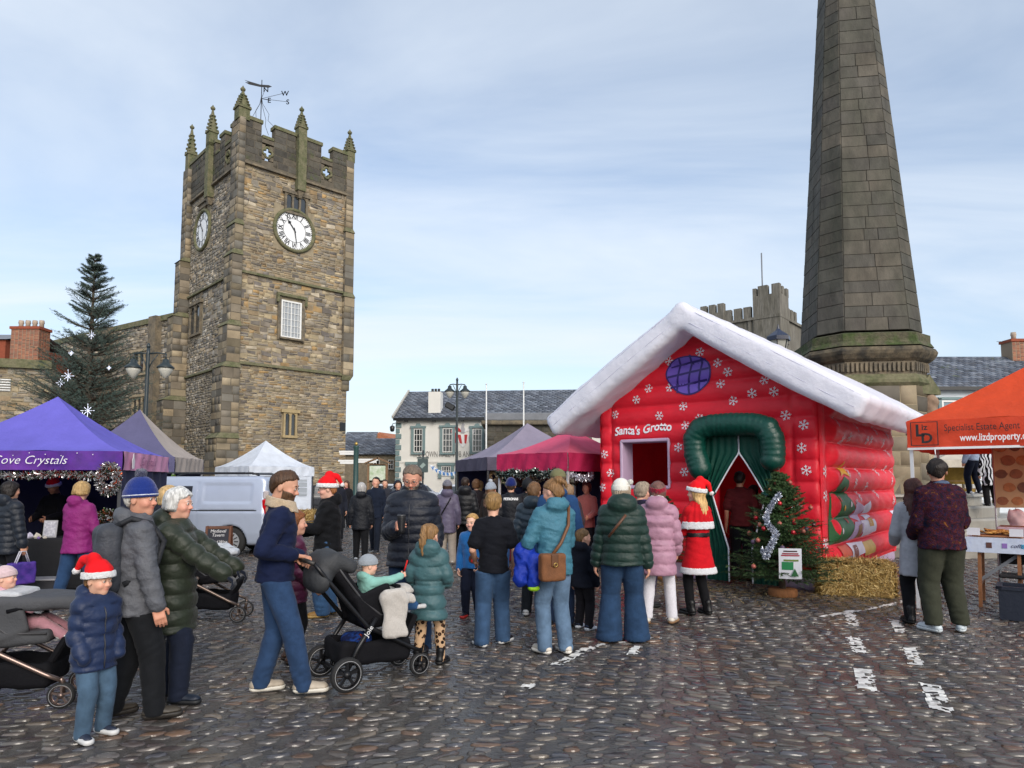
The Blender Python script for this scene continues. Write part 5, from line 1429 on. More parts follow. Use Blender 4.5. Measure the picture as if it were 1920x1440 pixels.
def tapered_blocks(face):
 z = zC3
 while z < zend:
  h_ = random.uniform(.30, .40); z2 = min(z + h_, zend)
  r0, r1 = octo(wat(z) + .0, .40, z), octo(wat(z2), .40, z2)
  a0, a1, c0, c1 = r0[face], r0[(face + 1) % 8], r1[face], r1[(face + 1) % 8]
  n = nrm(np.cross(a1 - a0, c0 - a0)); L = np.linalg.norm(a1 - a0)
  k = max(1, int(round(L / random.uniform(.55, .8)))); cut = sorted([0] + [(i + random.uniform(-.18, .18)) / k for i in range(1, k)] + [1])
  for u0, u1 in zip(cut[:-1], cut[1:]):
   gp_ = .003 / L; v0, v1 = .008, .992
   u0_, u1_ = u0 + gp_, u1 - gp_
   q = lambda u, v: (a0 + (a1 - a0) * u) * (1 - v) + (c0 + (c1 - c0) * u) * v
   pr = random.uniform(.012, .022); i_ = .008 / L
   B = [q(u0_, v0), q(u1_, v0), q(u1_, v1), q(u0_, v1)]
   st.append((np.array([[p - n * .02 for p in B] + [q(u0_ + i_, v0 + .02) + n * pr, q(u1_ - i_, v0 + .02) + n * pr, q(u1_ - i_, v1 - .02) + n * pr, q(u0_ + i_, v1 - .02) + n * pr]]), stone_cols(1, DARKASH, .08), np.array([h_ * L / k])))
  z = z2
for f_ in (7, 0, 1, 2, 6): tapered_blocks(f_)
M_OBE = mat('obelisk_stone', attr=True, rough=.9, bump=.5, bscale=9, var=.42, vscale=.9, color2=(.050, .050, .036), ramp=(.45, .7), streak=(1, 1, .45), bdist=.04)
lay(st, ob, M_OBE, 'block', 280, 'shaft_blocks')
osolid([(wbase + .02, zC3 - .05), (wbase + .16, zC3 - .1), (wbase + .16, zC3 - .3), (wbase + .23, zC2 + .02)], 'weathering', M_DMOSS)
osolid([(wbase + .25, zC2 - .02), (wbase + .30, zC2 - .12), (wbase + .28, zC2 - .2), (wbase + .20, zC2 - .32), (wbase + .12, zC2 - .38)][::-1], 'cornice', mat('cornice_stone', hexc('#6b604d'), .95, bump=.6, bscale=9, var=.3, vscale=3, color2=hexc('#35322c'), bdist=.04))
osolid([(wbase + .05, zC1 - .05), (wbase + .10, zC2 - .36)], 'frieze', M_OLDST)
for f_ in (7, 0, 1):
 r0, r1 = octo(wbase + .08, .40, zC1 + .02), octo(wbase + .10, .40, zC2 - .40)
 a0, a1, c0 = r0[f_], r0[(f_ + 1) % 8], r1[f_]; L = np.linalg.norm(a1 - a0); cnt = int(L / .11)
 b = MB(); n = nrm(np.cross(a1 - a0, c0 - a0)); d_ = nrm(a1 - a0)
 for k in range(cnt):
  b.box(a0 + d_ * (k + .5) * L / cnt + UZ * (zC2 - .40 - zC1) * .5 + n * .02, (.06, .06, (zC2 - zC1 - .45) * random.uniform(.8, 1)), np.stack([d_, n, UZ], 1))
 b.build('fluting', M_OLDST, ob, kind='stuff')
osolid([(wbase + .12, zC0 - .08), (wbase + .19, zC0), (wbase + .19, zC0 + .08), (wbase + .10, zC1 - .02)], 'roll_moulding', M_MOSSY)
osolid([(wbase + .14, 0), (wbase + .10, zC0 - .05)], 'pedestal', M_JOINT)
st = []
for f_ in (6, 7, 0, 1, 2):
 r0 = octo(wbase + .12, .40, 0); a0, a1 = r0[f_], r0[(f_ + 1) % 8]; d_ = nrm(a1 - a0); n = nrm(np.cross(d_, UZ))
 st.append(stones(a0, d_, n, np.linalg.norm(a1 - a0), .3, zC0 - .06, (.36, .5), (.5, .9), gap=.010, proud=(.003, .009), pal=ASHLAR, jit=.03))
lay(st, ob, M_ASH, 'block', 0, 'pedestal_blocks')
bp = at(1733, 735, YO - .9); cb = thing('carved_bracket', None, None); cb.parent = ob
g_ = MB()
g_.prism([(-.42, 0), (.42, 0), (.42, .10), (0, .52), (-.42, .10)], (bp[0] - .05, bp[1] - .35, bp[2] - .1), (.9, .4, 0), (0, 0, 1), -.7); g_.build('gable_hood', M_MOSSY, cb)
sf_ = lambda P: smin(smin(d_ell(P, bp + (0, -.2, -.35), (.2, .2, .28)), d_ell(P, bp + (0, -.15, -.7), (.28, .24, .3)), .08), d_ell(P, bp + (0, 0, -1.05), (.16, .2, .25)), .1) - .03 * wob(P, 14)
soft('carving', sf_, bp - (.5, .6, 1.5), bp + (.5, .5, .2), .045, mat('sandstone', hexc('#8a7360'), .95, bump=.5, bscale=20, var=.3), cb)
stp = thing('obelisk_steps', 'round grey stone steps at the foot of the obelisk', 'steps')
for i in range(5):
 b = MB().smooth(False); r = 4.1 - i * .36; z0_, z1_ = i * .27, (i + 1) * .27
 b.lathe([(r, z0_ + (.0 if i == 0 else -.03)), (r + .02, z1_ - .05), (r - .01, z1_), (r - .5, z1_)], OC, 40, cap=False)
 b.build('step', mat('step_stone', hexc('#8b877f'), .4, bump=.4, bscale=10, var=.25, vscale=2, rvar=.15), stp)
MB().lathe([(2.8, 1.30), (2.78, 1.352)], OC, 40).build('platform', mat('step_stone'), stp)
 # --- white slate-roofed house on the right
rh = thing('white_house', 'white rendered house with mossy slate roof behind the obelisk', 'house')
YR = 36.0; a, b_ = at(1640, 900, YR), at(2200, 900, YR); zeR, zrR = at(1800, 727, YR)[2], at(1800, 669, YR + 3.6)[2]
MB().box(((a[0] + b_[0]) / 2, YR + 4, zeR / 2), (b_[0] - a[0], 8, zeR)).build('wall', mat('pale_blue_render', (.62, .67, .72), .85, bump=.2, bscale=20, var=.06), rh)
slate_roof(rh, (a[0], YR - .3, zeR), (b_[0], YR - .3, zeR), (a[0], YR + 3.6, zrR), (b_[0], YR + 3.6, zrR), 15, .36, M_SLATEM, .02)
MB().bar((a[0], YR - .36, zeR - .08), (b_[0], YR - .36, zeR - .08), .14, .18).build('gutter', M_BLACKP, rh)
for (x0, x1) in ((1766, 1797), (1824, 1856), (1885, 1915)):
 w0, w1 = at(x0, 800, YR), at(x1, 751, YR)
 framed_window(np.array((0, YR - .1, 0)), np.array((1., 0, 0)), np.array((0, -1., 0)), w0[0], w1[0], w0[2], w1[2], rh, 1, 2, M_WHITEP, .09, recess=.05, glass=mat('sky_glass', (.12, .2, .26), .06, spec=.9))
 for s in (w0[0] - .09, w1[0] + .09): MB().box((s, YR - .06, (w0[2] + w1[2]) / 2), (.16, .14, w1[2] - w0[2] + .2)).build('architrave', M_SAGE, rh)
 MB().box(((w0[0] + w1[0]) / 2, YR - .06, w1[2] + .1), (w1[0] - w0[0] + .34, .14, .14)).build('architrave', M_SAGE, rh)
pc = at(1911, 650, YR + 3)
brick_stack('chimney_stack', 'red brick chimney stack on the ridge of the white house', (pc[0], YR + 3.4, 0), .9, .9, zeR, at(1911, 640, YR + 3)[2], 1, 60)
ae = at(1905, 660, YR + 3)
aer = thing('tv_aerial', 'thin television aerial on the ridge of the white house', 'aerial', (ae[0] - .15, YR + 3.6, zrR))
MB().smooth().tube([(0, 0, -.2), (0, 0, .95)], .02, 5).build('mast', M_LEAD, aer)
MB().smooth().tube([(-.5, 0, .9), (.15, 0, .92)], .015, 5).build('boom', M_LEAD, aer)
 # --- conifers
M_NEEDLE = mat('fir_needles', attr=True, rough=.6, spec=.3, var=.2, vscale=20)
M_TRUNK = mat('fir_bark', (.07, .05, .035), .9, bump=.5, bscale=40, var=.3)
def conifer(root, H, R, z0, whorls, per, twigs, needles, nl, nw, gap=0.0, seed=1, droop=.25, power=1.0, topbare=.06, cols=((.020, .045, .022), (.045, .085, .032))):
 rg = np.random.default_rng(seed)
 MB().smooth().tube([(0, 0, .0), (0, 0, z0 + (H - z0) * .6), (0, 0, H)], [R * .055 + .01, R * .03, .006], 8).build('trunk', M_TRUNK, root)
 segs = []          # twig start, direction, length, colour
 stems = MB()
 for i in range(whorls):
  f = (i + rg.uniform(-.3, .3)) / whorls; f = min(max(f, 0), .985)
  z = z0 + (H - z0) * f * .97 if whorls < 40 else z0 + (H - z0) * max(0, f + rg.uniform(-.05, .05) * (1 - f) * 2)
  L0 = R * max(.02, (1 - f)) ** power * 1.0 + .02 * R
  for j in range(per):
   if rg.random() < gap + (.55 * f if whorls > 40 else 0): continue
   a = rg.uniform(0, 2 * pi); L = L0 * rg.uniform(.55, 1.12)
   d = np.array((cos(a), sin(a), -droop * (1 - f) + .45 * f + rg.uniform(-.1, .1))); d /= np.linalg.norm(d)
   o = np.array((0, 0, z))
   mid = o + d * L * .5; end = o + d * L + np.array((0, 0, L * .14))
   stems.tube([o, mid, end], [.010 * R + .002, .006 * R + .001, .002], 4, cap=False)
   side = np.cross(d, (0, 0, 1)); side /= np.linalg.norm(side) + 1e-6
   for t in range(twigs):
    u = .18 + .82 * (t + rg.uniform(0, .8)) / twigs
    p = (1 - u) ** 2 * o + 2 * u * (1 - u) * mid + u * u * end
    sg = 1 if (t % 2) else -1
    td = d * .75 + side * sg * rg.uniform(.5, .95) + np.array((0, 0, rg.uniform(-.12, .22)))
    td /= np.linalg.norm(td)
    segs.append((p, td, L * .34 * (1.15 - u) + .03 * R, rg.uniform(0, 1)))
   segs.append((mid, d, L * .5, rg.uniform(0, 1))); segs.append((p, d, L * .22, rg.uniform(.3, 1)))
 stems.build('branches', M_TRUNK, root, kind='stuff')
 P = np.array([s[0] for s in segs]); D = np.array([s[1] for s in segs]); Ls = np.array([s[2] for s in segs]); cv = np.array([s[3] for s in segs])
 n = len(P); m = needles
 u = (np.arange(m)[None] + rg.uniform(0, 1, (n, m))) / m
 base = P[:, None] + D[:, None] * (u * Ls[:, None])[..., None]
 rnd = rg.normal(0, 1, (n, m, 3)); rnd -= (rnd * D[:, None]).sum(-1, keepdims=True) * D[:, None]
 rnd /= np.linalg.norm(rnd, axis=-1, keepdims=True) + 1e-6
 nd = rnd * .8 + D[:, None] * .65 + np.array((0, 0, .1)); nd /= np.linalg.norm(nd, axis=-1, keepdims=True)
 tip = base + nd * nl * rg.uniform(.7, 1.2, (n, m, 1))
 wv = np.cross(nd, D[:, None]); wv /= np.linalg.norm(wv, axis=-1, keepdims=True) + 1e-6
 V = np.stack([base - wv * nw, base + wv * nw, tip], 2).reshape(-1, 3)
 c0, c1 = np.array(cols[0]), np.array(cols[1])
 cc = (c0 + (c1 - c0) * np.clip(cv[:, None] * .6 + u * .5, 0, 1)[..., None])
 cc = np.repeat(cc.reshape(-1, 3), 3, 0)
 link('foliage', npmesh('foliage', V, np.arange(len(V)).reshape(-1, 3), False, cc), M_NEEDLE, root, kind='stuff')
 return segs
bt_ = thing('christmas_tree', 'very tall dark fir Christmas tree with white star lights beside the church', 'tree', (wx(158, 27), 27, 0))
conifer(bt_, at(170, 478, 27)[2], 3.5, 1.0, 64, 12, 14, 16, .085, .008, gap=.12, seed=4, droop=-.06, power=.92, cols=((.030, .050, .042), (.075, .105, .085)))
M_STARL = mat('star_light', (.6, .62, .7), .4, emit=((.75, .8, 1.0), .8))
for (px_, py_, s_) in ((128, 705, .24), (114, 718, .16), (165, 770, .26), (172, 628, .18), (155, 780, .15), (134, 662, .10), (205, 690, .08)):
 p_ = at(px_, py_, 25.4 if py_ > 650 else 26.3)
 st_ = thing('star_light', 'white star light hanging on the very tall Christmas tree', 'light', p_, group='star lights on the tall tree')
 b = MB()
 for k in range(8):
  a = k * pi / 4; L = s_ * (1 if k % 2 == 0 else .7)
  b.bar((0, 0, 0), (L * cos(a), -.03, L * sin(a)), .014)
 b.build('star', M_STARL, st_)
 # --- lamps and posts
M_LAMPG = mat('lamp_glass', (.72, .70, .62), .35, transl=.3)
def street_lamp(label, px, Y, py_top, py_l, px_l, px_r, armz=None):
 X = wx(px, Y); t = thing('street_lamp', label, 'street lamp', (X, Y, 0))
 zt = at(px, py_top, Y)[2]; zl = at(px, py_l, Y)[2]
 m = MB().smooth(); m.lathe([(.13, 0), (.13, 1.0), (.09, 1.1), (.075, 1.2), (.055, zt - .2), (.05, zt)], n=10); m.lathe([(.05, 0), (.07, .05), (.02, .16)], (0, 0, zt), 8); m.build('post', mat('lamp_dark_green', (.018, .028, .032), .4), t)
 for pxx in (px_l, px_r):
  dx = wx(pxx, Y) - X; s = 1 if dx > 0 else -1
  ar = MB().smooth(); ar.tube([(0, 0, zt - .2), (dx * .5, 0, zt - .17), (dx, 0, zt - .2)], .028, 6); ar.tube([(0, 0, zt - .75), (dx * .25, 0, zt - .45), (dx * .55, 0, zt - .22)], .018, 5); ar.tube([(dx, 0, zt - .2), (dx, 0, zl + .25)], .025, 6)
  ar.build('arm', mat('lamp_dark_green'), t)
  ln = thing('lantern', None, None, (dx, 0, zl)); ln.parent = t
  MB().smooth().lathe([(.04, .27), (.09, .24), (.10, .14), (.14, .10), (.26, .0), (.27, -.04), (.24, -.05)], n=14).build('hood', mat('lamp_dark_green'), ln)
  MB().smooth().lathe([(.22, -.05), (.21, -.12), (.13, -.26), (.05, -.36), (.01, -.38)], n=14).build('globe', M_LAMPG, ln)
 return t
street_lamp('dark twin-arm street lamp in front of the tall Christmas tree', 268, 22.0, 652, 688, 241, 302)
l2 = street_lamp('dark twin-arm street lamp in front of the white pub', 856, 34.0, 714, 733, 842, 871)
cm_ = MB(); cm_.box((-.35, 0, at(856, 762, 34)[2]), (.5, .3, .3), Ry(.5), bev=.05); cm_.build('flood_light', M_BLACKP, l2)
fpx = at(668, 838, 30)
sp = thing('finger_post', 'green finger signpost with white direction arms beside the tower', 'signpost', (fpx[0], 30, 0))
MB().smooth().lathe([(.16, 0), (.16, .9), (.12, 1.0), (.11, fpx[2] - .1), (.13, fpx[2]), (.13, fpx[2] + .05)], n=10).build('post', mat('post_green', (.02, .06, .055), .4), sp)
MB().smooth().lathe([(.03, 0), (.09, .08), (.03, .17)], (0, 0, fpx[2] + .05), 8).build('finial', M_GOLD, sp)
for (py_, L) in ((847, -.75), (851, -.72), (864, -.78), (868, -.7), (866, .85), (862, .9)):
 z = at(668, py_, 30)[2]; MB().box((L / 2 + .05 * (L > 0), -.0, z), (abs(L), .04, .085)).build('finger', M_WHITEP, sp)
npx = at(708, 900, 27)
nbd = thing('notice_board', 'wooden map board with small gabled roof on posts', 'notice board', (npx[0], 27, 0))
zt_, zb2, zpk = at(708, 871, 27)[2], at(708, 904, 27)[2], at(708, 864, 27)[2]
for s in (-1, 1): MB().box((s * .36, 0, zt_ / 2), (.09, .09, zt_)).build('post', mat('board_wood', hexc('#7a5f45'), .8, var=.2), nbd)
MB().box((0, -.05, (zt_ + zb2) / 2), (.62, .04, zt_ - zb2)).build('map_panel', mat('map_print', hexc('#c9cfc0'), .5, color2=hexc('#9db08c'), vscale=6), nbd)
for (x0, x1, z0_, z1_) in ((-.4, .4, 0, .07), (-.4, .4, zt_ - zb2 - .05, zt_ - zb2 + .02)): MB().box(((x0 + x1) / 2, -.03, zb2 + (z0_ + z1_) / 2), (x1 - x0, .08, z1_ - z0_)).build('rail', mat('board_wood'), nbd)
for s in (-1, 1): MB().box((s * .24, 0, zt_ + .16), (.56, .22, .05), Ry(s * .4)).build('roof_board', mat('board_wood'), nbd)
ppx = at(793, 873, 40)
psn = thing('pub_sign', 'small dark green hanging pub sign on a post before the white pub', 'sign', (ppx[0], 40, 0))
MB().smooth().tube([(0, 0, 0), (0, 0, ppx[2] + .9)], .05, 8).build('post', M_BLACKP, psn)
MB().box((0, -.08, ppx[2]), (.62, .06, .8), bev=.02).build('board', mat('pub_sign_green', hexc('#3b4a4a'), .5), psn)
MB().box((0, -.12, ppx[2]), (.2, .02, .3), Ry(.78)).build('emblem', mat('emblem_pale', hexc('#8a9a94'), .6), psn)
MB().box((0, -.08, ppx[2] + .45), (.7, .08, .08)).build('top_rail', mat('pub_sign_green'), psn)
bu = thing('bunting', 'string of small blue and white flags across the pub front', 'bunting', (0, 0, 0))
pa, pb = at(805, 872, 44), at(874, 873, 42)
cv_ = [pa + (pb - pa) * t - UZ * .45 * 4 * t * (1 - t) for t in np.linspace(0, 1, 20)]
MB().smooth().tube(cv_, .01, 4).build('cord', M_WHITEP, bu)
for i, p_ in enumerate(cv_[:-1]):
 MB().add([p_, p_ + (.22, 0, 0), p_ + (.11, -.05, -.26)], [(0, 1, 2)]).build('pennant', mat('flag_blue', hexc('#3f7fc4'), .8) if i % 2 else mat('flag_white', (.7, .73, .76), .8), bu)
 # --- stalls
M_ALU = mat('frame_white', (.6, .6, .62), .4, metal=.3)
def canopy(name, label, corner, ex, ey, w, d, ze, zp, roofm, val, vh=.3, legs=True, ridge=.08, sag=.16, walls=(), bow=.03, legm=None, scallop=0.0, legz=None):
 """corner: ground point; ex, ey unit edges of lengths w, d; val: four valance materials (front, right, back, left)"""
 corner, ex, ey = np.array(corner, float), nrm(ex), nrm(ey)
 t = thing(name, label, 'stall', corner)
 C = [np.zeros(3), ex * w, ex * w + ey * d, ey * d]
 cen = (C[0] + C[2]) / 2; ap = cen + UZ * zp
 roofm = roofm if isinstance(roofm, (list, tuple)) else [roofm] * 4
 for i in range(4):
  a, b_ = C[i] + UZ * ze, C[(i + 1) % 4] + UZ * ze
  nu, nv = 22, 16; G = np.zeros((nv + 1, nu + 1, 3))
  for j in range(nv + 1):
   v = j / nv
   for k in range(nu + 1):
    u = k / nu; p = a + (b_ - a) * u
    q = p + (ap - p) * v; q[2] = ze + (zp - ze) * (v ** (1 + sag * 2.2)) - .05 * sin(pi * u) * (1 - v) * v * 2 + .012 * sin(u * 23 + v * 9 + i) * (1 - v) * sin(pi * u)
    edge = 4 * u * (1 - u); q[2] -= .04 * edge * v * (1 - v) * 2
    G[j, k] = q
  m = MB().smooth(); m.grid(G); m.build('roof_panel', roofm[i], t)
  out = nrm(np.cross(b_ - a, UZ)); nu = 40; H_ = np.zeros((7, nu + 1, 3))
  for j in range(7):
   v = j / 6
   for k in range(nu + 1):
    u = k / nu
    H_[j, k] = a + (b_ - a) * u - UZ * (vh * v + scallop * v * abs(sin(u * pi * 6))) + out * (.012 + .03 * v * sin(u * 17 + i * 2) * sin(pi * u) + .015 * sin(u * 41 + v * 3))
  m = MB().smooth(); m.grid(H_); m.build('valance', val[i], t)
 if legs:
  for c in C:
   q = c + nrm(cen - c) * .05
   MB().box(q + UZ * ze / 2, (.04, .04, ze), np.stack([ex, ey, UZ], 1)).build('leg', legm or M_ALU, t)
  for i in range(4):
   a, b_ = C[i] * .97 + cen * .03, C[(i + 1) % 4] * .97 + cen * .03
   MB().bar(a + UZ * (ze - .04), b_ + UZ * (ze - .04), .03).build('frame_bar', legm or M_ALU, t)
 for (i, m_, z0_) in walls:
  a, b_ = C[i] * .98 + cen * .02, C[(i + 1) % 4] * .98 + cen * .02; n_ = 30; G = np.zeros((8, n_ + 1, 3))
  out = nrm(np.cross(b_ - a, UZ))
  for j in range(8):
   for k in range(n_ + 1): G[j, k] = a + (b_ - a) * k / n_ + UZ * (z0_ + (ze - z0_) * j / 7) + out * .02 * sin(k * 1.1)
  MB().smooth().grid(G).build('side_curtain', m_, t)
 return t, C
def canvas(n, h, tr=.25): return mat(n, hexc(h), .75, bump=.5, bscale=7, var=.12, vscale=2, spec=.25, transl=tr, bdist=.05)
wcv = canvas('white_canvas', '#e4eaf4', .3)
gy = 29.5; ga_ = wx(466, gy); gex, gey = nrm((.66, .75, 0)), nrm((-.75, .66, 0)); gwd = 3.2; Rg = np.stack([gex, gey, UZ], 1)
wg, _ = canopy('white_gazebo', 'white pop-up gazebo with side walls at the foot of the clock tower', (ga_, gy, 0), gex, gey, gwd, 3.1, at(466, 874, gy)[2], at(497, 826, gy + 2.2)[2], wcv, [wcv] * 4, .42, walls=((1, wcv, .05), (2, wcv, .05), (3, wcv, .05)), legm=mat('frame_dark', (.04, .04, .045), .4))
MB().box(gex * gwd * .82 + gey * .02 + UZ * 1.1, (.9, .03, 2.1), Rg).build('front_panel', wcv, wg)
MB().box(gex * gwd * .82 - gey * .01 + UZ * 1.35, (.42, .03, .75), Rg).build('window_panel', mat('clear_vinyl', (.35, .38, .42), .15), wg)
for k in range(3): MB().box(gex * gwd * .82 - gey * .03 + UZ * (1.1 + k * .25), (.42, .02, .03), Rg).build('glazing_bar', wcv, wg)
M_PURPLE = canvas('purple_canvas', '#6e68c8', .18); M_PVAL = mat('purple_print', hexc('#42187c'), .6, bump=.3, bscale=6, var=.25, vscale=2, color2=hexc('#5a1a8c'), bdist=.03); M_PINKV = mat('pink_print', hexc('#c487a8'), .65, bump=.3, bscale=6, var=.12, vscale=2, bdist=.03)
ps_c = at(228, 900, 10.5) * (1, 1, 0); ang = radians(9)
pex = np.array((cos(ang), sin(ang), 0)); pey = np.array((-sin(ang) - .10, cos(ang), 0)); pey = nrm(pey)
zev = at(228, 846, 10.5)[2]
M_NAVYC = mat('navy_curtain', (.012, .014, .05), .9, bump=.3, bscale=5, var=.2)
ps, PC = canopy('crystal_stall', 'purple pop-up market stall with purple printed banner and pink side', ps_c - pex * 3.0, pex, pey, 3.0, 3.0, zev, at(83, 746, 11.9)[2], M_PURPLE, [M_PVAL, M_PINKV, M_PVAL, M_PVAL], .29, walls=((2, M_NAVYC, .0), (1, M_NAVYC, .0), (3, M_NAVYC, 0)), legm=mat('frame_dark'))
PO = np.array(ps_c - pex * 3.0)
M_WTXT = mat('white_print', (.75, .75, .76), .7)
pn3 = nrm(np.cross(pex, UZ))
text_on('banner_lettering', 'Cove Crystals', lambda X, Y: (pex * 1.20 + UZ * (zev - .20) + pn3 * .06)[None] + np.outer(X, pex) + np.outer(Y, UZ), M_WTXT, ps, .18, maxw=1.05, shear=.35, bold=-.002)
for k in range(11): MB().box(pex * (.4 + k * .22) + UZ * (zev - .035 - .02 * (k % 3)) + pn3 * .06, (.012, .006, .012)).build('star_print', M_WTXT, ps)
pr3 = nrm(np.cross(pey, UZ))
text_on('banner_lettering', 'Crystals', lambda X, Y: (pex * 3.0 + pey * .8 + UZ * (zev - .2) + pr3 * .06)[None] + np.outer(X, pey) + np.outer(Y, UZ), mat('pink_letter', hexc('#9a5a80'), .7), ps, .2, maxw=1.0, shear=.3)
MB().prism([(0, 0), (.1, 0), (.12, .12), (.05, .24), (-.02, .12)], pex * 3.0 + pey * .35 + UZ * (zev - .26) + pr3 * .055, pey, UZ, -.005).build('crystal_print', M_WTXT, ps)
def tinsel(name, label, pts, r, n, cols, seed=0, cat='garland', group=None, rough=.25, metal=.7, leaf=.035):
 rg = np.random.default_rng(seed); pts = np.array(pts, float)
 seg = np.linalg.norm(np.diff(pts, axis=0), axis=1); cum = np.concatenate([[0], np.cumsum(seg)])
 u = rg.uniform(0, cum[-1], n); P = np.stack([np.interp(u, cum, pts[:, i]) for i in range(3)], 1)
 D = rg.normal(0, 1, (n, 3)); D /= np.linalg.norm(D, axis=1, keepdims=True)
 S = np.cross(D, rg.normal(0, 1, (n, 3))); S /= np.linalg.norm(S, axis=1, keepdims=True) + 1e-6
 L = r * rg.uniform(.6, 1.1, (n, 1)); w_ = leaf * r
 o0 = P + D * L * .1; o1 = P + D * L
 V = np.stack([o0 - S * w_ * 2, o0 + S * w_ * 2, o1 + S * w_, o1 - S * w_], 1).reshape(-1, 3)
 cc = np.repeat(np.array([hexc(c) for c in cols])[rg.integers(0, len(cols), n)], 4, 0)
 t = thing(name, label, cat, group=group)
 link('strands', npmesh('strands', V, np.arange(len(V)).reshape(-1, 4), False, cc), mat('tinsel%.1f' % metal, attr=True, rough=rough, metal=metal), t, kind='stuff')
 MB().tube(pts[::max(1, len(pts) // 30)] if len(pts) > 30 else pts, .008, 5).build('cord', mat('cord_green', (.03, .05, .03), .8), t)
 return t
gpts = [PO + pex * (.15 + 2.75 * u) + UZ * (zev - .33 - .05 * abs(sin(u * 9))) - pn3 * .05 for u in np.linspace(0, 1, 40)]
tinsel('tinsel_garland', 'red and silver tinsel garland hung under the purple banner', gpts, .085, 3200, ('#b8b8bc', '#8a2018', '#c8c8cc', '#3b4a34', '#d8d8da'), 3, leaf=.06)
wpt = PO + pex * 2.82 + UZ * 1.80 - pn3 * -.02
tinsel('tinsel_wreath', 'silver tinsel wreath with orange berries on the purple stall post', [wpt + np.array((.13 * sin(a), 0, -.08 + .20 * cos(a))) for a in np.linspace(0, 6.6, 30)], .09, 1500, ('#c8c8cc', '#9a4420', '#a8a8ae', '#39482f', '#c8c8cc'), 5, 'wreath', leaf=.06)
tinsel('tinsel_wreath', 'small green and white tinsel bunch lower on the purple stall post', [wpt + UZ * (-.75 + .14 * cos(a)) + np.array((.12 * sin(a), 0, 0)) for a in np.linspace(0, 6.3, 24)], .10, 1300, ('#5c6f4c', '#c8c8cc', '#39482f', '#8a4a30'), 6, 'wreath', leaf=.07)
M_BLKCL = mat('black_cloth', (.008, .008, .010), .9, bump=.4, bscale=8)
def cloth_table(name, label, O, ex, ey, w, d, z, m, par=None):
 t = thing(name, label, 'table', O); ex, ey = nrm(ex), nrm(ey); R = np.stack([ex, ey, UZ], 1)
 MB().box(ex * w / 2 + ey * d / 2 + UZ * (z - .015), (w, d, .03), R).build('table_top', mat('table_board', hexc('#8b7a60'), .7), t)
 for a, b_ in ((.05, .05), (w - .05, .05), (w - .05, d - .05), (.05, d - .05)): MB().box(ex * a + ey * b_ + UZ * (z - .03) / 2, (.035, .035, z - .03), R).build('leg', M_LEAD, t)
 n_ = 60; per = [ex * w * u for u in np.linspace(0, 1, 20)] + [ex * w + ey * d * u for u in np.linspace(0, 1, 12)][1:] + [ex * w * (1 - u) + ey * d for u in np.linspace(0, 1, 20)][1:] + [ey * d * (1 - u) for u in np.linspace(0, 1, 12)][1:-1]
 per = np.array(per); c = per.mean(0); G = []
 for j, (zz, o) in enumerate(((z + .006, -.02), (z + .004, .012), (z - .03, .02), (z * .6, .035), (z * .3, .045), (.03, .05))):
  ph = np.sin(np.arange(len(per)) * 1.3) * .018 * (j > 2)
  r_ = per - c; rn = r_ / np.linalg.norm(r_, axis=1, keepdims=True)
  G.append(per + rn * (o + ph)[:, None] + UZ * zz)
 mb = MB().smooth(); mb.grid(np.array(G), closeu=True); mb.add(G[0], [tuple(range(len(per)))]); mb.build('tablecloth', m, t)
 return t, O
ct, CO = cloth_table('stall_table', 'table under a black cloth in the purple stall', PO + pex * .25 + pey * .35, pex, pey, 2.4, .75, .78, M_BLKCL)
rg = random.Random(5)
MCR = [mat('crystal%d' % i, hexc(c), .15, spec=.7, var=.3, vscale=30) for i, c in enumerate(('#c9c4d6', '#8a6fb0', '#d8d0c0', '#a8886a', '#6f7f96', '#b8a0a8', '#e0e0e4', '#70584a'))]
for k in range(34):
 u, v = rg.uniform(.1, 2.3), rg.uniform(.06, .62); s = rg.uniform(.025, .065)
 c_ = CO + pex * u + pey * v + UZ * .785
 cr_ = thing('crystal', ('pale grey', 'violet', 'cream', 'brown', 'slate blue', 'dusty rose', 'clear white', 'dark brown')[k % 8] + ' crystal lying on the black stall table', 'crystal', c_, group='crystals on the purple stall table')
 b = MB(); nn = 6; V = []
 for (f, zz) in ((.7, 0), (1, s * .5), (.6, s * 1.1)):
  for q in range(nn): a = 2 * pi * q / nn + rg.uniform(-.2, .2); V.append((s * f * cos(a) * rg.uniform(.8, 1.2), s * f * sin(a), zz))
 V.append((rg.uniform(-.3, .3) * s, 0, s * 1.6))
 b.add(V, [tuple(reversed(range(nn)))] + [(r_ * nn + q, r_ * nn + (q + 1) % nn, (r_ + 1) * nn + (q + 1) % nn, (r_ + 1) * nn + q) for r_ in range(2) for q in range(nn)] + [(2 * nn + q, 2 * nn + (q + 1) % nn, 3 * nn) for q in range(nn)])
 b.build('stone', MCR[k % 8], cr_)
pf = CO + pex * 1.55 + pey * .3 + UZ * .785
fr_ = thing('price_card', 'framed price card standing on the black stall table', 'card', pf, ang)
MB().box((0, 0, .14), (.2, .015, .27), Rx(-.15)).build('frame', mat('card_frame', (.4, .4, .42), .4), fr_); MB().box((0, -.012, .14), (.165, .006, .23), Rx(-.15)).build('sheet', mat('card_sheet', (.62, .62, .66), .7, color2=(.3, .3, .36), vscale=30), fr_)
bx_ = thing('storage_crate', 'low dark storage box under the crystal table front', 'box', PO + pex * 2.0 + pey * -.15, ang)
MB().box((0, 0, .12), (.5, .3, .24), bev=.02).build('box', mat('dark_plastic', (.02, .02, .025), .5), bx_); MB().box((0, 0, .25), (.52, .32, .03), bev=.01).build('lid', mat('lid_grey', (.25, .25, .27), .5), bx_)
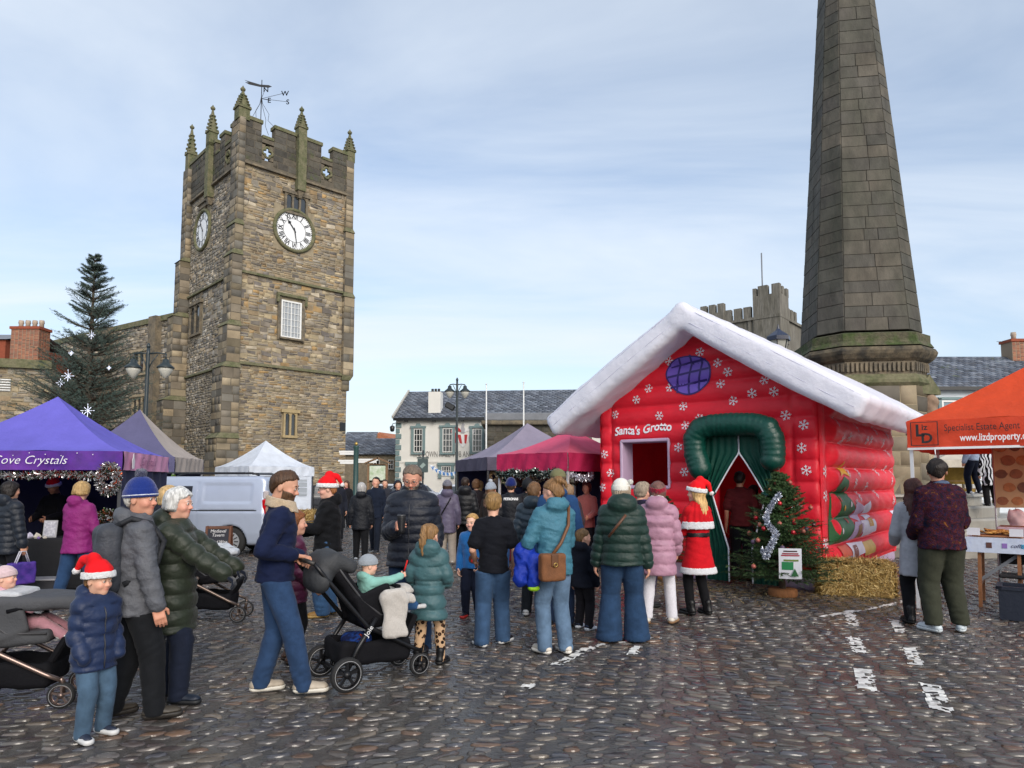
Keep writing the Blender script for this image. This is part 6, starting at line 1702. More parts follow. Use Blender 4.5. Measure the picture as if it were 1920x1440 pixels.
M_DKBL = canvas('slate_blue_canvas', '#5a5878', .08); M_BEIGE = canvas('beige_canvas', '#b8aca4', .2)
s2y = 19.0; c2 = at(326, 900, s2y) * (1, 1, 0)
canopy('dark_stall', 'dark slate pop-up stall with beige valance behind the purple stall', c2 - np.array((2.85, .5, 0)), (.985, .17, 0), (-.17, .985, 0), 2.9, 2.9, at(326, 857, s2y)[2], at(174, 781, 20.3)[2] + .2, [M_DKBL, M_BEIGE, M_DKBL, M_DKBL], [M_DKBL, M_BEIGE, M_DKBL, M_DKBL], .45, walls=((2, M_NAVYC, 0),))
ivy = at(327, 893, 18.9)
tinsel('leaf_garland', 'green leaf garland hanging from the beige stall corner', [ivy + np.array((.02 * sin(k), -.03, -k * .08)) for k in range(9)], .09, 260, ('#3d5a2c', '#5a7a3a', '#8a2a20'), 9, leaf=.35, rough=.6, metal=0)
M_GREY = canvas('grey_canvas_skylit', '#968ea0', .18); M_GREYV = canvas('grey_valance', '#5c5768', .08)  # roof paler than valance: brightness from the sky put into the canvas colour
M_CRIM = canvas('crimson_canvas_skylit', '#e0607f', .18); M_CRIMV = canvas('crimson_valance', '#ac2450', .08)  # roof colour lightened to pink as if skylit; valance keeps the deeper red
gc = at(913, 900, 15.5) * (1, 1, 0)
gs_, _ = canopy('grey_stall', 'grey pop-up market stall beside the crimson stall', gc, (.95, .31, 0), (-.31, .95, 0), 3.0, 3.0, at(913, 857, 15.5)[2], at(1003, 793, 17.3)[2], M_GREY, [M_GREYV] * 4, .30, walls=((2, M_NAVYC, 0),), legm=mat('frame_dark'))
GU, GV = nrm((.79, -.615, 0)), nrm((.615, .79, 0))
A_ = onground(1128, 1069) * (1, 1, 0)
rc = A_ + np.array((-.62, .12, 0))
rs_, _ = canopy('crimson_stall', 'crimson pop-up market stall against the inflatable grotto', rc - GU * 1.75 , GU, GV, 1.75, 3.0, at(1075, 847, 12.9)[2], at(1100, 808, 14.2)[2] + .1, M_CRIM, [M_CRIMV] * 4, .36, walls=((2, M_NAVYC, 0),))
rO = rc - GU * 1.75
tinsel('tinsel_garland', 'dark green and silver garland under the crimson valance', [rO + GU * (.05 + 1.65 * u) - GV * .05 + UZ * (at(1075, 847, 12.9)[2] - .40 - .03 * sin(u * 20)) for u in np.linspace(0, 1, 30)], .10, 1600, ('#3c4a40', '#7a8a88', '#24302a', '#a0a8a8'), 11, leaf=.06)
tinsel('tinsel_garland', 'white tinsel garland at the crimson stall corner', [rO + GU * (1.62 + .2 * sin(u * 3)) + GV * (.1 + .9 * u) + UZ * (at(1075, 847, 12.9)[2] - .40 - .10 * sin(u * pi)) for u in np.linspace(0, 1, 20)], .085, 1000, ('#d8d8e0', '#e8e8f0', '#b8b8c4'), 12, leaf=.06)
M_REDCL = mat('red_cloth', hexc('#7a1428'), .85, bump=.3, bscale=8, var=.15)
cloth_table('stall_table', 'table under a red cloth in the crimson stall', rO + GU * .15 + GV * .25, GU, GV, 1.45, .6, .86, M_REDCL)
for k in range(16):
 c_ = rO + GU * (.22 + .085 * k) + GV * (.38 + .25 * (k % 2)) + UZ * .866
 j_ = thing('trinket', ('red', 'white', 'brown')[k % 3] + ' Christmas trinket ' + ('with red cap ' if k % 2 else 'without cap ') + 'on the red tablecloth', 'ornament', c_, group='trinkets on the red table')
 MB().smooth().lathe([(.02, 0), (.04, .01), (.045, .05), (.025, .08), (.03, .11), (.005, .14)], n=8).build('figure', mat('trinket%d' % (k % 3), hexc(('#b03038', '#d8d0d0', '#8a5a4a')[k % 3]), .5), j_)
 if k % 2: MB().smooth().lathe([(.03, .1), (.025, .13), (.002, .2)], n=8).build('cap', mat('trinket0'), j_)
gO = gc
cloth_table('stall_table', 'table under a dark cloth in the grey stall', gO + nrm((.95, .31, 0)) * .2 + nrm((-.31, .95, 0)) * .25, (.95, .31, 0), (-.31, .95, 0), 2.5, .7, .8, M_BLKCL)
for k in range(9):
 p_ = gO + nrm((.95, .31, 0)) * (.2 + k * .28) + UZ * (1.78 - .08 * (k % 2)) + nrm((-.31, .95, 0)) * .12
 tinsel('hanging_wreath', ('brown dried', 'green leaf', 'rust red')[k % 3] + ' wreath hanging from the grey stall frame', [p_ + np.array((.10 * sin(a), 0, .10 * cos(a))) for a in np.linspace(0, 6.3, 14)], .06, 240, (('#8a7050', '#a89878', '#6a4a34'), ('#5a6a4a', '#8a8a6a', '#c8b8a0'), ('#a85a48', '#c8a890', '#7a5a48'))[k % 3], 30 + k, 'wreath', 'wreaths hanging in the grey stall', .7, 0, leaf=.12)
M_OR = canvas('orange_canvas', '#e0512c', .3); M_ORV = mat('orange_print', hexc('#d6431f'), .65, bump=.4, bscale=4, var=.1, vscale=2, transl=.15, bdist=.05)
oc = at(1705, 900, 9.2) * (1, 1, 0); zo = at(1705, 790, 9.2)[2]
os_, _ = canopy('orange_stall', 'bright orange pop-up stall with estate agent lettering', oc, GU, GV, 3.0, 3.0, zo, zo + .92, M_OR, [M_ORV] * 4, .37, sag=.05)
on_ = nrm(np.cross(GU, UZ)); M_BTXT = mat('black_print', (.012, .012, .014), .7)
oS = lambda px: float(np.dot(onplane(px, 805, oc, on_) - oc, GU))
oF = lambda sx0, zz: (lambda X, Y: (GU * sx0 + UZ * (zo + zz) + on_ * .075)[None] + np.outer(X, GU) + np.outer(Y, UZ))
text_on('banner_lettering', 'Specialist Estate Agent', oF(oS(1771), -.155), M_BTXT, os_, .125, maxw=oS(1913) - oS(1771))
text_on('banner_lettering', 'www.lizdproperty.co.uk', oF(oS(1800), -.29), M_WTXT, os_, .13, maxw=(oS(1918) - oS(1800)) * 1.28, bold=.002)
text_on('logo_lettering', 'L', oF(.10, -.21), M_BTXT, os_, .22, bold=.006); text_on('logo_lettering', 'iz', oF(.175, -.13), M_BTXT, os_, .11, bold=.002); text_on('logo_lettering', 'D', oF(.165, -.30), M_BTXT, os_, .18, bold=.006)
for (a, b_, c_, d_) in ((.05, .055, -.33, -.03), (.355, .36, -.33, -.03), (.05, .36, -.335, -.33), (.05, .36, -.03, -.025)): MB().box(GU * (a + b_) / 2 + UZ * (zo + (c_ + d_) / 2) + on_ * .07, (b_ - a + .006, .006, d_ - c_ + .004), np.stack([GU, on_, UZ], 1)).build('logo_frame', M_BTXT, os_)
MB().bar(UZ * (zo - .375) + on_ * .03, GU * 3.0 + UZ * (zo - .375) + on_ * .03, .012, .03).build('hem', M_WTXT, os_)
rl = lambda X, Y: (GU * 1.5 + UZ * zo)[None] + np.outer(X - .2, GU) + np.outer(.45 + Y * .75, GV) * 1.0 + np.outer(.30 + (.45 + Y * .75) * .62, UZ)
pkt = at(1895, 900, 10.3)
bn_ = thing('pretzel_banner', 'tall banner printed with brown pretzels and bread under the orange stall', 'banner', (wx(1905, 10.2), 10.2, 0), radians(-10))
zt3, zb3 = at(1905, 838, 10.2)[2], at(1905, 952, 10.2)[2]
MB().box((.1, 0, (zt3 + zb3) / 2), (.78, .012, zt3 - zb3)).build('sheet', mat('banner_cream', hexc('#b98f66'), .6, var=.15), bn_)
MB().smooth().tube([(-.3, .02, zt3), (.5, .02, zt3)], .015, 6).build('top_bar', M_ALU, bn_)
for s in (-.28, .48): MB().smooth().tube([(s, .03, 0), (s, .03, zt3)], .014, 6).build('upright', M_ALU, bn_)
rg = random.Random(8)
for r_ in range(5):
 for q in range(4):
  cx_, cz_ = -.2 + q * .2 + .1 * (r_ % 2), zb3 + .1 + r_ * .2
  if cx_ > .42: continue
  b = MB(); n_ = 14; R_ = rg.uniform(.075, .1)
  b.add([(cx_ + R_ * cos(2 * pi * k / n_) * rg.uniform(.9, 1.1), -.010 - .0004 * (r_ * 4 + q), cz_ + R_ * .8 * sin(2 * pi * k / n_)) for k in range(n_)], [tuple(range(n_))])
  b.build('bread_print', mat('bread%d' % ((r_ + q) % 3), hexc(('#8a4a24', '#a8622e', '#6f3a1e')[(r_ + q) % 3]), .6, var=.35, vscale=18), bn_)
ft = at(1806, 900, 9.35) * (1, 1, 0)
ftb = thing('food_table', 'wooden trestle table with printed white cloth strip of cakes', 'table', ft)
R_ = np.stack([GU, GV, UZ], 1); zT = at(1806, 1006, 9.35)[2]
MB().box(GU * .9 + GV * .35 + UZ * (zT - .02), (1.8, .7, .035), R_).build('table_top', mat('table_white', (.6, .6, .62), .6), ftb)
M_TWOOD = mat('trestle_wood', hexc('#8a5a38'), .6, var=.25, vscale=8)
for s in (.12, .55):
 for v in (.06, .64): MB().bar(GU * s + GV * v + UZ * 0, GU * (s + .02) + GV * v + UZ * (zT - .04), .055, .04).build('leg', M_TWOOD, ftb)
 MB().bar(GU * s + GV * .06 + UZ * .32, GU * s + GV * .64 + UZ * .32, .04, .06).build('stretcher', M_TWOOD, ftb)
for s in (1.3, 1.7):
 for v in (.06, .64): MB().bar(GU * s + GV * v, GU * s + GV * v + UZ * (zT - .04), .055, .04).build('leg', M_TWOOD, ftb)
MB().bar(GU * .12 + GV * .1 + UZ * .35, GU * .75 + GV * .1 + UZ * (zT - .06), .035, .04).build('brace', M_LEAD, ftb)
MB().box(GU * .9 + UZ * (zT - .10) - GV * .012, (1.82, .012, .2), R_).build('cloth_strip', mat('printed_strip', hexc('#c4cde0'), .6, color2=hexc('#9aa8d0'), ramp=(.5, .7), vscale=5, var=.1), ftb)
for k, (u, c_, s_) in enumerate(((.25, '#5a3a34', .04), (.42, '#8a6ab0', .035), (.62, '#4a9ac0', .03), (.80, '#8f7ac0', .06), (1.05, '#5a3a34', .04), (1.3, '#7a6ab8', .055))):
 MB().box(GU * u + UZ * (zT - .10) - GV * .022, (s_ * 1.6, .004, s_ * 1.8), R_, bev=.001).build('cup_print', mat('print' + c_, hexc(c_), .6), ftb)
text_on('cloth_lettering', 'coffee', lambda X, Y: (GU * .48 + UZ * (zT - .12) - GV * .024)[None] + np.outer(X, GU) + np.outer(Y, UZ), mat('print_navy', hexc('#3a3a5a'), .6), ftb, .07, shear=.3)
M_KRAFT = mat('kraft', hexc('#9a6a48'), .8, var=.2, vscale=20)
def tray(name, label, u, v, w, d, items, colr):
 o = ft + GU * u + GV * v + UZ * (zT + .003)
 t = thing(name, label, 'tray', o); MB().box(UZ * .012, (w, d, .024), R_, bev=.006).build('tray_base', M_KRAFT, t)
 g2 = random.Random(int(u * 100))
 for k in range(items):
  a = GU * g2.uniform(-.42, .42) * w + GV * g2.uniform(-.4, .4) * d + UZ * (.035 + .03 * g2.random())
  p = thing('pastry', (('golden brown', 'pale golden')[k % 2] + ' pastry heaped on the tray of biscuits') if colr == 0 else (('dark brown', 'mid brown')[k % 2] + ' cookie laid on the second tray'), 'pastry', o + a, g2.uniform(0, 6), 'pastries on the trays')
  MB().smooth().lathe([(.005, 0), (.05, .002), (.055, .012), (.04, .022), (.004, .026)], n=9, R=Rx(g2.uniform(-.6, .6))).build('biscuit', mat('pastry%d' % (colr * 2 + k % 2), hexc(('#b07a3a', '#c8954e', '#7a4a2c', '#8a5634')[colr * 2 + k % 2]), .7, var=.3, vscale=60, bump=.4, bscale=80), p)
tray('pastry_tray', 'kraft tray heaped with golden biscuits on the food table', .34, .24, .55, .34, 26, 0)
tray('pastry_tray', 'kraft tray of dark cookies on the food table', 1.0, .24, .55, .34, 18, 1)
cb_ = thing('cake_box', 'wide clear-sided pink cake box at the back of the food table', 'box', ft + GU * .8 + GV * .55 + UZ * (zT + .003))
MB().box(UZ * .06, (.95, .22, .12), R_, bev=.01).build('box', mat('pink_box', hexc('#c9b0ba'), .4), cb_); MB().box(UZ * .125, (.9, .2, .02), R_, bev=.008).build('cakes', mat('cake_brown', hexc('#8a5a48'), .8, var=.4, vscale=30, bump=.6, bscale=40), cb_)
for (u, v) in ((.08, .06), (.55, .05), (1.0, .06), (.75, .42)):
 pc_ = thing('price_card', 'small white folded price card on the food table', 'card', ft + GU * u + GV * v + UZ * (zT + .02), group='white price cards on the food table')
 MB().box(UZ * .05, (.15, .005, .1), R_ @ Rx(-.2)).build('card', mat('card_white', (.62, .63, .68), .7), pc_)
pg = thing('paper_bag', 'crumpled pale pink paper bag behind the food table', 'bag', ft + GU * .55 + GV * .62 + UZ * (zT + .003))
soft('bag', lambda P: smin(d_cone(P, (0, 0, .06), (0, 0, .26), .07, .10)[0], d_cone(P, (-.03, 0, .26), (-.1, .0, .36), .06, .015)[0], .05) - .014 * wob(P, 30), (-.25, -.2, -.03), (.2, .2, .46), .014, mat('pink_paper', hexc('#d8b4b4'), .8, bump=.3, bscale=20), pg)
cr = at(1872, 900, 8.6) * (1, 1, 0) + GU * .25
kr_ = thing('plastic_crate', 'black plastic storage crate on the cobbles by the food table', 'crate', cr, atan2(GU[1], GU[0]))
M_CRT = mat('black_crate', (.010, .014, .028), .5, bump=.2, bscale=20)
for (sx0, sy0, px_, py_) in ((.6, .03, 0, -.2), (.6, .03, 0, .2)): MB().box((px_, py_, .2), (sx0, sy0, .38)).build('side', M_CRT, kr_)
for s in (-.29, .29): MB().box((s, 0, .2), (.03, .37, .38)).build('side', M_CRT, kr_)
MB().box((0, 0, .02), (.55, .37, .03)).build('base', M_CRT, kr_)
for (a, b_, c_, d_) in ((0, -.2, .66, .06), (0, .2, .66, .06)): MB().box((a, b_, .39), (c_, d_, .04)).build('rim', M_CRT, kr_)
for s in (-.3, .3): MB().box((s, 0, .391), (.06, .46, .04)).build('rim', M_CRT, kr_)
ck_ = thing('folding_chair', 'black folding chair behind the food table', 'chair', cr + GV * .75 - GU * .12, atan2(GU[1], GU[0]))
MB().box((0, 0, .44), (.42, .4, .04), bev=.015).build('seat', M_BLKCL, ck_); MB().box((0, .2, .72), (.42, .03, .3), Rx(-.15), bev=.012).build('backrest', M_BLKCL, ck_)
for s in (-1, 1): MB().smooth().tube([(s * .2, -.22, 0), (s * .2, .22, .85)], .013, 6).build('leg', M_LEAD, ck_); MB().smooth().tube([(s * .19, .24, 0), (s * .19, -.18, .43)], .013, 6).build('leg', M_LEAD, ck_)
fs_, _ = canopy('cream_stall', 'cream awning stall with shelves beyond the obelisk steps', (wx(1755, 27), 27, 0), (1, -.05, 0), (.05, 1, 0), wx(1900, 27) - wx(1755, 27), 2.5, at(1800, 862, 27)[2] , at(1800, 838, 27)[2], canvas('cream_canvas', '#d8cfc0', .3), [canvas('cream_canvas', '#d8cfc0')] * 4, .3, walls=((2, mat('ochre_cloth', hexc('#8a7030'), .9, var=.3), 0),))
for k in range(4): MB().box((1.9, .9, .7 + k * .32), (3.0, .3, .03)).build('shelf', mat('board_wood'), fs_)
g3 = random.Random(3)
for k in range(30):
 i, j = k % 10, k // 10; w_ = g3.uniform(.12, .24)
 bx2 = thing('stacked_box', ('beige', 'white', 'olive', 'blue-grey')[k % 4] + ' box on the ' + ('lowest', 'middle', 'upper')[j] + ' shelf of the cream stall', 'box', (wx(1755, 27) + .55 + i * .29, 27.85, .72 + j * .32), group='boxes on the cream stall shelves')
 MB().box((0, 0, .09), (w_, .16, .17), bev=.006).build('carton', mat('carton%d' % (k % 4), hexc(('#b8b0a4', '#c8c4c0', '#8a7a60', '#5a6a7a')[k % 4]), .7), bx2)
 MB().box((0, -.082, .09), (w_ * .7, .004, .09)).build('label_patch', mat('carton%d' % ((k + 1) % 4)), bx2)
 # --- inflatable grotto
Cc = onground(1546, 1110) * (1, 1, 0)
gW = float(np.linalg.norm(Cc - A_)); GU = nrm(Cc - A_); GV = np.array((-GU[1], GU[0], 0)); gD = 5.4
GANG = atan2(GU[1], GU[0])
gr = thing('inflatable_grotto', 'red inflatable grotto house with white puffy roof, snowflakes and green doorway', 'inflatable', A_, GANG)
def gl(px, py, y=0.0):
 p = onplane(px, py, A_ + GV * y, -GV); return np.array((np.dot(p - A_, GU), p[2]))
def gs(px, py, x=None):
 p = onplane(px, py, A_ + GU * (gW if x is None else x), GU); return np.array((np.dot(p - A_, GV), p[2]))
zEv = gl(1535, 748)[1]; zPk = gl(1287, 632)[1]; xPk = gW * .5
RH = .345
def fb(x, z):        # front bulge
 r = np.abs(np.sin(pi * (z - .28) / RH)) ** .55 * .055
 g_ = .022 * (np.exp(-((x - .26) / .02) ** 2) + np.exp(-((x - gW + .40) / .02) ** 2))
 e = np.clip(np.minimum(x, gW - x) / .1, 0, 1)
 return r * (.35 + .65 * np.clip(np.minimum(np.abs(x - .26), np.abs(x - gW + .40)) / .12, 0, 1)) - g_ - .05 * (1 - e) ** 2
slope = (zPk - zEv) / (gW / 2)
wi = (gl(1166, 826), gl(1258, 916)); wx0, wx1, wz0, wz1 = wi[0][0], wi[1][0], wi[1][1], wi[0][1]
dx0, dx1 = gl(1338, 1000)[0], gl(1458, 1000)[0]; dz1 = gl(1390, 800)[1]
M_RED = mat('red_inflatable', (.88, .022, .045), .38, bump=.35, bscale=9, var=.12, vscale=2.5, spec=.35, transl=.25, bdist=.03)
M_REDS = mat('red_inflatable_tubes', (.88, .022, .045), .38, bump=.4, bscale=6, var=.12, vscale=2, spec=.4, transl=.2, streak=(1, 1, 3), bdist=.03)
M_WHI = mat('white_inflatable', hexc('#ececf6'), .42, bump=.4, bscale=4, var=.06, vscale=1.2, spec=.35, transl=.2, bdist=.06)
M_LAV = mat('lavender_inflatable', hexc('#cbb2cf'), .45, bump=.3, bscale=8, var=.08, vscale=3, transl=.2)
M_GRN = mat('green_inflatable', hexc('#063c33'), .36, bump=.4, bscale=12, var=.15, vscale=4, spec=.4, bdist=.03)
M_GRNC = mat('green_curtain', hexc('#064437'), .55, bump=.4, bscale=9, var=.15, vscale=3, spec=.3, transl=.12, bdist=.03)
def front(P):
 x, y, z = P[:, 0], P[:, 1], P[:, 2]
 d = np.maximum(-y - fb(x, z), y - .34)
 d = smax(d, np.maximum(-x - .0, x - gW), .05)
 d = smax(d, np.maximum(.26 - z, (z - (zPk + .02 - slope * np.abs(x - xPk))) / sqrt(1 + slope ** 2)), .03)
 d = smax(d, -d_box(P, ((wx0 + wx1) / 2, .15, (wz0 + wz1) / 2), ((wx1 - wx0) / 2, .6, (wz1 - wz0) / 2)), .03)
 d = smax(d, -d_box(P, ((dx0 + dx1) / 2, .15, dz1 / 2 - .3), ((dx1 - dx0) / 2, .6, dz1 / 2 + .3)), .03)
 return d
soft('front_wall', front, (-.15, -.2, .15), (gW + .15, .45, zPk + .15), .034, M_RED, gr)
wf = thing('window_opening', None, None); wf.parent = gr
for (a, b_, c_, d_) in ((wx0 - .012, wx0 + .045, wz0, wz1), (wx1 - .03, wx1 + .012, wz0, wz1), (wx0, wx1, wz1 - .05, wz1 + .012), (wx0, wx1, wz0 - .012, wz0 + .05)):
 MB().box(((a + b_) / 2, .13, (c_ + d_) / 2), (b_ - a, .40, d_ - c_), bev=.015).build('reveal', M_LAV, wf)
def sbulge(y, z, rows=.405, amp=.14):
 b_ = np.abs(np.sin(pi * (z - .28) / rows)) ** .5 * amp
 e = np.clip(np.minimum(y - .30, gD - .32 - y) / .22, 0, 1); e = e * e * (3 - 2 * e)
 corner = .05 * np.abs(np.sin(pi * z / .3)) ** .5 * .3
 return b_ * e + .03 * (1 - e) * np.sin(pi * np.clip(np.where(y < 1, y / .3, (gD - y) / .32), 0, 1)) + .006 * np.sin(y * 11 + 4 * np.sin(z * 5)) * e
def side_pt(y, z, off=0.0): return np.stack([gW + sbulge(y, z) + off + 0 * y, y, z], -1)
ys = np.linspace(0, gD, 90); zs = np.linspace(.27, zEv + .12, 150)
Yg, Zg = np.meshgrid(ys, zs); mb = MB().smooth(); mb.grid(side_pt(Yg, Zg)); mb.build('side_wall', M_REDS, gr)
mb = MB().smooth(); G = side_pt(Yg, Zg)[::3, ::3].copy(); G[..., 0] = -(G[..., 0] - gW); mb.grid(G[:, ::-1]); mb.build('side_wall', M_REDS, gr)
MB().add([(.02, .3, .2), (.02, gD, .2), (.02, gD, zEv + .1), (.02, .3, zEv + .1)], [(0, 1, 2, 3)]).build('side_lining', M_RED, gr)
MB().add([(gW - .02, .3, .2), (gW - .02, gD, .2), (gW - .02, gD, zEv + .1), (gW - .02, .3, zEv + .1)], [(3, 2, 1, 0)]).build('side_lining', M_RED, gr)
bwall = MB(); bwall.prism([(0, .2), (gW, .2), (gW, zEv), (xPk, zPk), (0, zEv)], (0, gD - .25, 0), (1, 0, 0), (0, 0, 1), -.25); bwall.build('back_wall', M_RED, gr)
soft('base_tube', lambda P: np.maximum(d_box(P, (gW / 2, gD / 2, .15), (gW / 2 - .02, gD / 2 - .02, .155), .05), -np.minimum(d_box(P, (gW / 2, gD / 2 + .1, .2), (gW / 2 - .42, gD / 2 - .35, .6)), d_box(P, ((dx0 + dx1) / 2, .0, .2), ((dx1 - dx0) / 2, 1.0, .6)))), (-.15, -.15, -.08), (gW + .15, gD + .15, .4), .04, M_LAV, gr)
th = math.atan(slope); ov = .66; tk = .19; fo = .62
def roof(P):
 out = None
 for s in (-1, 1):
  L = (gW / 2 + ov) / cos(th)
  ddir = np.array((s * cos(th), 0, -sin(th))); nn = np.array((s * sin(th), 0, cos(th)))
  top = np.array((xPk, 0, zPk + .02))
  c = top + ddir * (L - .30) / 2 + nn * tk + np.array((0, gD / 2 - .1, 0))
  R = np.stack([ddir, (0, 1, 0), nn], 1)
  u = (P - top.astype(np.float32)) @ ddir.astype(np.float32)
  puff = .05 * np.sin(np.clip(u / L, 0, 1) * pi) + .03 * np.clip(u / L - .55, 0, 1)
  d = d_box(P, c, ((L + .30) / 2, gD / 2 + fo - .1, tk), .09, R) - puff - .008 * np.sin(P[:, 1] * 9 + 2 * np.sin(u * 3)) * np.clip(u / L, 0, 1)
  sag = .0
  out = d if out is None else smin(out, d, .10)
 out = smax(out, (np.float32(-1) * 0 + P[:, 2]) - (zPk + .62), .05)
 return out - .010 * wob(P, 5) - .004 * wob(P, 13)
soft('roof', roof, (-1.0, -1.1, zEv - .9), (gW + 1.0, gD + .9, zPk + .9), .065, M_WHI, gr)
for s in (-1, 1):
 ddir = np.array((s * cos(th), 0, -sin(th))); nn = np.array((s * sin(th), 0, cos(th)))
 for off in (.15, .34):
  pts = [];
  for u in np.linspace(.1, (gW / 2 + ov) / cos(th) - .1, 18):
   b0 = np.array((xPk, -fo - .25, zPk + .02)) + ddir * u + nn * off
   T = np.linspace(0, .6, 80); P = (b0[None] + np.array((0, 1, 0))[None] * T[:, None]).astype(np.float32); dd = roof(P); j = int(np.argmax(dd < 0)); pts.append(P[j] - (0, .002, 0))
  MB().smooth().tube(pts, .004, 4).build('seam', mat('seam_grey', hexc('#bcbad0'), .6), gr)
M_FLK = mat('flake_white', (.75, .74, .80), .5); M_FLKP = mat('flake_purple', hexc('#5a3a8a'), .5)
def flake(fn, cx_, cz_, r, rot):
 for (dr, m, o, w_) in ((r * 1.06, M_FLKP, .005, .30), (r, M_FLK, .009, .13)):
  b = MB()
  for k in range(6):
   a = rot + k * pi / 3; c, s = cos(a), sin(a)
   def seg(u0, v0, u1, v1, w):
    n_ = 4; d = nrm((u1 - u0, v1 - v0)); q = np.array((-d[1], d[0])) * w; rows = []
    for t in np.linspace(0, 1, n_):
     p = np.array((u0 + (u1 - u0) * t, v0 + (v1 - v0) * t)); rows.append([p - q, p + q])
    rows = np.array(rows); X = cx_ + rows[..., 0] * c - rows[..., 1] * s; Z = cz_ + rows[..., 0] * s + rows[..., 1] * c
    b.grid(fn(X, Z, o))
   seg(0, 0, dr, 0, r * w_ * .5); seg(dr * .55, 0, dr * .82, dr * .26, r * w_ * .4); seg(dr * .55, 0, dr * .82, -dr * .26, r * w_ * .4)
  if m is M_FLKP: continue
  b.build('snowflake', m, gr)
ffn = lambda X, Z, o: np.stack([X, -fb(X, Z) - o, Z], -1)
sfn = lambda Y, Z, o: side_pt(Y, Z, o)
rg = random.Random(4)
for (px_, py_) in ((1315, 661), (1257, 678), (1347, 681), (1367, 698), (1299, 682), (1290, 712), (1258, 727), (1353, 720), (1376, 752), (1435, 713), (1412, 738), (1453, 735), (1218, 729), (1196, 750), (1156, 778), (1239, 780), (1283, 762), (1314, 785), (1287, 798), (1474, 779), (1509, 797), (1274, 839), (1136, 852), (1147, 887), (1132, 914), (1286, 885), (1317, 897), (1514, 882), (1505, 840), (1495, 950)):
 q = gl(px_, py_); flake(ffn, q[0], q[1], .085, rg.uniform(0, 1))
for (px_, py_) in ((1556, 791), (1593, 803), (1629, 808), (1651, 816), (1674, 815), (1567, 825), (1578, 820), (1611, 825), (1619, 826), (1643, 832), (1668, 830), (1654, 849), (1577, 885), (1597, 885), (1633, 884), (1650, 880), (1662, 884), (1680, 876), (1588, 906), (1611, 912), (1658, 902), (1632, 925), (1599, 930), (1661, 938), (1543, 884), (1544, 930), (1545, 1020), (1590, 945)):
 q = gs(px_, py_);
 if .05 < q[0] < gD - .05: flake(sfn, q[0], q[1], .095, rg.uniform(0, 1))
oc_ = gl(1293, 703); orx = abs(gl(1333, 703)[0] - gl(1252, 703)[0]) / 2; orz = abs(gl(1293, 664)[1] - gl(1293, 741)[1]) / 2
rw = thing('round_window', None, None); rw.parent = gr
def disc(k, o, m, nm):
 rr = np.linspace(0, 1, 12)[:, None]; tt = np.linspace(0, 2 * pi, 49)[None]
 wv = 1 + .05 * np.cos(tt * 2 + .5) + .04 * np.sin(tt * 3)
 X = oc_[0] + rr * orx * k * np.cos(tt) * wv; Z = oc_[1] + rr * orz * k * np.sin(tt) * wv
 MB().smooth().grid(ffn(X, Z, o)).build(nm, m, rw)
disc(1.0, .012, mat('window_purple_dark', hexc('#2c1a66'), .5), 'rim'); disc(.93, .016, mat('window_purple', hexc('#6a50b4'), .5, var=.1), 'pane')
for k in (-.45, .08, .55):
 for ax in (0, 1):
  t = np.linspace(-1, 1, 16) * sqrt(1 - k * k) * .95; w_ = .018
  if ax: X = np.stack([oc_[0] + orx * k + .03 * np.sin(t * 3) - w_, oc_[0] + orx * k + .03 * np.sin(t * 3) + w_], 1); Z = np.stack([oc_[1] + orz * t] * 2, 1)
  else: Z = np.stack([oc_[1] + orz * k + .05 * t - w_, oc_[1] + orz * k + .05 * t + w_], 1); X = np.stack([oc_[0] + orx * t] * 2, 1)
  MB().grid(ffn(X, Z, .021)).build('glazing_bar', mat('window_purple_dark'), rw)
t0_, t1_ = gl(1156, 818), gl(1262, 806)
text_on('lettering', "Santa's Grotto", lambda X, Y: ffn(X + t0_[0], Y + t0_[1] + .02 * np.sin(X * 9) + (t1_[1] - t0_[1]) * X / (t1_[0] - t0_[0]), .012), M_FLK, gr, .22, maxw=t1_[0] - t0_[0], bold=.006)
text_on('lettering', 'Merry', lambda X, Y: np.stack([X + wx0 + .75, np.full_like(X, gD - .52), Y + wz1 - .12], -1), mat('gold_print', hexc('#c86a4a'), .6), gr, .22, shear=.4)
def patch(fn, poly, m, o, nm, dz=.03):
 poly = np.array(poly, float); z0_, z1_ = poly[:, 1].min(), poly[:, 1].max(); b = MB(); n = len(poly)
 lv = np.unique(np.concatenate([np.arange(z0_, z1_, dz), poly[:, 1], [z1_]]))
 lv = lv[np.concatenate([[True], np.diff(lv) > 1e-4])]
 def cuts(z):
  xs = []
  for i in range(n):
   a, c = poly[i], poly[(i + 1) % n]
   if (a[1] <= z < c[1]) or (c[1] <= z < a[1]): xs.append(a[0] + (c[0] - a[0]) * (z - a[1]) / (c[1] - a[1]))
  return sorted(xs)
 for za, zb_ in zip(lv[:-1], lv[1:]):
  ca, cb2 = cuts(za + 1e-5), cuts(zb_ - 1e-5)
  for k in range(0, min(len(ca), len(cb2)) - 1, 2):
   t = np.linspace(0, 1, 5)
   X = np.stack([ca[k] + (ca[k + 1] - ca[k]) * t, cb2[k] + (cb2[k + 1] - cb2[k]) * t]); Z = np.stack([np.full(5, za), np.full(5, zb_)])
   b.grid(fn(X, Z, o))
 return b.build(nm, m, gr)
S = lambda pts: [tuple(gs(px_, py_)) for px_, py_ in pts]
PM = lambda h: mat('print' + h, hexc(h), .5, var=.12, vscale=4)
patch(sfn, S([(1567, 864), (1571, 878), (1577, 877), (1573, 884), (1576, 894), (1567, 888), (1559, 893), (1562, 883), (1560, 876), (1564, 877)]), PM('#d8a020'), .012, 'star_print')
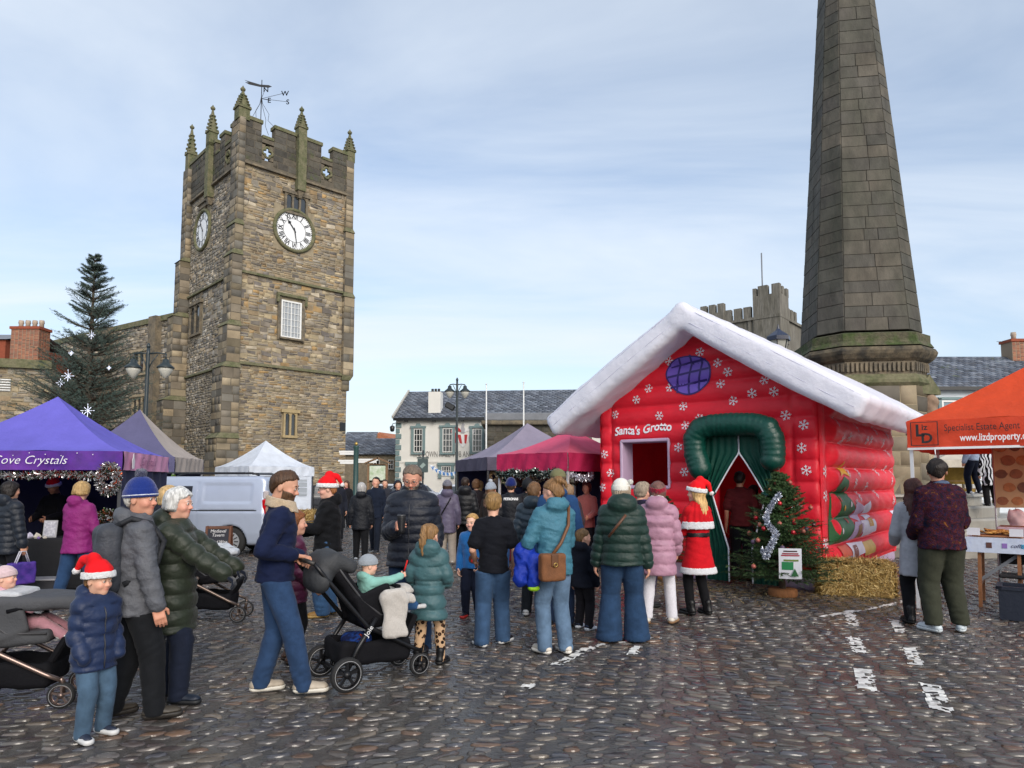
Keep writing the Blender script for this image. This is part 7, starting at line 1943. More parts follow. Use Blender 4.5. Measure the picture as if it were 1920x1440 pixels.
patch(sfn, S([(1566, 893), (1574, 902), (1580, 926), (1577, 930), (1588, 955), (1584, 958), (1586, 985), (1578, 1010), (1570, 1018), (1552, 1022), (1552, 925), (1557, 910)]), PM('#1f5a2c'), .010, 'tree_print')
for (px_, py_, c) in ((1570, 918, '#b02a20'), (1560, 935, '#b02a20'), (1566, 952, '#d8a020'), (1575, 975, '#b02a20'), (1562, 995, '#d8d0d8'), (1578, 945, '#d8d0d8')):
 patch(sfn, [(gs(px_, py_)[0] + .05 * cos(a), gs(px_, py_)[1] + .05 * sin(a)) for a in np.linspace(0, 2 * pi, 12, endpoint=False)], PM(c), .014, 'bauble_print', .02)
for (pts, c, o) in (([(1590, 940), (1606, 950), (1598, 978), (1586, 970)], '#c9b0d0', .011), ([(1604, 948), (1616, 938), (1620, 968), (1608, 974)], '#d8d0e0', .011),
 ([(1588, 978), (1606, 975), (1600, 1005), (1578, 1016)], '#b49ac0', .012), ([(1600, 975), (1624, 972), (1630, 995), (1604, 1008)], '#d8d0e0', .012), ([(1592, 985), (1600, 980), (1600, 1006), (1590, 1010)], '#8a5a2c', .016), ([(1612, 972), (1620, 970), (1621, 985), (1614, 986)], '#c89030', .016),
 ([(1560, 1024), (1576, 1020), (1580, 1040), (1562, 1046)], '#c84a20', .013), ([(1564, 1046), (1580, 1040), (1582, 1060), (1565, 1066)], '#2a4a9a', .014), ([(1578, 1018), (1604, 1014), (1606, 1038), (1582, 1046)], '#d8d0e0', .012), ([(1603, 1016), (1622, 1010), (1626, 1034), (1606, 1042)], '#c8a050', .013),
 ([(1584, 1022), (1592, 1020), (1592, 1050), (1584, 1052)], '#7a3a2c', .015), ([(1660, 958), (1676, 955), (1676, 985), (1664, 992)], '#d8d0e0', .012)):
 patch(sfn, S(pts), PM(c), o, 'parcel_print')
ap = [gl(*q) for q in ((1327, 880), (1318, 852), (1316, 824), (1326, 806), (1350, 799), (1388, 797), (1428, 798), (1450, 805), (1460, 825), (1462, 848), (1461, 862))]
apts = [np.array((q[0], -.30, q[1])) for q in ap]
def arch(P):
 d, s = d_chain(P, apts, [.185] * len(apts))
 return d - .006 * np.sin(s * 75) - .008 * wob(P, 9)
soft('door_arch', arch, (ap[0][0] - .5, -.65, ap[0][1] - .5), (ap[-1][0] + .6, .05, ap[5][1] + .4), .03, M_GRN, gr)
xc = gl(1388, 840, -.1)[0]; ztop = dz1 + .06; zap = gl(1388, 850, -.1)[1]
def curtain(side):
 xj = dx0 - .05 if side < 0 else dx1 + .05
 tie = gl(1345, 925, -.1)[1] if side < 0 else gl(1452, 925, -.1)[1]
 U, V = np.linspace(0, 1, 40), np.linspace(0, 1, 60); G = np.zeros((60, 40, 3)); edge = []
 for j, v in enumerate(V):
  z = ztop + (.05 - ztop) * v
  if z > zap: inn = xc
  elif z > tie:
   t = (zap - z) / (zap - tie); inn = xc + (xj - side * .13 - xc) * (t ** .9)
  else:
   t = (tie - z) / (tie - .05); inn = xj - side * (.13 + .26 * min(1, t * 1.6))
  for i, u in enumerate(U):
   squeeze = abs(inn - xj) / abs(xc - xj)
   x = xj + (inn - xj) * u
   y = -.16 - .035 * sin(u * 30 + v * 3) * (1.25 - squeeze) - .05 * (1 - squeeze)
   G[j, i] = (x, y, z - (.10 * u * (1 - squeeze) if z > tie else 0))
  edge.append(G[j, -1] - (0, .012, 0))
 MB().smooth().grid(G).build('door_curtain', M_GRNC, gr)
 MB().smooth().tube(edge[1:], .014, 5).build('curtain_piping', M_FLK, gr)
 tp_ = np.array((xj - side * .07, -.24, tie)); MB().smooth().tube([tp_ + (.12 * cos(a), .08 * sin(a), .02 * sin(a)) for a in np.linspace(0, 2 * pi, 14, endpoint=False)], .02, 6, closed=True).build('tie_band', M_GRN, gr)
curtain(-1); curtain(1)
MB().box((gW / 2, gD / 2, .03), (gW - .9, gD - .8, .02)).build('floor_sheet', mat('floor_mat', hexc('#4a3428'), .9, var=.3), gr)
 # --- straw
M_STRAW = mat('straw', attr=True, rough=.7, spec=.25)
SCOL = np.array([hexc(c) for c in ('#b89a5e', '#a3854c', '#c9ad74', '#8a6e3c', '#94783f', '#d2b87e')])
def straw_mesh(P, D, L, w, N):
 S_ = np.cross(D, N); S_ /= np.linalg.norm(S_, axis=1, keepdims=True) + 1e-6
 V = np.stack([P - S_ * w, P + S_ * w, P + D * L + S_ * w * .6, P + D * L - S_ * w * .6], 1)
 return V.reshape(-1, 3), np.arange(len(P) * 4).reshape(-1, 4)
def bale(label, loc, rz, w, d, h, n, seed, sw=.004):
 t = thing('straw_bale', label, 'straw bale', loc, rz); rg = np.random.default_rng(seed)
 soft('bale_core', lambda P: d_box(P, (0, 0, h / 2), (w / 2, d / 2, h / 2), .06) - .028 * wob(P, 11, seed) - .014 * wob(P, 33), (-w / 2 - .1, -d / 2 - .1, -.06), (w / 2 + .1, d / 2 + .1, h + .1), .025, mat('straw_core', hexc('#8a6e40'), .9, var=.4, vscale=25, bump=.9, bscale=60, streak=(.4, 1, 1.6), bdist=.03), t)
 f = rg.integers(0, 6, n); U = rg.uniform(-.5, .5, (n, 2)); P = np.zeros((n, 3)); N = np.zeros((n, 3))
 dims = np.array((w, d, h))
 for i, (ax, sg) in enumerate(((0, 1), (0, -1), (1, 1), (1, -1), (2, 1), (2, 1))):
  k = f == i; o = [a for a in range(3) if a != ax]
  P[k, ax] = sg * dims[ax] * .5 + .012 * sg; P[k, o[0]] = U[k, 0] * dims[o[0]] * .98; P[k, o[1]] = U[k, 1] * dims[o[1]] * .98; N[k, ax] = sg
 P[:, 2] += h / 2
 D = rg.normal(0, 1, (n, 3)) * (1, 1, .8); D -= (D * N).sum(1, keepdims=True) * N * .62; D /= np.linalg.norm(D, axis=1, keepdims=True)
 L = rg.uniform(.05, .20, (n, 1)); P = P - D * L * .4 + N * rg.uniform(0, .015, (n, 1)); P[:, 2] = np.maximum(P[:, 2], .012)
 V, Fq = straw_mesh(P, D, L, sw, N + rg.normal(0, .4, (n, 3)))
 V[:, 2] = np.maximum(V[:, 2], .008)
 link('straw', npmesh('straw', V, Fq, False, np.repeat(SCOL[rg.integers(0, 6, n)] * rg.uniform(.7, 1.15, (n, 1)), 4, 0)), M_STRAW, t, kind='stuff')
 for s in (-.25, .25): MB().smooth().tube([(s * w, -d / 2 - .012, 0.03), (s * w, -d / 2 - .015, h), (s * w, d / 2, h + .012)], .006, 4).build('twine', mat('twine', hexc('#a05a30'), .8), t)
 return t
bl = onground(1612, 1118); bale('loose golden straw bale against the side of the grotto', (bl[0] + .02, bl[1] + .2, 0), GANG + radians(22), .98, .5, .47, 9000, 2, .0045)
hb = at(567, 900, 27.5); bale('small far straw bale beside the white gazebo', (hb[0], 27.5, 0), .1, 1.0, .5, .48, 1500, 3, .009)
ib = A_ + GU * (dx0 + .5) + GV * 1.3; bale('straw bale just inside the grotto doorway', (ib[0], ib[1], .05), GANG, .8, .45, .42, 2500, 5, .005)
rgn = np.random.default_rng(9); n = 1700
cen = A_ + GU * (gW * .62) - GV * .7
P = np.stack([rgn.normal(0, 1.25, n), rgn.normal(0, .6, n), np.zeros(n)], 1); P = cen + P[:, :1] * GU + P[:, 1:2] * GV
P2 = np.stack([bl[0] + rgn.normal(0, .75, 700), bl[1] - .05 + rgn.normal(0, .28, 700), np.zeros(700)], 1); P = np.concatenate([P, P2]); P[:, 2] = .024
D = rgn.normal(0, 1, P.shape); D[:, 2] *= .05; D /= np.linalg.norm(D, axis=1, keepdims=True)
V, Fq = straw_mesh(P, D, rgn.uniform(.03, .12, (len(P), 1)), .0035, np.tile((0, 0, 1.0), (len(P), 1)))
link('loose_straw', npmesh('loose_straw', V, Fq, False, np.repeat(SCOL[rgn.integers(0, 6, len(P))] * .8, 4, 0)), M_STRAW, label='loose straw scattered on the cobbles before the grotto', kind='stuff')['category'] = 'straw'
 # --- small decorated trees
M_LOG = mat('cut_log', hexc('#8a5a34'), .8, var=.35, vscale=10, bump=.5, bscale=25, streak=(3, 3, .6))
tb = onground(1468, 1118)
zt5 = at(1468, 878, tb[1])[2]
ct = thing('small_christmas_tree', 'small cut fir with red baubles and silver tinsel on a log slice', 'tree', (tb[0], tb[1], 0))
MB().smooth().lathe([(.19, 0), (.205, .02), (.20, .10), (.19, .115)], n=18).build('log_base', M_LOG, ct)
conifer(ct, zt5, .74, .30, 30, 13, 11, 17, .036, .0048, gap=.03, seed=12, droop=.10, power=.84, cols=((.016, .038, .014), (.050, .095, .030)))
BAU = [(1455, 905, 'p'), (1481, 905, 'p'), (1490, 936, 'r'), (1462, 944, 'r'), (1437, 963, 'r'), (1462, 982, 'p'), (1489, 980, 'r'), (1487, 998, 'r'), (1520, 952, 'p'), (1525, 984, 'd'), (1506, 996, 'p'), (1512, 992, 'v'), (1425, 984, 'p'), (1417, 971, 'r'), (1432, 991, 'r'), (1421, 1013, 'p'), (1412, 1016, 'v'), (1494, 1039, 'p'), (1467, 1027, 'v'), (1413, 1062, 'p'), (1405, 1000, 'p'), (1530, 1030, 'r'), (1445, 918, 'o'), (1534, 1030, 'v')]
NM = dict(p=('dusty pink', '#a05a50'), r=('shiny red', '#b01828'), d=('dark plum', '#4a1420'), v=('purple glitter', '#5a4a60'), o=('orange', '#c8742c'))
for (px_, py_, c) in BAU:
 z_ = at(px_, py_, tb[1])[2]; rt = .72 * max(.05, 1 - (z_ - .34) / (zt5 - .34)) ** .84
 dxx = (px_ - 1468) * tb[1] / F; dy_ = -sqrt(max(.0, rt * rt * .9 - dxx * dxx)) if abs(dxx) < rt else 0
 p_ = at(px_, py_, tb[1] + dy_)
 b_ = thing('bauble', NM[c][0] + ' bauble hanging on the small cut Christmas tree', 'bauble', p_, group='baubles on the small Christmas tree')
 MB().smooth().lathe([(.001, -.034)] + [(.034 * cos(a), .034 * sin(a)) for a in np.linspace(-1.3, 1.3, 9)] + [(.001, .034)], n=12).build('ball', mat('bauble_' + c, hexc(NM[c][1]), .22 if c in 'rdo' else .5, metal=.35, coat=.4 if c in 'rdo' else 0), b_)
 MB().smooth().lathe([(.008, .032), (.008, .040), (.002, .043)], n=6).build('cap', M_GOLD, b_)
tw = [(1462, 925), (1448, 945), (1440, 958), (1436, 975), (1444, 988), (1456, 1000), (1450, 1015), (1442, 1030), (1437, 1045), (1430, 1030)]
tp5 = []
for (px_, py_) in tw:
 z_ = at(px_, py_, tb[1])[2]; rt = .72 * (1 - (z_ - .34) / (zt5 - .34)) ** .84; dxx = (px_ - 1468) * tb[1] / F
 tp5.append(at(px_, py_, tb[1] - sqrt(max(.01, rt * rt - dxx * dxx)) - .02))
tinsel('silver_tinsel', 'silver tinsel strand winding down the small cut Christmas tree', tp5, .055, 2400, ('#c8ccd8', '#e8ecf4', '#9aa0b0'), 21, 'tinsel', leaf=.05)
nt_ = at(1482, 1057, tb[1] - .62); no = thing('paper_notice', 'white printed notice fixed to the front of the small cut tree', 'notice', nt_, radians(-12))
pw2, ph2 = .30, .42
Gp = np.array([[(-pw2 / 2 + pw2 * u, -.02 * sin(pi * u) + .03 * v * v, ph2 / 2 - ph2 * v) for u in np.linspace(0, 1, 8)] for v in np.linspace(0, 1, 8)])
MB().smooth().grid(Gp).build('sheet', mat('paper', (.66, .67, .72), .6), no)
def onp(x0, x1, z0_, z1_, m, nm, o=.006):
 g4 = []
 for v in np.linspace(z1_, z0_, 4):
  g4.append([(-pw2 / 2 + pw2 * u, -.02 * sin(pi * u) + .03 * v * v - o, ph2 / 2 - ph2 * v) for u in np.linspace(x0, x1, 5)])
 MB().grid(g4).build(nm, m, no)
for (a, b_, c_, d_, col) in ((.2, .8, .07, .11, '#3a1a1a'), (.15, .85, .15, .19, '#8a2030'), (.1, .9, .21, .25, '#a02838'), (.2, .85, .36, .42, '#6a7a3a'), (.12, .62, .44, .70, '#1f7a48')): onp(a, b_, c_, d_, mat('ink' + col, hexc(col), .7), 'printed_block')
b = MB(); b.add([(.05, -.03, -.06), (.0, -.022, -.17), (.10, -.022, -.17)], [(0, 1, 2)]); b.build('tree_print', mat('ink#1f5a30', hexc('#1f5a30'), .7), no)
t2 = onground(1252, 1092) + np.array((.05, .35, 0)); t2[2] = 0
ct2 = thing('small_christmas_tree', 'small fir in a stand left of the grotto door behind the queue', 'tree', t2)
MB().smooth().lathe([(.17, 0), (.18, .05), (.16, .16)], n=16).build('log_base', M_LOG, ct2)
conifer(ct2, at(1258, 925, t2[1])[2], .55, .35, 17, 9, 8, 14, .032, .004, seed=22, droop=.10, power=.8, cols=((.016, .034, .014), (.04, .075, .026)))
lp = thing('lantern_post', 'black six-sided lantern lamp showing above the white grotto roof', 'street lamp', (wx(1468, 24), 24, 0))
z1_, z2_ = at(1468, 634, 24)[2], at(1468, 609, 24)[2]
MB().smooth().lathe([(.12, 0), (.09, 1.2), (.06, z1_ - .75)], n=10).build('post', M_BLACKP, lp)
MB().lathe([(.20, z1_ - .75), (.34, z1_ - .1)], n=6).build('glass', M_LAMPG, lp)
for k in range(6): a = k * pi / 3; MB().bar((.205 * cos(a), .205 * sin(a), z1_ - .75), (.35 * cos(a), .35 * sin(a), z1_ - .08), .03).build('glazing_bar', M_BLACKP, lp)
MB().lathe([(.42, z1_ - .1), (.42, z1_ + .04), (.40, z1_ + .06), (.12, z2_ - .22), (.05, z2_ - .15), (.01, z2_ + .02)], n=6).build('roof', mat('lantern_navy', (.02, .03, .07), .35), lp)
 # --- silver van
van = thing('silver_van', 'silver panel van with black roof rails parked behind the stalls', 'van', (wx(500, 15.4), 15.35, 0))
VL, VW, VH = 4.4, 1.75, 1.80
M_SILV = mat('silver_paint', hexc('#a9b3c6'), .32, metal=.25, coat=.6, spec=.5, var=.04)
def vprof(P):
 x, y, z = -P[:, 0], P[:, 1], P[:, 2]          # x from rear to front
 d = np.maximum(-x + .02 * (z - 1), x - VL)
 top = np.interp(x, [0, .15, 2.6, 3.3, 3.6, 4.15, 4.4], [1.74, 1.79, 1.78, 1.55, 1.18, 1.02, .8])
 d = smax(d, z - top, .12); d = smax(d, .24 - z, .06)
 inset = np.interp(z, [.25, .5, .95, 1.05, 1.7], [.05, .0, .0, .02, .13])
 d = smax(d, np.maximum(inset - y, y - VW + inset), .10)
 for wx_ in (.78, 3.55):
  arch_ = np.sqrt((x - wx_) ** 2 + (z - .33) ** 2) - .37
  d = smax(d, -np.maximum(arch_, np.minimum(.3 - y, .3 - (VW - y)) * 0 + np.where((y < .28) | (y > VW - .28), -1, 1)), .015)
 for g_ in ((np.abs(x - 1.55) - .006, (z < 1.65) & (z > .35)), (np.abs(z - 1.02) - .010, (x < 1.5) & (x > .25)), (np.abs(z - 1.30 + 0 * x) - .0, z > 99)):
  d = d + .012 * np.where(g_[1] & (y < .3), np.exp(-(np.maximum(g_[0], 0) / .008) ** 2), 0)
 pan = d_box(np.stack([x, y * 0, z], -1), (.88, 0, 1.40), (.56, .1, .22), .06)
 d = d + .010 * np.where(y < .3, np.clip(-pan / .03, 0, 1), 0)
 cap_ = np.sqrt((x - .55) ** 2 + (z - .86) ** 2); d = d + .006 * np.where(y < .3, np.exp(-((cap_ - .085) / .007) ** 2), 0)
 return d
soft('body', vprof, (-VL - .15, -.12, .1), (.15, VW + .12, 1.95), .036, M_SILV, van)
M_TYRE = mat('tyre', (.012, .012, .013), .8, bump=.3, bscale=60); M_HUB = mat('wheel_cover', (.42, .44, .47), .35, metal=.5)
for wx_ in (.78, 3.55):
 for yy in (.13, VW - .13):
  w_ = thing('wheel', None, None, (-wx_, yy, .33)); w_.parent = van; R = Rx(pi / 2); sg = 1 if yy < 1 else -1
  MB().smooth().lathe([(.20, -.09 * sg), (.30, -.095 * sg), (.33, -.06 * sg), (.33, .06 * sg), (.30, .095 * sg), (.20, .09 * sg)], n=32, R=R, cap=False).build('tyre', M_TYRE, w_)
  h_ = MB(); h_.lathe([(.215, .07 * sg), (.21, .095 * sg), (.07, .105 * sg), (.05, .115 * sg)], n=32, R=R)
  h_.build('wheel_cover', M_HUB, w_)
  for k in range(12):
   a = k * pi / 6; MB().box((.145 * cos(a), -.104 * sg, .145 * sin(a)), (.09, .012, .022), Ry(-a)).build('slot', mat('slot_black', (.015, .015, .017), .6), w_)
for s in (.28, VW - .28):
 MB().smooth().tube([(-.25, s, 1.80), (-.4, s, 1.86), (-2.5, s, 1.86), (-2.7, s, 1.80)], .022, 6).build('roof_rail', M_BLACKP, van)
MB().box((-.35, VW / 2, 1.84), (.16, 1.2, .04), bev=.015).build('cross_bar', M_BLACKP, van)
MB().box((-1.2, .27, 1.855), (1.3, .06, .05), bev=.02).build('cross_bar', M_BLACKP, van)
tl = MB(); tl.box((-.02, .10, 1.02), (.16, .14, .5), bev=.03); tl.build('tail_light', mat('tail_red', hexc('#b01018'), .2, spec=.7), van)
MB().box((-.02, .10, 1.36), (.12, .12, .2), bev=.03).build('tail_light', mat('tail_pale', (.45, .40, .40), .2), van)
MB().box((-.0, VW / 2, .42), (.14, VW - .1, .24), bev=.05).build('bumper', mat('bumper_grey', (.05, .05, .055), .6), van)
MB().box((-.05, VW / 2, 1.38), (.05, 1.25, .5), bev=.02).build('rear_window', M_GLASS, van)
MB().box((-2.15, .085, 1.36), (.95, .03, .42), Rx(-.13), bev=.012).build('side_window', M_GLASS, van)
MB().box((-1.2, .015, 1.02), (2.0, .012, .02)).build('slide_rail', M_BLACKP, van)
ab = onground(402, 1072); abd = thing('chalk_board', 'wooden A-frame chalk board with white handwriting beside the van', 'sign', (ab[0], ab[1] + .15, 0), radians(10))
M_CHW = mat('chalk_frame', hexc('#5a3420'), .6, var=.25, vscale=8); M_CHB = mat('chalk_black', (.018, .02, .03), .8, var=.2)
hb_ = 1.0 * (1072 - 988) / F * ab[1] / 1.0; wb_ = .46; tl_ = .16
for sg in (-1, 1):
 lf = thing('leaf', None, None, (0, sg * .17, 0)); lf.parent = abd; lf.rotation_euler = (sg * tl_, 0, 0)
 MB().box((0, 0, hb_ * .55), (wb_ - .06, .02, hb_ * .84)).build('slate', M_CHB, lf)
 for s in (-1, 1): MB().box((s * (wb_ / 2 - .02), 0, hb_ / 2), (.045, .035, hb_), bev=.006).build('stile', M_CHW, lf)
 for z in (hb_ - .03, .14): MB().box((0, 0, z), (wb_ - .09, .033, .05), bev=.006).build('rail', M_CHW, lf)
for k, (txt, z_, w_) in enumerate((('Medieval', .86, .28), ('Tavern', .77, .22), ('Mulled Wine', .62, .34), ('Mead', .53, .18), ('Ales', .45, .15), ('Cider', .36, .2))):
 zz = z_ * hb_; text_on('chalk_writing', txt, lambda X, Y: np.stack([X - w_ / 2, -.17 - .014 + (zz + Y) * sin(tl_) - .002, (zz + Y) * cos(tl_)], -1), mat('chalk', (.6, .6, .62), .9), abd, .085, maxw=w_, shear=.15)
 # --- pushchairs
M_PBLK = mat('pram_fabric', (.006, .006, .008), .8, spec=.15, bump=.5, bscale=30, var=.2, bdist=.01); M_PFRM = mat('pram_frame', (.012, .012, .014), .35, metal=.4)
M_RIMW = mat('rim_reflector', (.35, .35, .36), .4)
def pram(label, loc, rz, frame=None, seat_col=None, joie=False, cover=None, scale=1.0):
 t = thing('pushchair', label, 'pushchair', loc, rz); fm = frame or M_PFRM; sc = seat_col or M_PBLK
 R = Rx(pi / 2)
 def wheel(x, y, r, wd):
  w_ = thing('wheel', None, None, (x, y, r + .015)); w_.parent = t
  MB().smooth().lathe([(r * .74, -wd), (r * .92, -wd * 1.1), (r, -wd * .5), (r, wd * .5), (r * .92, wd * 1.1), (r * .74, wd)], n=28, R=R, cap=False).build('tyre', M_TYRE, w_)
  for s in (-1, 1): MB().smooth().tube([(r * .80 * cos(a), s * wd * 1.12, r * .80 * sin(a)) for a in np.linspace(0, 2 * pi, 28, endpoint=False)], r * .018, 4, closed=True).build('reflector', M_RIMW, w_)
  MB().smooth().lathe([(r * .70, -wd * .8), (r * .76, -wd * .8), (r * .76, wd * .8), (r * .70, wd * .8)], n=28, R=R, cap=False).build('rim', fm, w_)
  MB().smooth().lathe([(r * .22, -wd * 1.1), (r * .22, wd * 1.1)], n=12, R=R).build('hub', fm, w_)
  for k in range(5): a = k * 2 * pi / 5 + .3; MB().bar((r * .15 * cos(a), 0, r * .15 * sin(a)), (r * .73 * cos(a), 0, r * .73 * sin(a)), r * .16, wd * .9, up=(0, 1, 0)).build('spoke', fm, w_)
 for s in (-1, 1):
  wheel(-.30, s * .27, .135, .024); wheel(.40, s * .19, .095, .02)
  MB().smooth().tube([(-.56, s * .21, 1.03), (-.50, s * .22, .95), (-.12, s * .235, .50), (.30, s * .22, .27), (.40, s * .215, .225)], [.016, .017, .02, .018, .016], 8).build('chassis_tube', fm, t)
  MB().smooth().tube([(-.04, s * .245, .56), (-.20, s * .25, .34), (-.30, s * .25, .15)], [.022, .02, .016], 8).build('rear_leg', fm, t)
  MB().smooth().tube([(.40, s * .215, .24), (.41, s * .19, .20), (.40, s * .165, .11)], .018, 6).build('fork', fm, t)
 MB().smooth().tube([(-.56, -.21, 1.03), (-.60, -.15, 1.05), (-.60, .15, 1.05), (-.56, .21, 1.03)], .019, 8).build('handle', mat('handle_leather', (.02, .017, .015), .5), t)
 MB().smooth().tube([(-.30, -.25, .15), (-.30, .25, .15)], .014, 6).build('axle', fm, t)
 soft('basket', lambda P: np.maximum(d_box(P, (-.0, 0, .27 ), (.32, .20, .10), .05, Ry(.06)), -d_box(P, (0, 0, .36), (.28, .17, .12), .04)) - .008 * wob(P, 22), (-.42, -.28, .1), (.42, .28, .45), .016, M_PBLK, t)
 Rb = Ry(-.62)
 soft('seat', lambda P: smin(smin(d_box(P, (-.20, 0, .76), (.055, .19, .31), .05, Rb), d_box(P, (.10, 0, .52), (.20, .19, .05), .045, Ry(-.08)), .05),
 np.minimum(d_box(P, (-.02, .185, .66), (.16, .018, .13), .018, Ry(-.3)), d_box(P, (-.02, -.185, .66), (.16, .018, .13), .018, Ry(-.3))), .03) - .006 * wob(P, 24), (-.58, -.3, .35), (.45, .3, 1.15), .016, sc, t)
 MB().box((.34, 0, .42), (.05, .30, .22), Ry(.5), bev=.015).build('footrest', M_PBLK, t)
 soft('folded_hood', lambda P: smin(smin(d_ell(P, (-.40, 0, 1.0), (.13, .23, .12)), d_ell(P, (-.47, -.04, .90), (.10, .20, .13)), .04), d_box(P, (-.30, 0, 1.02), (.12, .215, .05), .04, Ry(.5)), .04) - .010 * wob(P, 20), (-.68, -.32, .68), (-.08, .32, 1.2), .018, cover or mat('hood_grey', (.03, .032, .036), .7, bump=.4, bscale=25), t)
 MB().smooth().tube([(.02, -.2, .73), (.16, -.19, .76), (.24, -.1, .77), (.24, .1, .77), (.16, .19, .76), (.02, .2, .73)], .018, 8).build('bumper_bar', M_PBLK, t)
 for s in (-1, 1):
  MB().smooth().tube([(-.38, s * .192, 1.02), (-.28, s * .196, .88), (-.14, s * .198, .70), (.02, s * .198, .57), (.28, s * .19, .56)], .009, 5).build('seat_piping', mat('piping_grey', (.05, .05, .055), .6), t)
 if joie:
  soft('basket_bag', lambda P: d_ell(P, (-.12, -.04, .36), (.13, .12, .07)) - .01 * wob(P, 25), (-.32, -.22, .22), (.08, .14, .5), .014, rampmat('patterned_bag', 14, [(.42, '#10183a'), (.55, '#1c3a7a'), (.62, '#0c1024'), (.72, '#c84a20')]), t)
  d_ = nrm((-.16, 0, -.22));
  text_on('frame_lettering', 'Joie', lambda X, Y: np.array((-.13, -.275, .42))[None] + np.outer(X, nrm((.16, 0, .22))) + np.outer(Y, nrm((-.22, 0, .16))), mat('frame_white_text', (.7, .7, .7), .5), t, .06)
 return t
pr_a = onground(632, 1288); pr_b = onground(757, 1264)
PRZ = atan2(pr_b[1] - pr_a[1], pr_b[0] - pr_a[0]); PRL = pr_a + (pr_b - pr_a) * .43
pram('black pushchair with a baby in mint jacket, pushed by the man in navy', (PRL[0], PRL[1], .012), PRZ, joie=True)
q = onground(437, 1170)
pram('dark pushchair held by the white-haired woman in olive coat', (q[0] - .35 + .0, q[1] + .08, .012), radians(8), frame=mat('frame_bronze', (.16, .12, .10), .35, metal=.7))
rc_ = thing('rain_cover', 'crumpled clear plastic rain cover lying on the second pushchair', 'cover', (q[0] - .35, q[1] + .08, 0), radians(8))
soft('cover', lambda P: d_ell(P, (.08, 0, .84), (.26, .21, .09)) - .025 * wob(P, 16) - .012 * wob(P, 40), (-.3, -.35, .66), (.45, .35, 1.05), .016, mat('clear_plastic', (.45, .47, .5), .12, spec=.8, var=.3, vscale=15), rc_)
q3 = onground(103, 1338); PZ3 = radians(12)
c3, s3 = cos(PZ3), sin(PZ3)
P3 = (q3[0] - .42 * c3, q3[1] - .42 * s3 + .22)
pram('grey pushchair with a toddler in a pink spotted fleece', (P3[0], P3[1], .012), PZ3, frame=mat('frame_rose', (.22, .16, .14), .3, metal=.8), seat_col=mat('seat_grey', (.05, .052, .058), .8, bump=.3))
ap3 = thing('leg_apron', 'grey padded leg apron over the toddler in the grey pushchair', 'blanket', (P3[0], P3[1], .012), PZ3)
soft('apron', lambda P: d_box(P, (.22, 0, .78), (.30, .21, .05), .045, Ry(.02)) - .010 * wob(P, 18), (-.2, -.3, .62), (.62, .3, .95), .016, mat('apron_grey', (.06, .062, .07), .8, bump=.4, bscale=30), ap3)
soft('fleece_fold', lambda P: d_box(P, (.0, 0, .83), (.09, .17, .035), .03, Ry(.1)) - .01 * wob(P, 20), (-.2, -.3, .7), (.2, .3, .97), .014, cloth('#cfd2d8', 'fur'), ap3)
 # --- parked cars before the pub
def parked_car(label, px, Y, col, rz=0.0):
 c = thing('parked_car', label, 'car', (wx(px, Y), Y, 0), rz)
 m = mat('carpaint' + col, hexc(col), .25, coat=.6, spec=.5)
 def f(P):
  x, y, z = P[:, 0], P[:, 1], P[:, 2]
  top = np.interp(x, [-2, -1.85, -1.2, -.5, .7, 1.3, 1.9, 2.05], [.75, .95, 1.05, 1.45, 1.47, 1.02, .85, .6])
  d = smax(np.maximum(-2 - x, x - 2.05), z - top, .1); d = smax(d, .22 - z, .05)
  ins = np.interp(z, [.2, .5, .9, 1.45], [.06, 0, .02, .2]); d = smax(d, np.abs(y) - .86 + ins, .08)
  for a in (-1.25, 1.3): d = smax(d, -np.maximum(np.sqrt((x - a) ** 2 + (z - .32) ** 2) - .36, .6 - np.abs(y)), .02)
  return d
 soft('body', f, (-2.2, -1, .1), (2.2, 1, 1.6), .05, m, c)
 for s in (-1, 1):
  MB().hull8([(-1.0, s * .79, 1.0), (1.1, s * .79, 1.0), (1.1, s * .80, 1.0), (-1.0, s * .80, 1.0), (-.5, s * .70, 1.38), (.65, s * .70, 1.38), (.65, s * .72, 1.38), (-.5, s * .72, 1.38)]).build('side_window', M_GLASS, c)
  for a in (-1.25, 1.3): MB().smooth().lathe([(.2, -.1), (.32, -.1), (.32, .1), (.2, .1)], (a, s * .74, .32), 20, Rx(pi / 2)).build('wheel', M_TYRE, c)
  MB().box((2.0, s * .62, .72), (.1, .3, .14), bev=.03).build('headlight', mat('headlamp', (.6, .62, .65), .15), c)
 MB().hull8([(1.32, -.66, 1.03), (1.32, .66, 1.03), (1.34, .66, 1.03), (1.34, -.66, 1.03), (.74, -.6, 1.42), (.74, .6, 1.42), (.76, .6, 1.42), (.76, -.6, 1.42)]).build('windscreen', M_GLASS, c)
parked_car('white parked car nose-on behind the man with the cup', 862, 36, '#c8ccd4', radians(-100)); parked_car('silver-white parked car beside the map board', 772, 38, '#b8bcc6', radians(-115)); parked_car('dark parked car by the tower corner', 600, 33, '#1c1e24', radians(10))
parked_car('white parked car beyond the map board', 728, 41, '#c2c6cc', radians(-95))
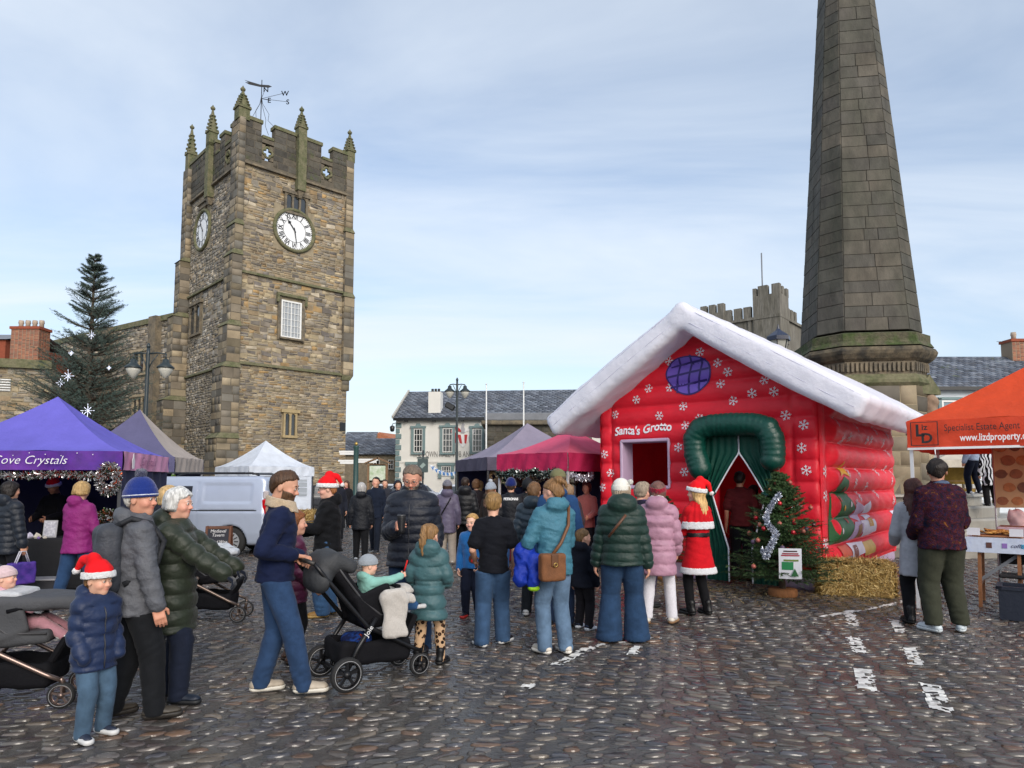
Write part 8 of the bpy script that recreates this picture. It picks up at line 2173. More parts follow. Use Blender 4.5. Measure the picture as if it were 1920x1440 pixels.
 # --- the crowd
M_FLEECE = rampmat('patterned_fleece', 17, [(.28, '#101630'), (.40, '#1e1420'), (.47, '#40141c'), (.53, '#161a36'), (.58, '#52201c'), (.63, '#1a1020'), (.70, '#7a4a22')], detail=5, dist=.6, bump=.9, bscale=80)
M_LEOP = rampmat('leopard_print', 26, [(.0, '#5a3a28'), (.16, '#6a4630'), (.2, '#140e0c'), (.42, '#18110e'), (.47, '#b89878'), (1, '#c4a484')], tex='vor')
M_ZEB = rampmat('zebra_print', 5, [(.0, '#0c0c0e'), (.45, '#0c0c0e'), (.52, '#c8ccd0'), (1, '#d4d8dc')], tex='wave')
M_SPOT = rampmat('spotted_fleece', 14, [(.0, '#c85a6a'), (.22, '#c85a6a'), (.26, '#d8a8b4'), (1, '#deb4be')], tex='vor', bump=.8)
M_PLAID = rampmat('patterned_top', 22, [(.3, '#5a1420'), (.45, '#8a2a38'), (.55, '#c8b0b0'), (.65, '#3a1018')], detail=2)
def tol(px, Y, face, H, wp, z0=.012, x=None):
 d = np.array(wp, float) - np.array((wx(px, Y) if x is None else x, Y, z0)); return tuple((d @ Rz(radians(face))) / H)
JEANS, DARKJ = '#2d4f80', '#1b2638'
person('small boy in a red Santa hat and navy padded coat standing by the older man', 192, 4.65, 1.12, -118, kid=.62, skin='#d8a88e', head=(12, 6), hands=((-.10, .075, .47), (.10, .075, .47)), curls=(None, None),
 top=dict(kind='puffer', col='#172748', hem=.40, pad=.022, quilt=.085, hood=1.05, loose=1.12, zip=1), bottom=dict(col='#43596e', wide=1.02), hat=('santa', 0, 1, (.03, -.215, .05)), hair=('short', '#7a5a3c'), shoes=('#2a3040', '#c8c8c8'), feet=((-.07, .0), (.07, .03)))
c = person('older man in blue bobble hat and grey jacket with a rucksack', 262, 5.0, 1.67, -52, skin='#c8927a', head=(-42, 2), hands=(None, (.15, .06, .48)), w=1.05,
 top=dict(kind='shell', col='#55575d', hem=.44, pad=.018, hood=1.0, collar=.04, loose=1.08, wr=.007), bottom=dict(col='#15171b', wide=1.08, kind='fabric'), hat=('beanie', '#1c2f72', '#141d4a', .03, '#c8ccd8'), hair=('short', '#b8b4ae'), shoes=('#3a342c', '#2a2622'), feet=((-.07, -.06), (.07, .08)), toes=(12, -10))
def attach(name, label, cat, ctx, group=None):
 r = ctx['root']; return thing(name, label, cat, r.location, r.rotation_euler[2], group)
bp_ = attach('rucksack', 'grey rucksack worn by the older man in the bobble hat', 'rucksack', c)
y0 = -.185; z0_ = 1.13
soft('bag', lambda P: smin(d_box(P, (0, y0, z0_), (.15, .085, .25), .07), d_box(P, (0, y0 - .07, z0_ - .09), (.12, .05, .12), .04), .03) - .008 * wob(P, 20), (-.25, -.45, .8), (.25, 0, 1.55), .014, cloth('#3a3d44', 'shell'), bp_)
for s in (-1, 1): MB().smooth().tube([(s * .09, -.16, 1.36), (s * .115, -.06, 1.415), (s * .125, .06, 1.38), (s * .12, .155, 1.25), (s * .15, .10, 1.06), (s * .14, -.10, .96)], .022, 6).build('strap', cloth('#23252a', 'shell'), bp_)
wl = person('white-haired woman in a long olive padded coat and dark gloves', 333, 5.4, 1.62, -84, skin='#d2a08a', head=(-8, 3), hands=((-.10, .27, .60), (.09, .29, .575)), palms=((0, 0, -1), (0, 0, -1)), curls=(.7, .7), gloves='#161c2a', w=1.1,
 top=dict(kind='puffer', col='#262d22', hem=.335, pad=.02, quilt=.072, hood=1.1, collar=.03, loose=1.06), bottom=dict(col='#161d2e', kind='fabric', wide=1.05), hair=('short_f', '#c8c8c6', .004), shoes=('#1a2230', '#14161a'), feet=((-.06, -.05), (.06, .06)))
mp_, mY, mH, mF = 520, 5.55, 1.77, -70
hw_ = np.array((PRL[0], PRL[1], .012)) + Rz(PRZ) @ np.array((-.59, -.10, 1.07)); hw2 = np.array((PRL[0], PRL[1], .012)) + Rz(PRZ) @ np.array((-.59, .06, 1.07))
hr_, hl_ = tol(mp_, mY, mF, mH, hw_), tol(mp_, mY, mF, mH, hw2)
nv = person('bearded man in navy jacket with cream collar and jeans pushing the pushchair', mp_, mY, mH, mF, skin='#c4937a', head=(-18, 16), hands=(hl_ + ((-.6, -.4, -1),), (hr_[0], hr_[1] - .06, hr_[2] + .015, (.5, -.5, -1))), palms=((0, 0, -1), (0, 0, -1)), curls=(.75, .75), lean=.015,
 top=dict(kind='fabric', col='#101a38', hem=.50, pad=.014, loose=1.04, wr=.006, flare=.98), bottom=dict(col='#2a4060', wide=1.02), hair=('short', '#4a3424', .002), beard='#5a4230', shoes=('#a89c8c', '#cfcabf'), feet=((-.06, -.05), (.065, .135)), toes=(6, -4))
soft('collar', lambda P: np.maximum(np.abs(np.sqrt((P[:, 0]) ** 2 + ((P[:, 1] - .03) * .92) ** 2) - .085 - .25 * np.clip(1.535 - P[:, 2], 0, .1)) - .018, np.abs(P[:, 2] - 1.50 + .25 * (P[:, 1] - .02)) - .042) - .004 * wob(P, 60), (-.2, -.2, 1.37), (.2, .25, 1.64), .011, cloth('#c4ac8c', 'fur'), nv['root'])
bw = np.array((PRL[0], PRL[1], .012)) + Rz(PRZ) @ np.array((.02, 0, 0))
bh = .86
person('baby in grey knitted hat and mint jacket sitting in the pushchair', 0, bw[1], bh, math.degrees(PRZ) - 90, kid=1.0, x=bw[0], skin='#dcae98', seat=.60, head=(-5, 4), feet=((-.10, .42, .66), (.10, .46, .70)), hands=((-.12, .22, .92), (.13, .27, 1.0)), curls=(.8, 1.0), lean=-.03, res=.011,
 top=dict(kind='fabric', col='#7fb0a6', hem=.66, pad=.016, hood=.9, loose=1.1), bottom=dict(col='#2a4a70', wide=1.05), hair=None, hat=('beanie', '#8d949c', None, 0), shoes=('#20242c', '#b8b8b8'))
bk_ = thing('blanket', 'cream blanket hanging over the side of the pushchair', 'blanket', (PRL[0], PRL[1], .012), PRZ)
soft('cloth', lambda P: smin(smin(d_box(P, (.16, -.10, .70), (.16, .16, .035), .03, Ry(.15)), d_box(P, (.12, -.27, .58), (.11, .03, .19), .028, Rx(-.12)), .04), d_ell(P, (.30, .02, .72), (.12, .14, .05)), .04) - .016 * wob(P, 17) - .008 * wob(P, 38), (-.1, -.42, .3), (.55, .25, .9), .014, cloth('#c9c2ba', 'fur'), bk_)
ls = thing('lollipop_stick', 'small red and white stick held by the baby', 'stick', (bw[0], bw[1], 0), PRZ)
MB().smooth().tube([(.27, -.10, .91), (.30, -.10, 1.0)], .007, 6).build('stick', cloth('#c02020'), ls)
for px_, Y_, H_, f_, cc, hh_, lab in ((932, 15.2, 1.7, 12, '#1c2028', '#4a3628', 'brown-haired person in charcoal coat near the grey stall post'), (972, 14.6, 1.74, -8, '#16203a', '#2a2018', 'dark-haired person in navy coat facing the grey stall'), (1066, 11.2, 1.62, 20, '#3a2c30', '#8a7058', 'fair-haired person in plum coat before the crimson stall'), (722, 21.0, 1.7, 185, '#2a2c34', '#3a2c22', 'person in charcoal coat strolling past the map board')):
 person(lab, px_, Y_, H_, f_, top=dict(kind='fabric', col=cc, hem=.42, pad=.02, hood=.9), bottom=dict(col='#15171d', kind='fabric'), hair=('short', hh_))
person('child with long brown hair in a maroon padded coat behind the man at the pushchair', 553, 6.5, 1.40, -60, kid=.45, skin='#d0a088', head=(-10, 0), hands=((-.1, .12, .5), (.1, .12, .5)), top=dict(kind='puffer', col='#4a1434', hem=.40, pad=.02, quilt=.06, loose=1.08), bottom=dict(col='#101014', ankle=.85, kind='fabric'), hair=('long', '#7a4a28'), shoes=('#4a3020', '#2a1c14'))
hp_, hY, hH, hF = 617, 8.7, 1.70, 100
ho = person('woman in Santa hat, glasses and black hoodie holding a takeaway cup', hp_, hY, hH, hF, skin='#d8a894', head=(5, 8), hands=((-.06, .21, .655), (.05, .19, .60)), palms=((.6, .2, .3), (-.8, .2, .2)), curls=(.75, .8), w=1.12, glasses=True,
 top=dict(kind='fabric', col='#0d0e12', hem=.47, pad=.018, hood=1.0, loose=1.1, wr=.008), bottom=dict(col='#334f70', wide=1.3), hair=('short', '#a87048'), hat=('santa', 0, 1, (.06, -.19, .03)), shoes=('#8a6428', '#a88850'), feet=((-.07, .02), (.07, -.03)))
cu = attach('takeaway_cup', 'pale green takeaway cup held by the woman in the black hoodie', 'cup', ho)
MB().smooth().lathe([(.028, 0), (.038, .10), (.040, .105)], tuple(np.array((-.0, .30, .60)) * hH * (1, 1, 1) + (0, .0, .03)), 14).build('cup', mat('cup_green', hexc('#a8c8b4'), .6), cu)
MB().smooth().lathe([(.042, 0), (.042, .012), (.034, .022)], tuple(np.array((-.0, .30, .60)) * hH + (0, 0, .135)), 14).build('lid', M_WHITEP, cu)
def badge(ctx, poly_fn, x, z, r, col, name='logo', back=False):
 fn = ctx['top_fn']; pts = []; n_ = 14
 for k in range(n_):
  a = 2 * pi * k / n_; px_, pz_ = x + r * cos(a) * poly_fn(a), z + r * sin(a) * poly_fn(a)
  T = np.linspace(0, .35, 140); P = np.zeros((140, 3), np.float32); P[:, 0] = px_; P[:, 2] = pz_; P[:, 1] = (-T if back else T) + ctx['lean']
  j = np.where(fn(P) < 0)[0]; yy = P[j[-1], 1] if len(j) else .1
  pts.append((px_, yy + (-.008 if back else .008), pz_))
 MB().add(pts, [tuple(range(n_)) if back else tuple(reversed(range(n_)))]).build(name, cloth(col), ctx['root'])
badge(ho, lambda a: 1 + .25 * sin(3 * a), -.07, 1.22, .045, '#b8b8c4')
w8 = person('grey-haired woman in a black parka walking away past the pushchair', 678, 14.4, 1.63, 8, hands=(None, None), top=dict(kind='shell', col='#12151c', hem=.40, pad=.02, hood=1, loose=1.08), bottom=dict(col='#0e0f13', ankle=.9, kind='fabric'), hair=('bob', '#a8a6a4'), shoes=('#8a9098', '#c8c8c8'), feet=((-.06, .06), (.06, -.08)), skin='#c89880')
person('dark-haired man in open navy jacket walking towards the stalls', 705, 16.2, 1.76, 172, skin='#c89880', top=dict(kind='fabric', col='#141c2c', hem=.45, pad=.016, hood=.9), bottom=dict(col='#161c28', ankle=.9), hair=('short', '#1c1512'), shoes=('#20222a', '#c0c0c0'), feet=((-.06, .11), (.06, -.1)), head=(0, -8), hands=(None, (.16, .05, .52)))
person('woman in black coat and pink top speaking on the phone by the signpost', 650, 24, 1.66, 165, skin='#cc9c86', top=dict(kind='fabric', col='#15151a', hem=.42, pad=.02), bottom=dict(col='#14161c', kind='fabric'), hair=('long', '#4a3224'), hands=(None, (.09, .08, .90)), scarf='#c8808c')
person('man in dark coat standing behind the woman in the Santa hat', 633, 19, 1.74, 200, top=dict(kind='fabric', col='#1a1d28', hem=.42, pad=.016), bottom=dict(col='#15171d', kind='fabric'), hair=('short', '#3a2a1e'))
person('person in navy hooded coat standing near the map board', 746, 18.0, 1.66, 205, top=dict(kind='shell', col='#131a2c', hem=.40, pad=.02), bottom=dict(col='#14161c', kind='fabric'), hat=('hood', '#131a2c', 'shell'), hair=('short', '#3a2a1e'))
cp_, cY, cH, cF = 774, 6.95, 1.85, 178
cm = person('balding bearded man in glasses and black padded jacket holding a black cup', cp_, cY, cH, cF, skin='#c8917a', head=(2, 24), hands=((-.12, .06, .50), (.055, .175, .665)), palms=((.6, 0, .0), (-1, .1, .1)), curls=(.9, .95), w=1.18, glasses=True,
 top=dict(kind='puffer', col='#0e1422', hem=.455, pad=.024, quilt=.048, hood=1.05, collar=.045, loose=1.08, zip=1), bottom=dict(col='#1c304c', wide=1.0), hair=('crop', '#6a5c50'), beard='#6e6258', shoes=('#1a1a1e', '#121214'), feet=((-.075, .03), (.075, -.02)))
cu = attach('travel_cup', 'black travel cup held by the balding man in glasses', 'cup', cm)
cpos = cm['W'][1] + nrm(cm['W'][1] - cm['E'][1]) * .085 + np.array((-.035, .0, -.07))
MB().smooth().lathe([(.030, 0), (.037, .03), (.041, .15), (.042, .155)], tuple(cpos), 16).build('cup', mat('cup_black', (.015, .015, .017), .35), cu)
MB().smooth().lathe([(.043, .155), (.043, .172), (.036, .18)], tuple(cpos), 16).build('lid', mat('lid_dark', (.03, .03, .033), .3), cu)
person('girl with long light-brown ponytail in a teal padded coat and leopard leggings', 806, 6.4, 1.28, -8, kid=.5, skin='#d4a48c', head=(-10, 10), hands=((-.10, .13, .56), (.10, .13, .56)), curls=(None, None),
 top=dict(kind='puffer', col='#38595e', hem=.335, pad=.02, quilt=.10, hood=1.05, loose=1.06, flare=1.18, belt=.57), bottom=dict(mat=M_LEOP, col='#000000', ankle=.9, wide=.82), hair=('pony', '#83633f'), shoes=('#101114', '#0c0c0e', .62), feet=((-.075, -.02), (.085, .03)), toes=(10, -14))
w14 = person('woman in long lilac-grey padded coat with a black bag strap', 839, 14.0, 1.68, 4, top=dict(kind='puffer', col='#565066', hem=.37, pad=.02, hood=1.1, loose=1.05), bottom=dict(col='#948a80', kind='fabric', wide=1.1), hat=('beanie', '#6a6a74', None), hair=('bob', '#3a2a22'), shoes=('#b8b4ae', '#c8c8c8'), feet=((-.06, .0), (.07, -.06)))
MB().smooth().tube([(.10, .06, 1.40), (.06, -.17, 1.30), (-.10, -.20, 1.02), (-.17, -.05, .92)], .014, 5).build('strap', cloth('#101014'), w14['root'])
w15 = person('tall person in black puffer jacket beside the lilac coat', 872, 14.4, 1.74, 0, top=dict(kind='puffer', col='#101218', hem=.45, pad=.024, hood=1.1, quilt=.06), bottom=dict(col='#121318', kind='fabric'), hair=('short', '#2a1c14'), feet=((-.07, .03), (.07, -.06)))
person('person in dark brown jacket queueing at the grey stall', 893, 16.2, 1.70, 10, top=dict(kind='fabric', col='#2a2428', hem=.44, pad=.02), bottom=dict(col='#16181e', kind='fabric'), hair=('bob', '#6a4a30'))
person('blond person in navy coat at the grey stall counter', 899, 17.0, 1.66, -30, top=dict(kind='fabric', col='#1c2436', hem=.42, pad=.02), bottom=dict(col='#16181e', kind='fabric'), hair=('long', '#a88858'))
b16 = person('blond boy in bright blue jumper peering past the older boy', 886, 8.6, 1.27, 172, kid=.5, skin='#dcb09a', head=(-12, 4), hands=((-.09, .09, .50), (.12, .05, .47)), curls=(.9, .6), top=dict(kind='knit', col='#1c5a96', hem=.47, pad=.012), bottom=dict(col='#141a2c', kind='fabric', ankle=.85), hair=('short', '#b08a54'), shoes=('#20242c', '#b02a24'))
badge(b16, lambda a: 1, -.03, .72, .055, '#4a2a20', 'jumper_print'); badge(b16, lambda a: 1, -.03, .70, .022, '#c01c24', 'nose_print')
person('older boy in black T-shirt and blue jeans with hands in front', 925, 7.15, 1.56, 6, kid=.22, skin='#d0a088', head=(-6, 2), sleeves='short', hands=((-.115, .10, .54), (.14, .05, .50)), curls=(.6, .5),
 top=dict(kind='fabric', col='#0e1018', hem=.475, pad=.014, loose=1.02, wr=.006, name='t_shirt'), bottom=dict(col='#344c6a', wide=1.12, ankle=1.15), hair=('short', '#86683f', .003), shoes=('#16181c', '#cfcfcf'), feet=((-.075, -.03), (.07, .05)), toes=(24, -38))
w18 = person('woman in pale grey bobble hat and brown coat at the stalls', 920, 13.0, 1.62, -45, top=dict(kind='fabric', col='#2c2420', hem=.40, pad=.02, hood=.9), bottom=dict(col='#16181e', kind='fabric'), hat=('beanie', '#8f98a4', '#b8bec8', .02), hair=('long', '#6a4a32'), skin='#d0a088')
p19 = person('person in navy beanie and black jacket with white lettering on the back', 958, 12.4, 1.70, 0, top=dict(kind='shell', col='#0d1018', hem=.45, pad=.02, collar=.035, loose=1.05), bottom=dict(col='#24406a', kind='denim'), hat=('beanie', '#16225a', None, .02), hair=('crop', '#3a2a1e'), skin='#c89880')
def backtext(ctx, txt, z, w_, size, m):
 fn = ctx['top_fn']; xs = np.linspace(-w_ / 2 - .05, w_ / 2 + .05, 30); yb = []
 for x_ in xs:
  T = np.linspace(0, .35, 140); P = np.zeros((140, 3), np.float32); P[:, 0] = x_; P[:, 2] = z; P[:, 1] = -T; j = np.where(fn(P) < 0)[0]; yb.append(P[j[-1], 1] if len(j) else -.1)
 text_on('jacket_lettering', txt, lambda X, Y: np.stack([X - w_ / 2, np.interp(X - w_ / 2, xs, yb) - .012, z + Y], -1), m, ctx['root'], size, maxw=w_, bold=.003)
backtext(p19, 'PETRONAS', 1.33, .26, .06, M_WTXT)
person('person in black hooded coat under the crimson stall edge', 990, 12.8, 1.70, 5, top=dict(kind='shell', col='#0f1116', hem=.42, pad=.022), bottom=dict(col='#12141a', kind='fabric'), hat=('hood', '#0f1116', 'shell'), hair=('short', '#241a14'))
person('brown-haired person in slate padded jacket beside the man in the cap', 1001, 8.7, 1.66, -14, skin='#cc9c86', top=dict(kind='puffer', col='#22303c', hem=.46, pad=.02, hood=1, quilt=.05), bottom=dict(col='#1c2026', kind='fabric'), hair=('short', '#6a4c30', .004), shoes=('#b8b8b8', '#d0d0d0'))
person('man in olive cap and denim-blue jacket in the queue', 1046, 8.1, 1.81, -6, skin='#c89880', top=dict(kind='fabric', col='#20406a', hem=.45, pad=.016, hood=.9), bottom=dict(col='#16243c', wide=1.05), hat=('cap', '#6c6a4c'), hair=('crop', '#5a4a38'), shoes=('#1c1814', '#141210'))
lb_ = person('woman with hair in a messy bun, light blue jacket and pale jeans', 1038, 6.85, 1.70, 22, skin='#d0a08a', head=(30, 16), hands=((-.12, .16, .60), (.06, .17, .60)), curls=(.6, None),
 top=dict(kind='shell', col='#3d6f82', hem=.445, pad=.018, hood=1.05, loose=1.08, wr=.007), bottom=dict(col='#586e86', wide=1.0, ankle=1.1), hair=('bun', '#7a5a38', .003), shoes=('#c4bcb0', '#d8d4cc'), feet=((-.06, .0), (.06, -.03)), toes=(14, 0))
MB().smooth().tube([(.13, .05, 1.44), (.135, -.06, 1.43), (.08, -.165, 1.25), (-.02, -.20, 1.08), (-.12, -.21, .97)], [.017] * 5, 6).build('strap', cloth('#6a4428', 'leather'), lb_['root'])
hbg = attach('shoulder_bag', 'tan suede shoulder bag hanging at the back of the woman in light blue', 'bag', lb_)
soft('bag', lambda P: d_box(P, (-.13, -.235, .86), (.13, .055, .13), .03) - .005 * wob(P, 22), (-.35, -.35, .68), (.1, -.1, 1.05), .011, mat('tan_suede', hexc('#6f4526'), .8, var=.25, vscale=14, bump=.4, bscale=60), hbg)
soft('flap', lambda P: d_box(P, (-.13, -.297, .93), (.035, .006, .06), .006), (-.2, -.33, .84), (-.05, -.26, 1.02), .006, cloth('#5a3820', 'leather'), hbg)
MB().smooth().tube([(-.13 + .018 * cos(a), -.31, .89 + .018 * sin(a)) for a in np.linspace(0, 2 * pi, 12, endpoint=False)], .004, 5, closed=True).build('ring', M_GOLD, hbg)
kc = attach('childs_coat', 'bright blue child coat with lime lining draped over the woman\'s arm', 'coat', lb_)
soft('coat', lambda P: smin(smin(d_ell(P, (-.27, .12, .98), (.10, .12, .10)), d_cone(P, (-.28, .10, .96), (-.33, .06, .72), .09, .075)[0], .04), d_cone(P, (-.22, .0, .92), (-.25, -.06, .70), .07, .06)[0], .03) - .014 * wob(P, 24) - .007 * wob(P, 55), (-.5, -.22, .55), (-.08, .3, 1.15), .012, cloth('#102f96', 'shell'), kc)
soft('lining', lambda P: d_ell(P, (-.25, -.065, .645), (.06, .05, .028)) - .006 * wob(P, 40), (-.36, -.16, .58), (-.15, .05, .72), .010, cloth('#8ab81c', 'shell'), kc)
person('small boy in dark coat and trainers between the queueing women', 1092, 7.9, 1.13, -35, kid=.65, skin='#d8a890', head=(-30, 2), hands=(None, None), top=dict(kind='fabric', col='#101522', hem=.42, pad=.024, hood=1, loose=1.1), bottom=dict(col='#14131a', kind='fabric'), hair=('crop', '#6a5236'), shoes=('#1c2a4a', '#c8ccd4'), feet=((-.07, .03), (.07, -.02)))
gw = person('broad woman in white woolly hat, dark green padded jacket and wide jeans', 1165, 7.35, 1.69, -6, skin='#d0a08a', head=(-14, 2), w=1.26, hands=((-.165, .03, .46), (.155, -.01, .475)), top=dict(kind='puffer', col='#0f2a24', hem=.475, pad=.026, quilt=.055, hood=1.3, loose=1.03), bottom=dict(col='#243a56', wide=1.12, ankle=1.75, low=.01), hat=('beanie', '#d6d4cc', None, .0), hair=('bob', '#9a8a78'), shoes=('#2a221c', '#1c1814'), feet=((-.085, .0), (.085, .01)))
gw['hpart']('bobble', lambda P: d_sph(P, (.10, -.02, .10), .03) - .004 * wob(P, 110), (.05, -.07, .05), (.16, .04, .16), .007, cloth('#d6d4cc', 'fur'))
MB().smooth().tube([(.03, -.255, 1.33), (-.06, -.262, 1.22), (-.15, -.225, 1.1)], .016, 5).build('strap', cloth('#5a3a28', 'leather'), gw['root'])
pk_ = person('woman in long dusty pink padded coat, red headband and white leg warmers', 1232, 8.2, 1.66, -18, skin='#d8a894', head=(10, 0), hands=((-.10, .12, .56), (.12, .09, .50)), curls=(None, .5), w=1.12, top=dict(kind='puffer', col='#a67c90', hem=.345, pad=.022, quilt=.085, hood=1.05, loose=1.03, belt=.55), bottom=dict(col='#cfcdd4', kind='knit', ankle=1.15, wide=.82, low=.05), hair=('bob', '#6a4a42'), hat=('band', '#8a1c30'), shoes=('#c4beb4', '#8a6a4c'), feet=((-.085, -.02), (.085, .04)), toes=(8, -12))
soft('hood_lining', lambda P: d_ell(P, pk_['nb'] + (0, -.065, .075), (.095, .06, .065)) - .006 * wob(P, 70), pk_['nb'] - .22, pk_['nb'] + .22, .012, cloth('#d4ccc8', 'fur'), pk_['root'])
person('woman in glasses and purple scarf partly behind the pink coat', 1203, 9.3, 1.66, -62, skin='#d0a08a', head=(-15, 5), glasses=True, top=dict(kind='fabric', col='#1c1a2c', hem=.42, pad=.02), bottom=dict(col='#2a1c48', kind='fabric'), hair=('bob', '#8f8070'), scarf='#3a2468')
sd = person('woman in red Santa dress with white fur trim and long blond hair by the door', 1306, 8.75, 1.64, 30, skin='#d8aa94', head=(25, 0), hands=((-.04, .20, .63), (.03, .18, .60)), curls=(.7, .7), top=dict(kind='fabric', col='#b80d1a', hem=.315, pad=.012, flare=1.42, loose=1.02, wr=.004, trim=[(.335, .030, '#e4e4e8', 'fur', .012)], cufftrim='#e4e4e8', name='dress'), bottom=dict(col='#0c0c10', ankle=.95, kind='fabric', wide=.85), hair=('long', '#c4a06a'), hat=('santa', 0, 1, (.11, -.17, .0)), shoes=('#0e0e10', '#0a0a0c', .6), feet=((-.06, .03), (.065, -.02)))
zc_ = sd['shz']
soft('cape', lambda P: d_loft(P, [1.10, 1.20, 1.30, 1.38, 1.42], [.225, .215, .185, .12, .08], [.165, .155, .135, .10, .075]) - .006 * np.sin(np.arctan2(P[:, 0], P[:, 1]) * 16), (-.33, -.28, 1.02), (.33, .28, 1.5), .013, cloth('#b80d1a'), sd['root'])
soft('cape_trim', lambda P: np.maximum(d_loft(P, [1.02, 1.10, 1.20], [.238, .235, .225], [.178, .175, .165]), np.abs(P[:, 2] - 1.12) - .045) - .004 * wob(P, 100), (-.33, -.28, 1.0), (.33, .28, 1.25), .013, cloth('#e4e4e8', 'fur'), sd['root'])
soft('belt', lambda P: np.maximum(d_loft(P, [.9, 1.0, 1.1], [.158, .158, .158], [.128, .128, .128]), np.abs(P[:, 2] - 1.0) - .028), (-.3, -.25, .93), (.3, .25, 1.07), .012, cloth('#0c0c0e', 'leather'), sd['root'])
ip = A_ + GU * gl(1390, 1000, .3)[0] + GV * .30
person('man in maroon T-shirt standing in the grotto doorway', 0, ip[1], 1.80, -20, x=ip[0], z0=.045, skin='#b8836a', sleeves='short', hands=(None, (.15, .02, .49)), top=dict(kind='fabric', col='#4c1216', hem=.49, pad=.014, name='t_shirt', wr=.006), bottom=dict(col='#0f1016', kind='fabric'), hair=('short', '#1c1210'), head=(-12, 0), res=.014)
ip2 = A_ + GU * (dx0 + .2) + GV * 1.35
person('person in red and white patterned top inside the grotto', 0, ip2[1], 1.56, -60, x=ip2[0], z0=.045, skin='#c08a72', top=dict(mat=M_PLAID, col='#000000', hem=.45, pad=.014), bottom=dict(col='#14141a', kind='fabric'), hair=('long', '#2a1a16'), res=.016)
person('stallholder in pink cardigan behind the red table', 1100, 14.0, 1.64, 150, skin='#b07a68', top=dict(kind='knit', col='#a8605c', hem=.44, pad=.014), bottom=dict(col='#1a1a20', kind='fabric'), hair=('bob', '#4a1a1c'), hands=((-.1, .18, .58), (.1, .18, .58)))
fm = person('tall man in dark multicoloured fleece and olive trousers at the food table', 1760, 7.8, 1.93, -4, skin='#b07c64', head=(-25, 6), hands=((-.09, .14, .55), (.10, .16, .57)), curls=(None, None), w=1.14, top=dict(mat=M_FLEECE, col='#000000', hem=.475, pad=.026, loose=1.06, collar=.04, wr=.007, name='fleece'), bottom=dict(col='#33352a', wide=1.12, ankle=1.02, kind='fabric', wr=.007, low=.055), hair=('short', '#1e1612', .006), shoes=('#b8c2c8', '#c8d0d4'), feet=((-.075, -.02), (.085, .0)), toes=(22, -30))
soft('hood_edge', lambda P: d_ell(P, fm['nb'] + (0, -.035, .05), (.085, .075, .035)) - .005 * wob(P, 40), fm['nb'] - .2, fm['nb'] + .2, .011, cloth('#4c5a72'), fm['root'])
person('woman with long auburn hair in a pale grey coat beside the tall man', 1713, 8.2, 1.70, -12, skin='#d0a08a', head=(-20, 0), hands=((-.10, .14, .55), (.1, .14, .55)), curls=(None, None), top=dict(kind='fabric', col='#9a9ca4', hem=.33, pad=.018, loose=1.04, flare=1.08, wr=.004, name='coat'), bottom=dict(col='#0d0d12', kind='fabric', ankle=.9), hair=('long', '#43201a'), shoes=('#101014', '#0c0c0e', .7))
person('person in pale denim jacket and dark jeans standing on the obelisk steps', 1826, 16.4, 1.62, 15, z0=1.35, top=dict(kind='denim', col='#8f9db4', hem=.5, pad=.016), bottom=dict(col='#121828', ankle=.85), hair=('short', '#4a3628'), shoes=('#b8bcc4', '#d0d0d0'), feet=((-.07, .02), (.07, -.03)))
person('person in zebra print coat on the lower obelisk steps', 1858, 15.8, 1.55, -5, z0=1.08, top=dict(mat=M_ZEB, col='#000000', hem=.32, pad=.02, flare=1.15), bottom=dict(col='#0e0e12', kind='fabric'), hair=('bob', '#2a1c18'))
person('blond woman in magenta jacket and jeans browsing the crystal stall', 152, 9.2, 1.66, -12, skin='#d0a08a', head=(18, 6), hands=((-.10, .16, .56), (.10, .15, .55)), curls=(None, None), w=1.08, top=dict(kind='shell', col='#7e1f66', hem=.435, pad=.018, hood=.95, loose=1.06, flare=1.05), bottom=dict(col='#273f60', wide=1.0), hair=('short_f', '#a88a5c', .004), shoes=('#7a90b0', '#d0d4d8'), feet=((-.13, -.06), (.085, .05)), toes=(20, -6))
wb = person('dark-haired woman in long dark padded coat carrying a purple shopping bag', 20, 9.6, 1.66, -22, hands=((-.12, .12, .5), (.155, .03, .47)), w=1.1, top=dict(kind='puffer', col='#161d28', hem=.40, pad=.022, quilt=.05, hood=1.0), bottom=dict(col='#101218', kind='fabric'), hair=('bob', '#1c1614'), shoes=('#141416', '#101012'))
sb = attach('shopping_bag', 'purple and blue shopping bag hanging from the dark-coated woman\'s hand', 'bag', wb)
hx = wb['W'][1] + np.array((0, 0, -.09))
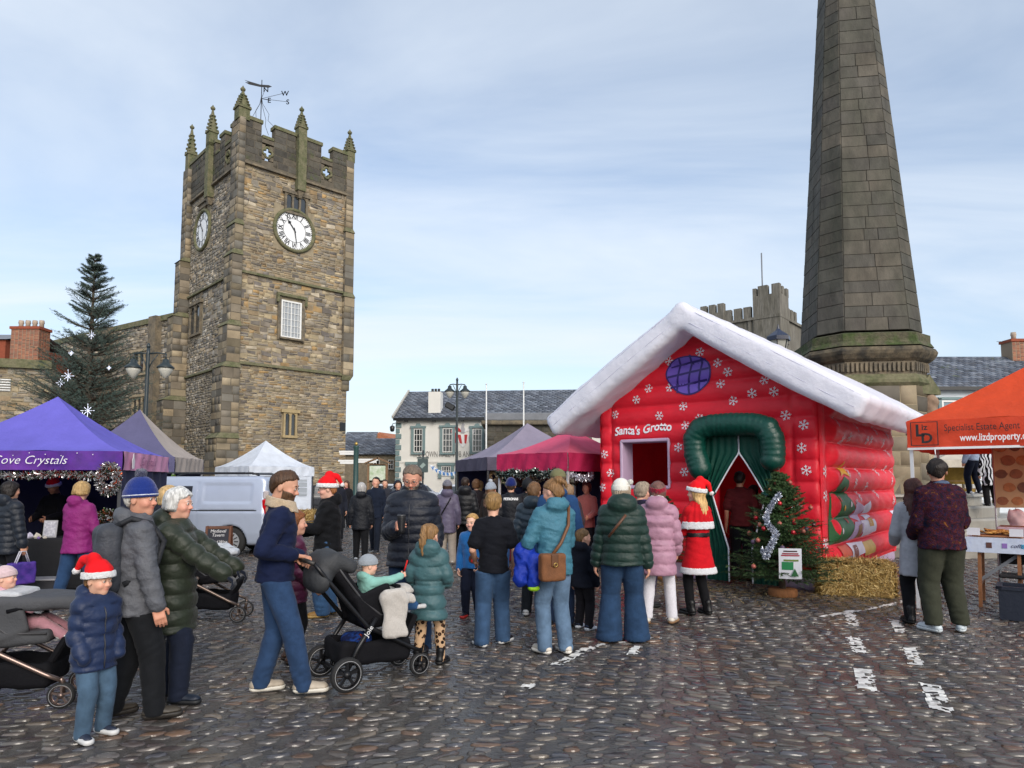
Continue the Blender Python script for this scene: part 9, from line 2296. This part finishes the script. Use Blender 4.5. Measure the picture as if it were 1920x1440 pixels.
soft('bag', lambda P: d_box(P, hx + (0, 0, -.30), (.06, .17, .15), .02) - .008 * wob(P, 25), hx - (.2, .3, .55), hx + (.2, .3, 0), .014, mat('bag_purple', hexc('#342a78'), .5, color2=hexc('#5a3a9a'), vscale=12), sb)
for s in (-.008, .03): MB().smooth().tube([hx + (s, -.09, -.16), hx + (s, -.03, .0), hx + (s, .03, .0), hx + (s, .09, -.16)], .009, 5).build('handle', cloth('#b8b8c4'), sb)
person('stallholder in Santa hat standing in the shade behind the crystals', 104, 12.2, 1.70, 178, skin='#b8886e', head=(0, 25), top=dict(kind='fabric', col='#0e0e12', hem=.45, pad=.016), bottom=dict(col='#0e0e12', kind='fabric'), hat=('santa', 0), hair=('short', '#2a1c16'), hands=((-.08, .2, .6), (.08, .2, .6)), res=.018)
person('blond person half hidden between the older couple', 316, 7.3, 1.62, -70, top=dict(kind='fabric', col='#2a2c34', hem=.42, pad=.02), bottom=dict(col='#1a1c22', kind='fabric'), hair=('bob', '#b89a6c'), res=.018)
person('grey-haired person behind the older man in the bobble hat', 273, 9.0, 1.70, -30, top=dict(kind='fabric', col='#20242e', hem=.42, pad=.02), bottom=dict(col='#1a1c22', kind='fabric'), hair=('short', '#8a8078'), res=.02)
person('woman in green top standing inside the white gazebo', 508, 28.6, 1.66, 190, top=dict(kind='fabric', col='#1c6a58', hem=.45, pad=.016), bottom=dict(col='#1a1c22', kind='fabric'), hair=('long', '#8a6840'))
tw3 = np.array((P3[0], P3[1], .012)) + Rz(PZ3) @ np.array((.0, 0, 0))
person('toddler in pink spotted fleece lying back in the grey pushchair', 0, tw3[1], .84, math.degrees(PZ3) - 90, kid=1.0, x=tw3[0], skin='#dcae98', seat=.60, head=(0, -5), feet=((-.10, .42, .64), (.10, .42, .64)), hands=((-.16, .2, .93), (.19, .24, .86)), curls=(.6, .6), lean=-.10, res=.012, gloves='#8d949c', top=dict(mat=M_SPOT, col='#000000', hem=.66, pad=.018, hood=.9), bottom=dict(col='#a87a84', kind='knit'), hair=('short', '#8a6a48'), hat=('beanie', '#c8b0b4', None), shoes=('#8a5a64', '#c8c8c8'))
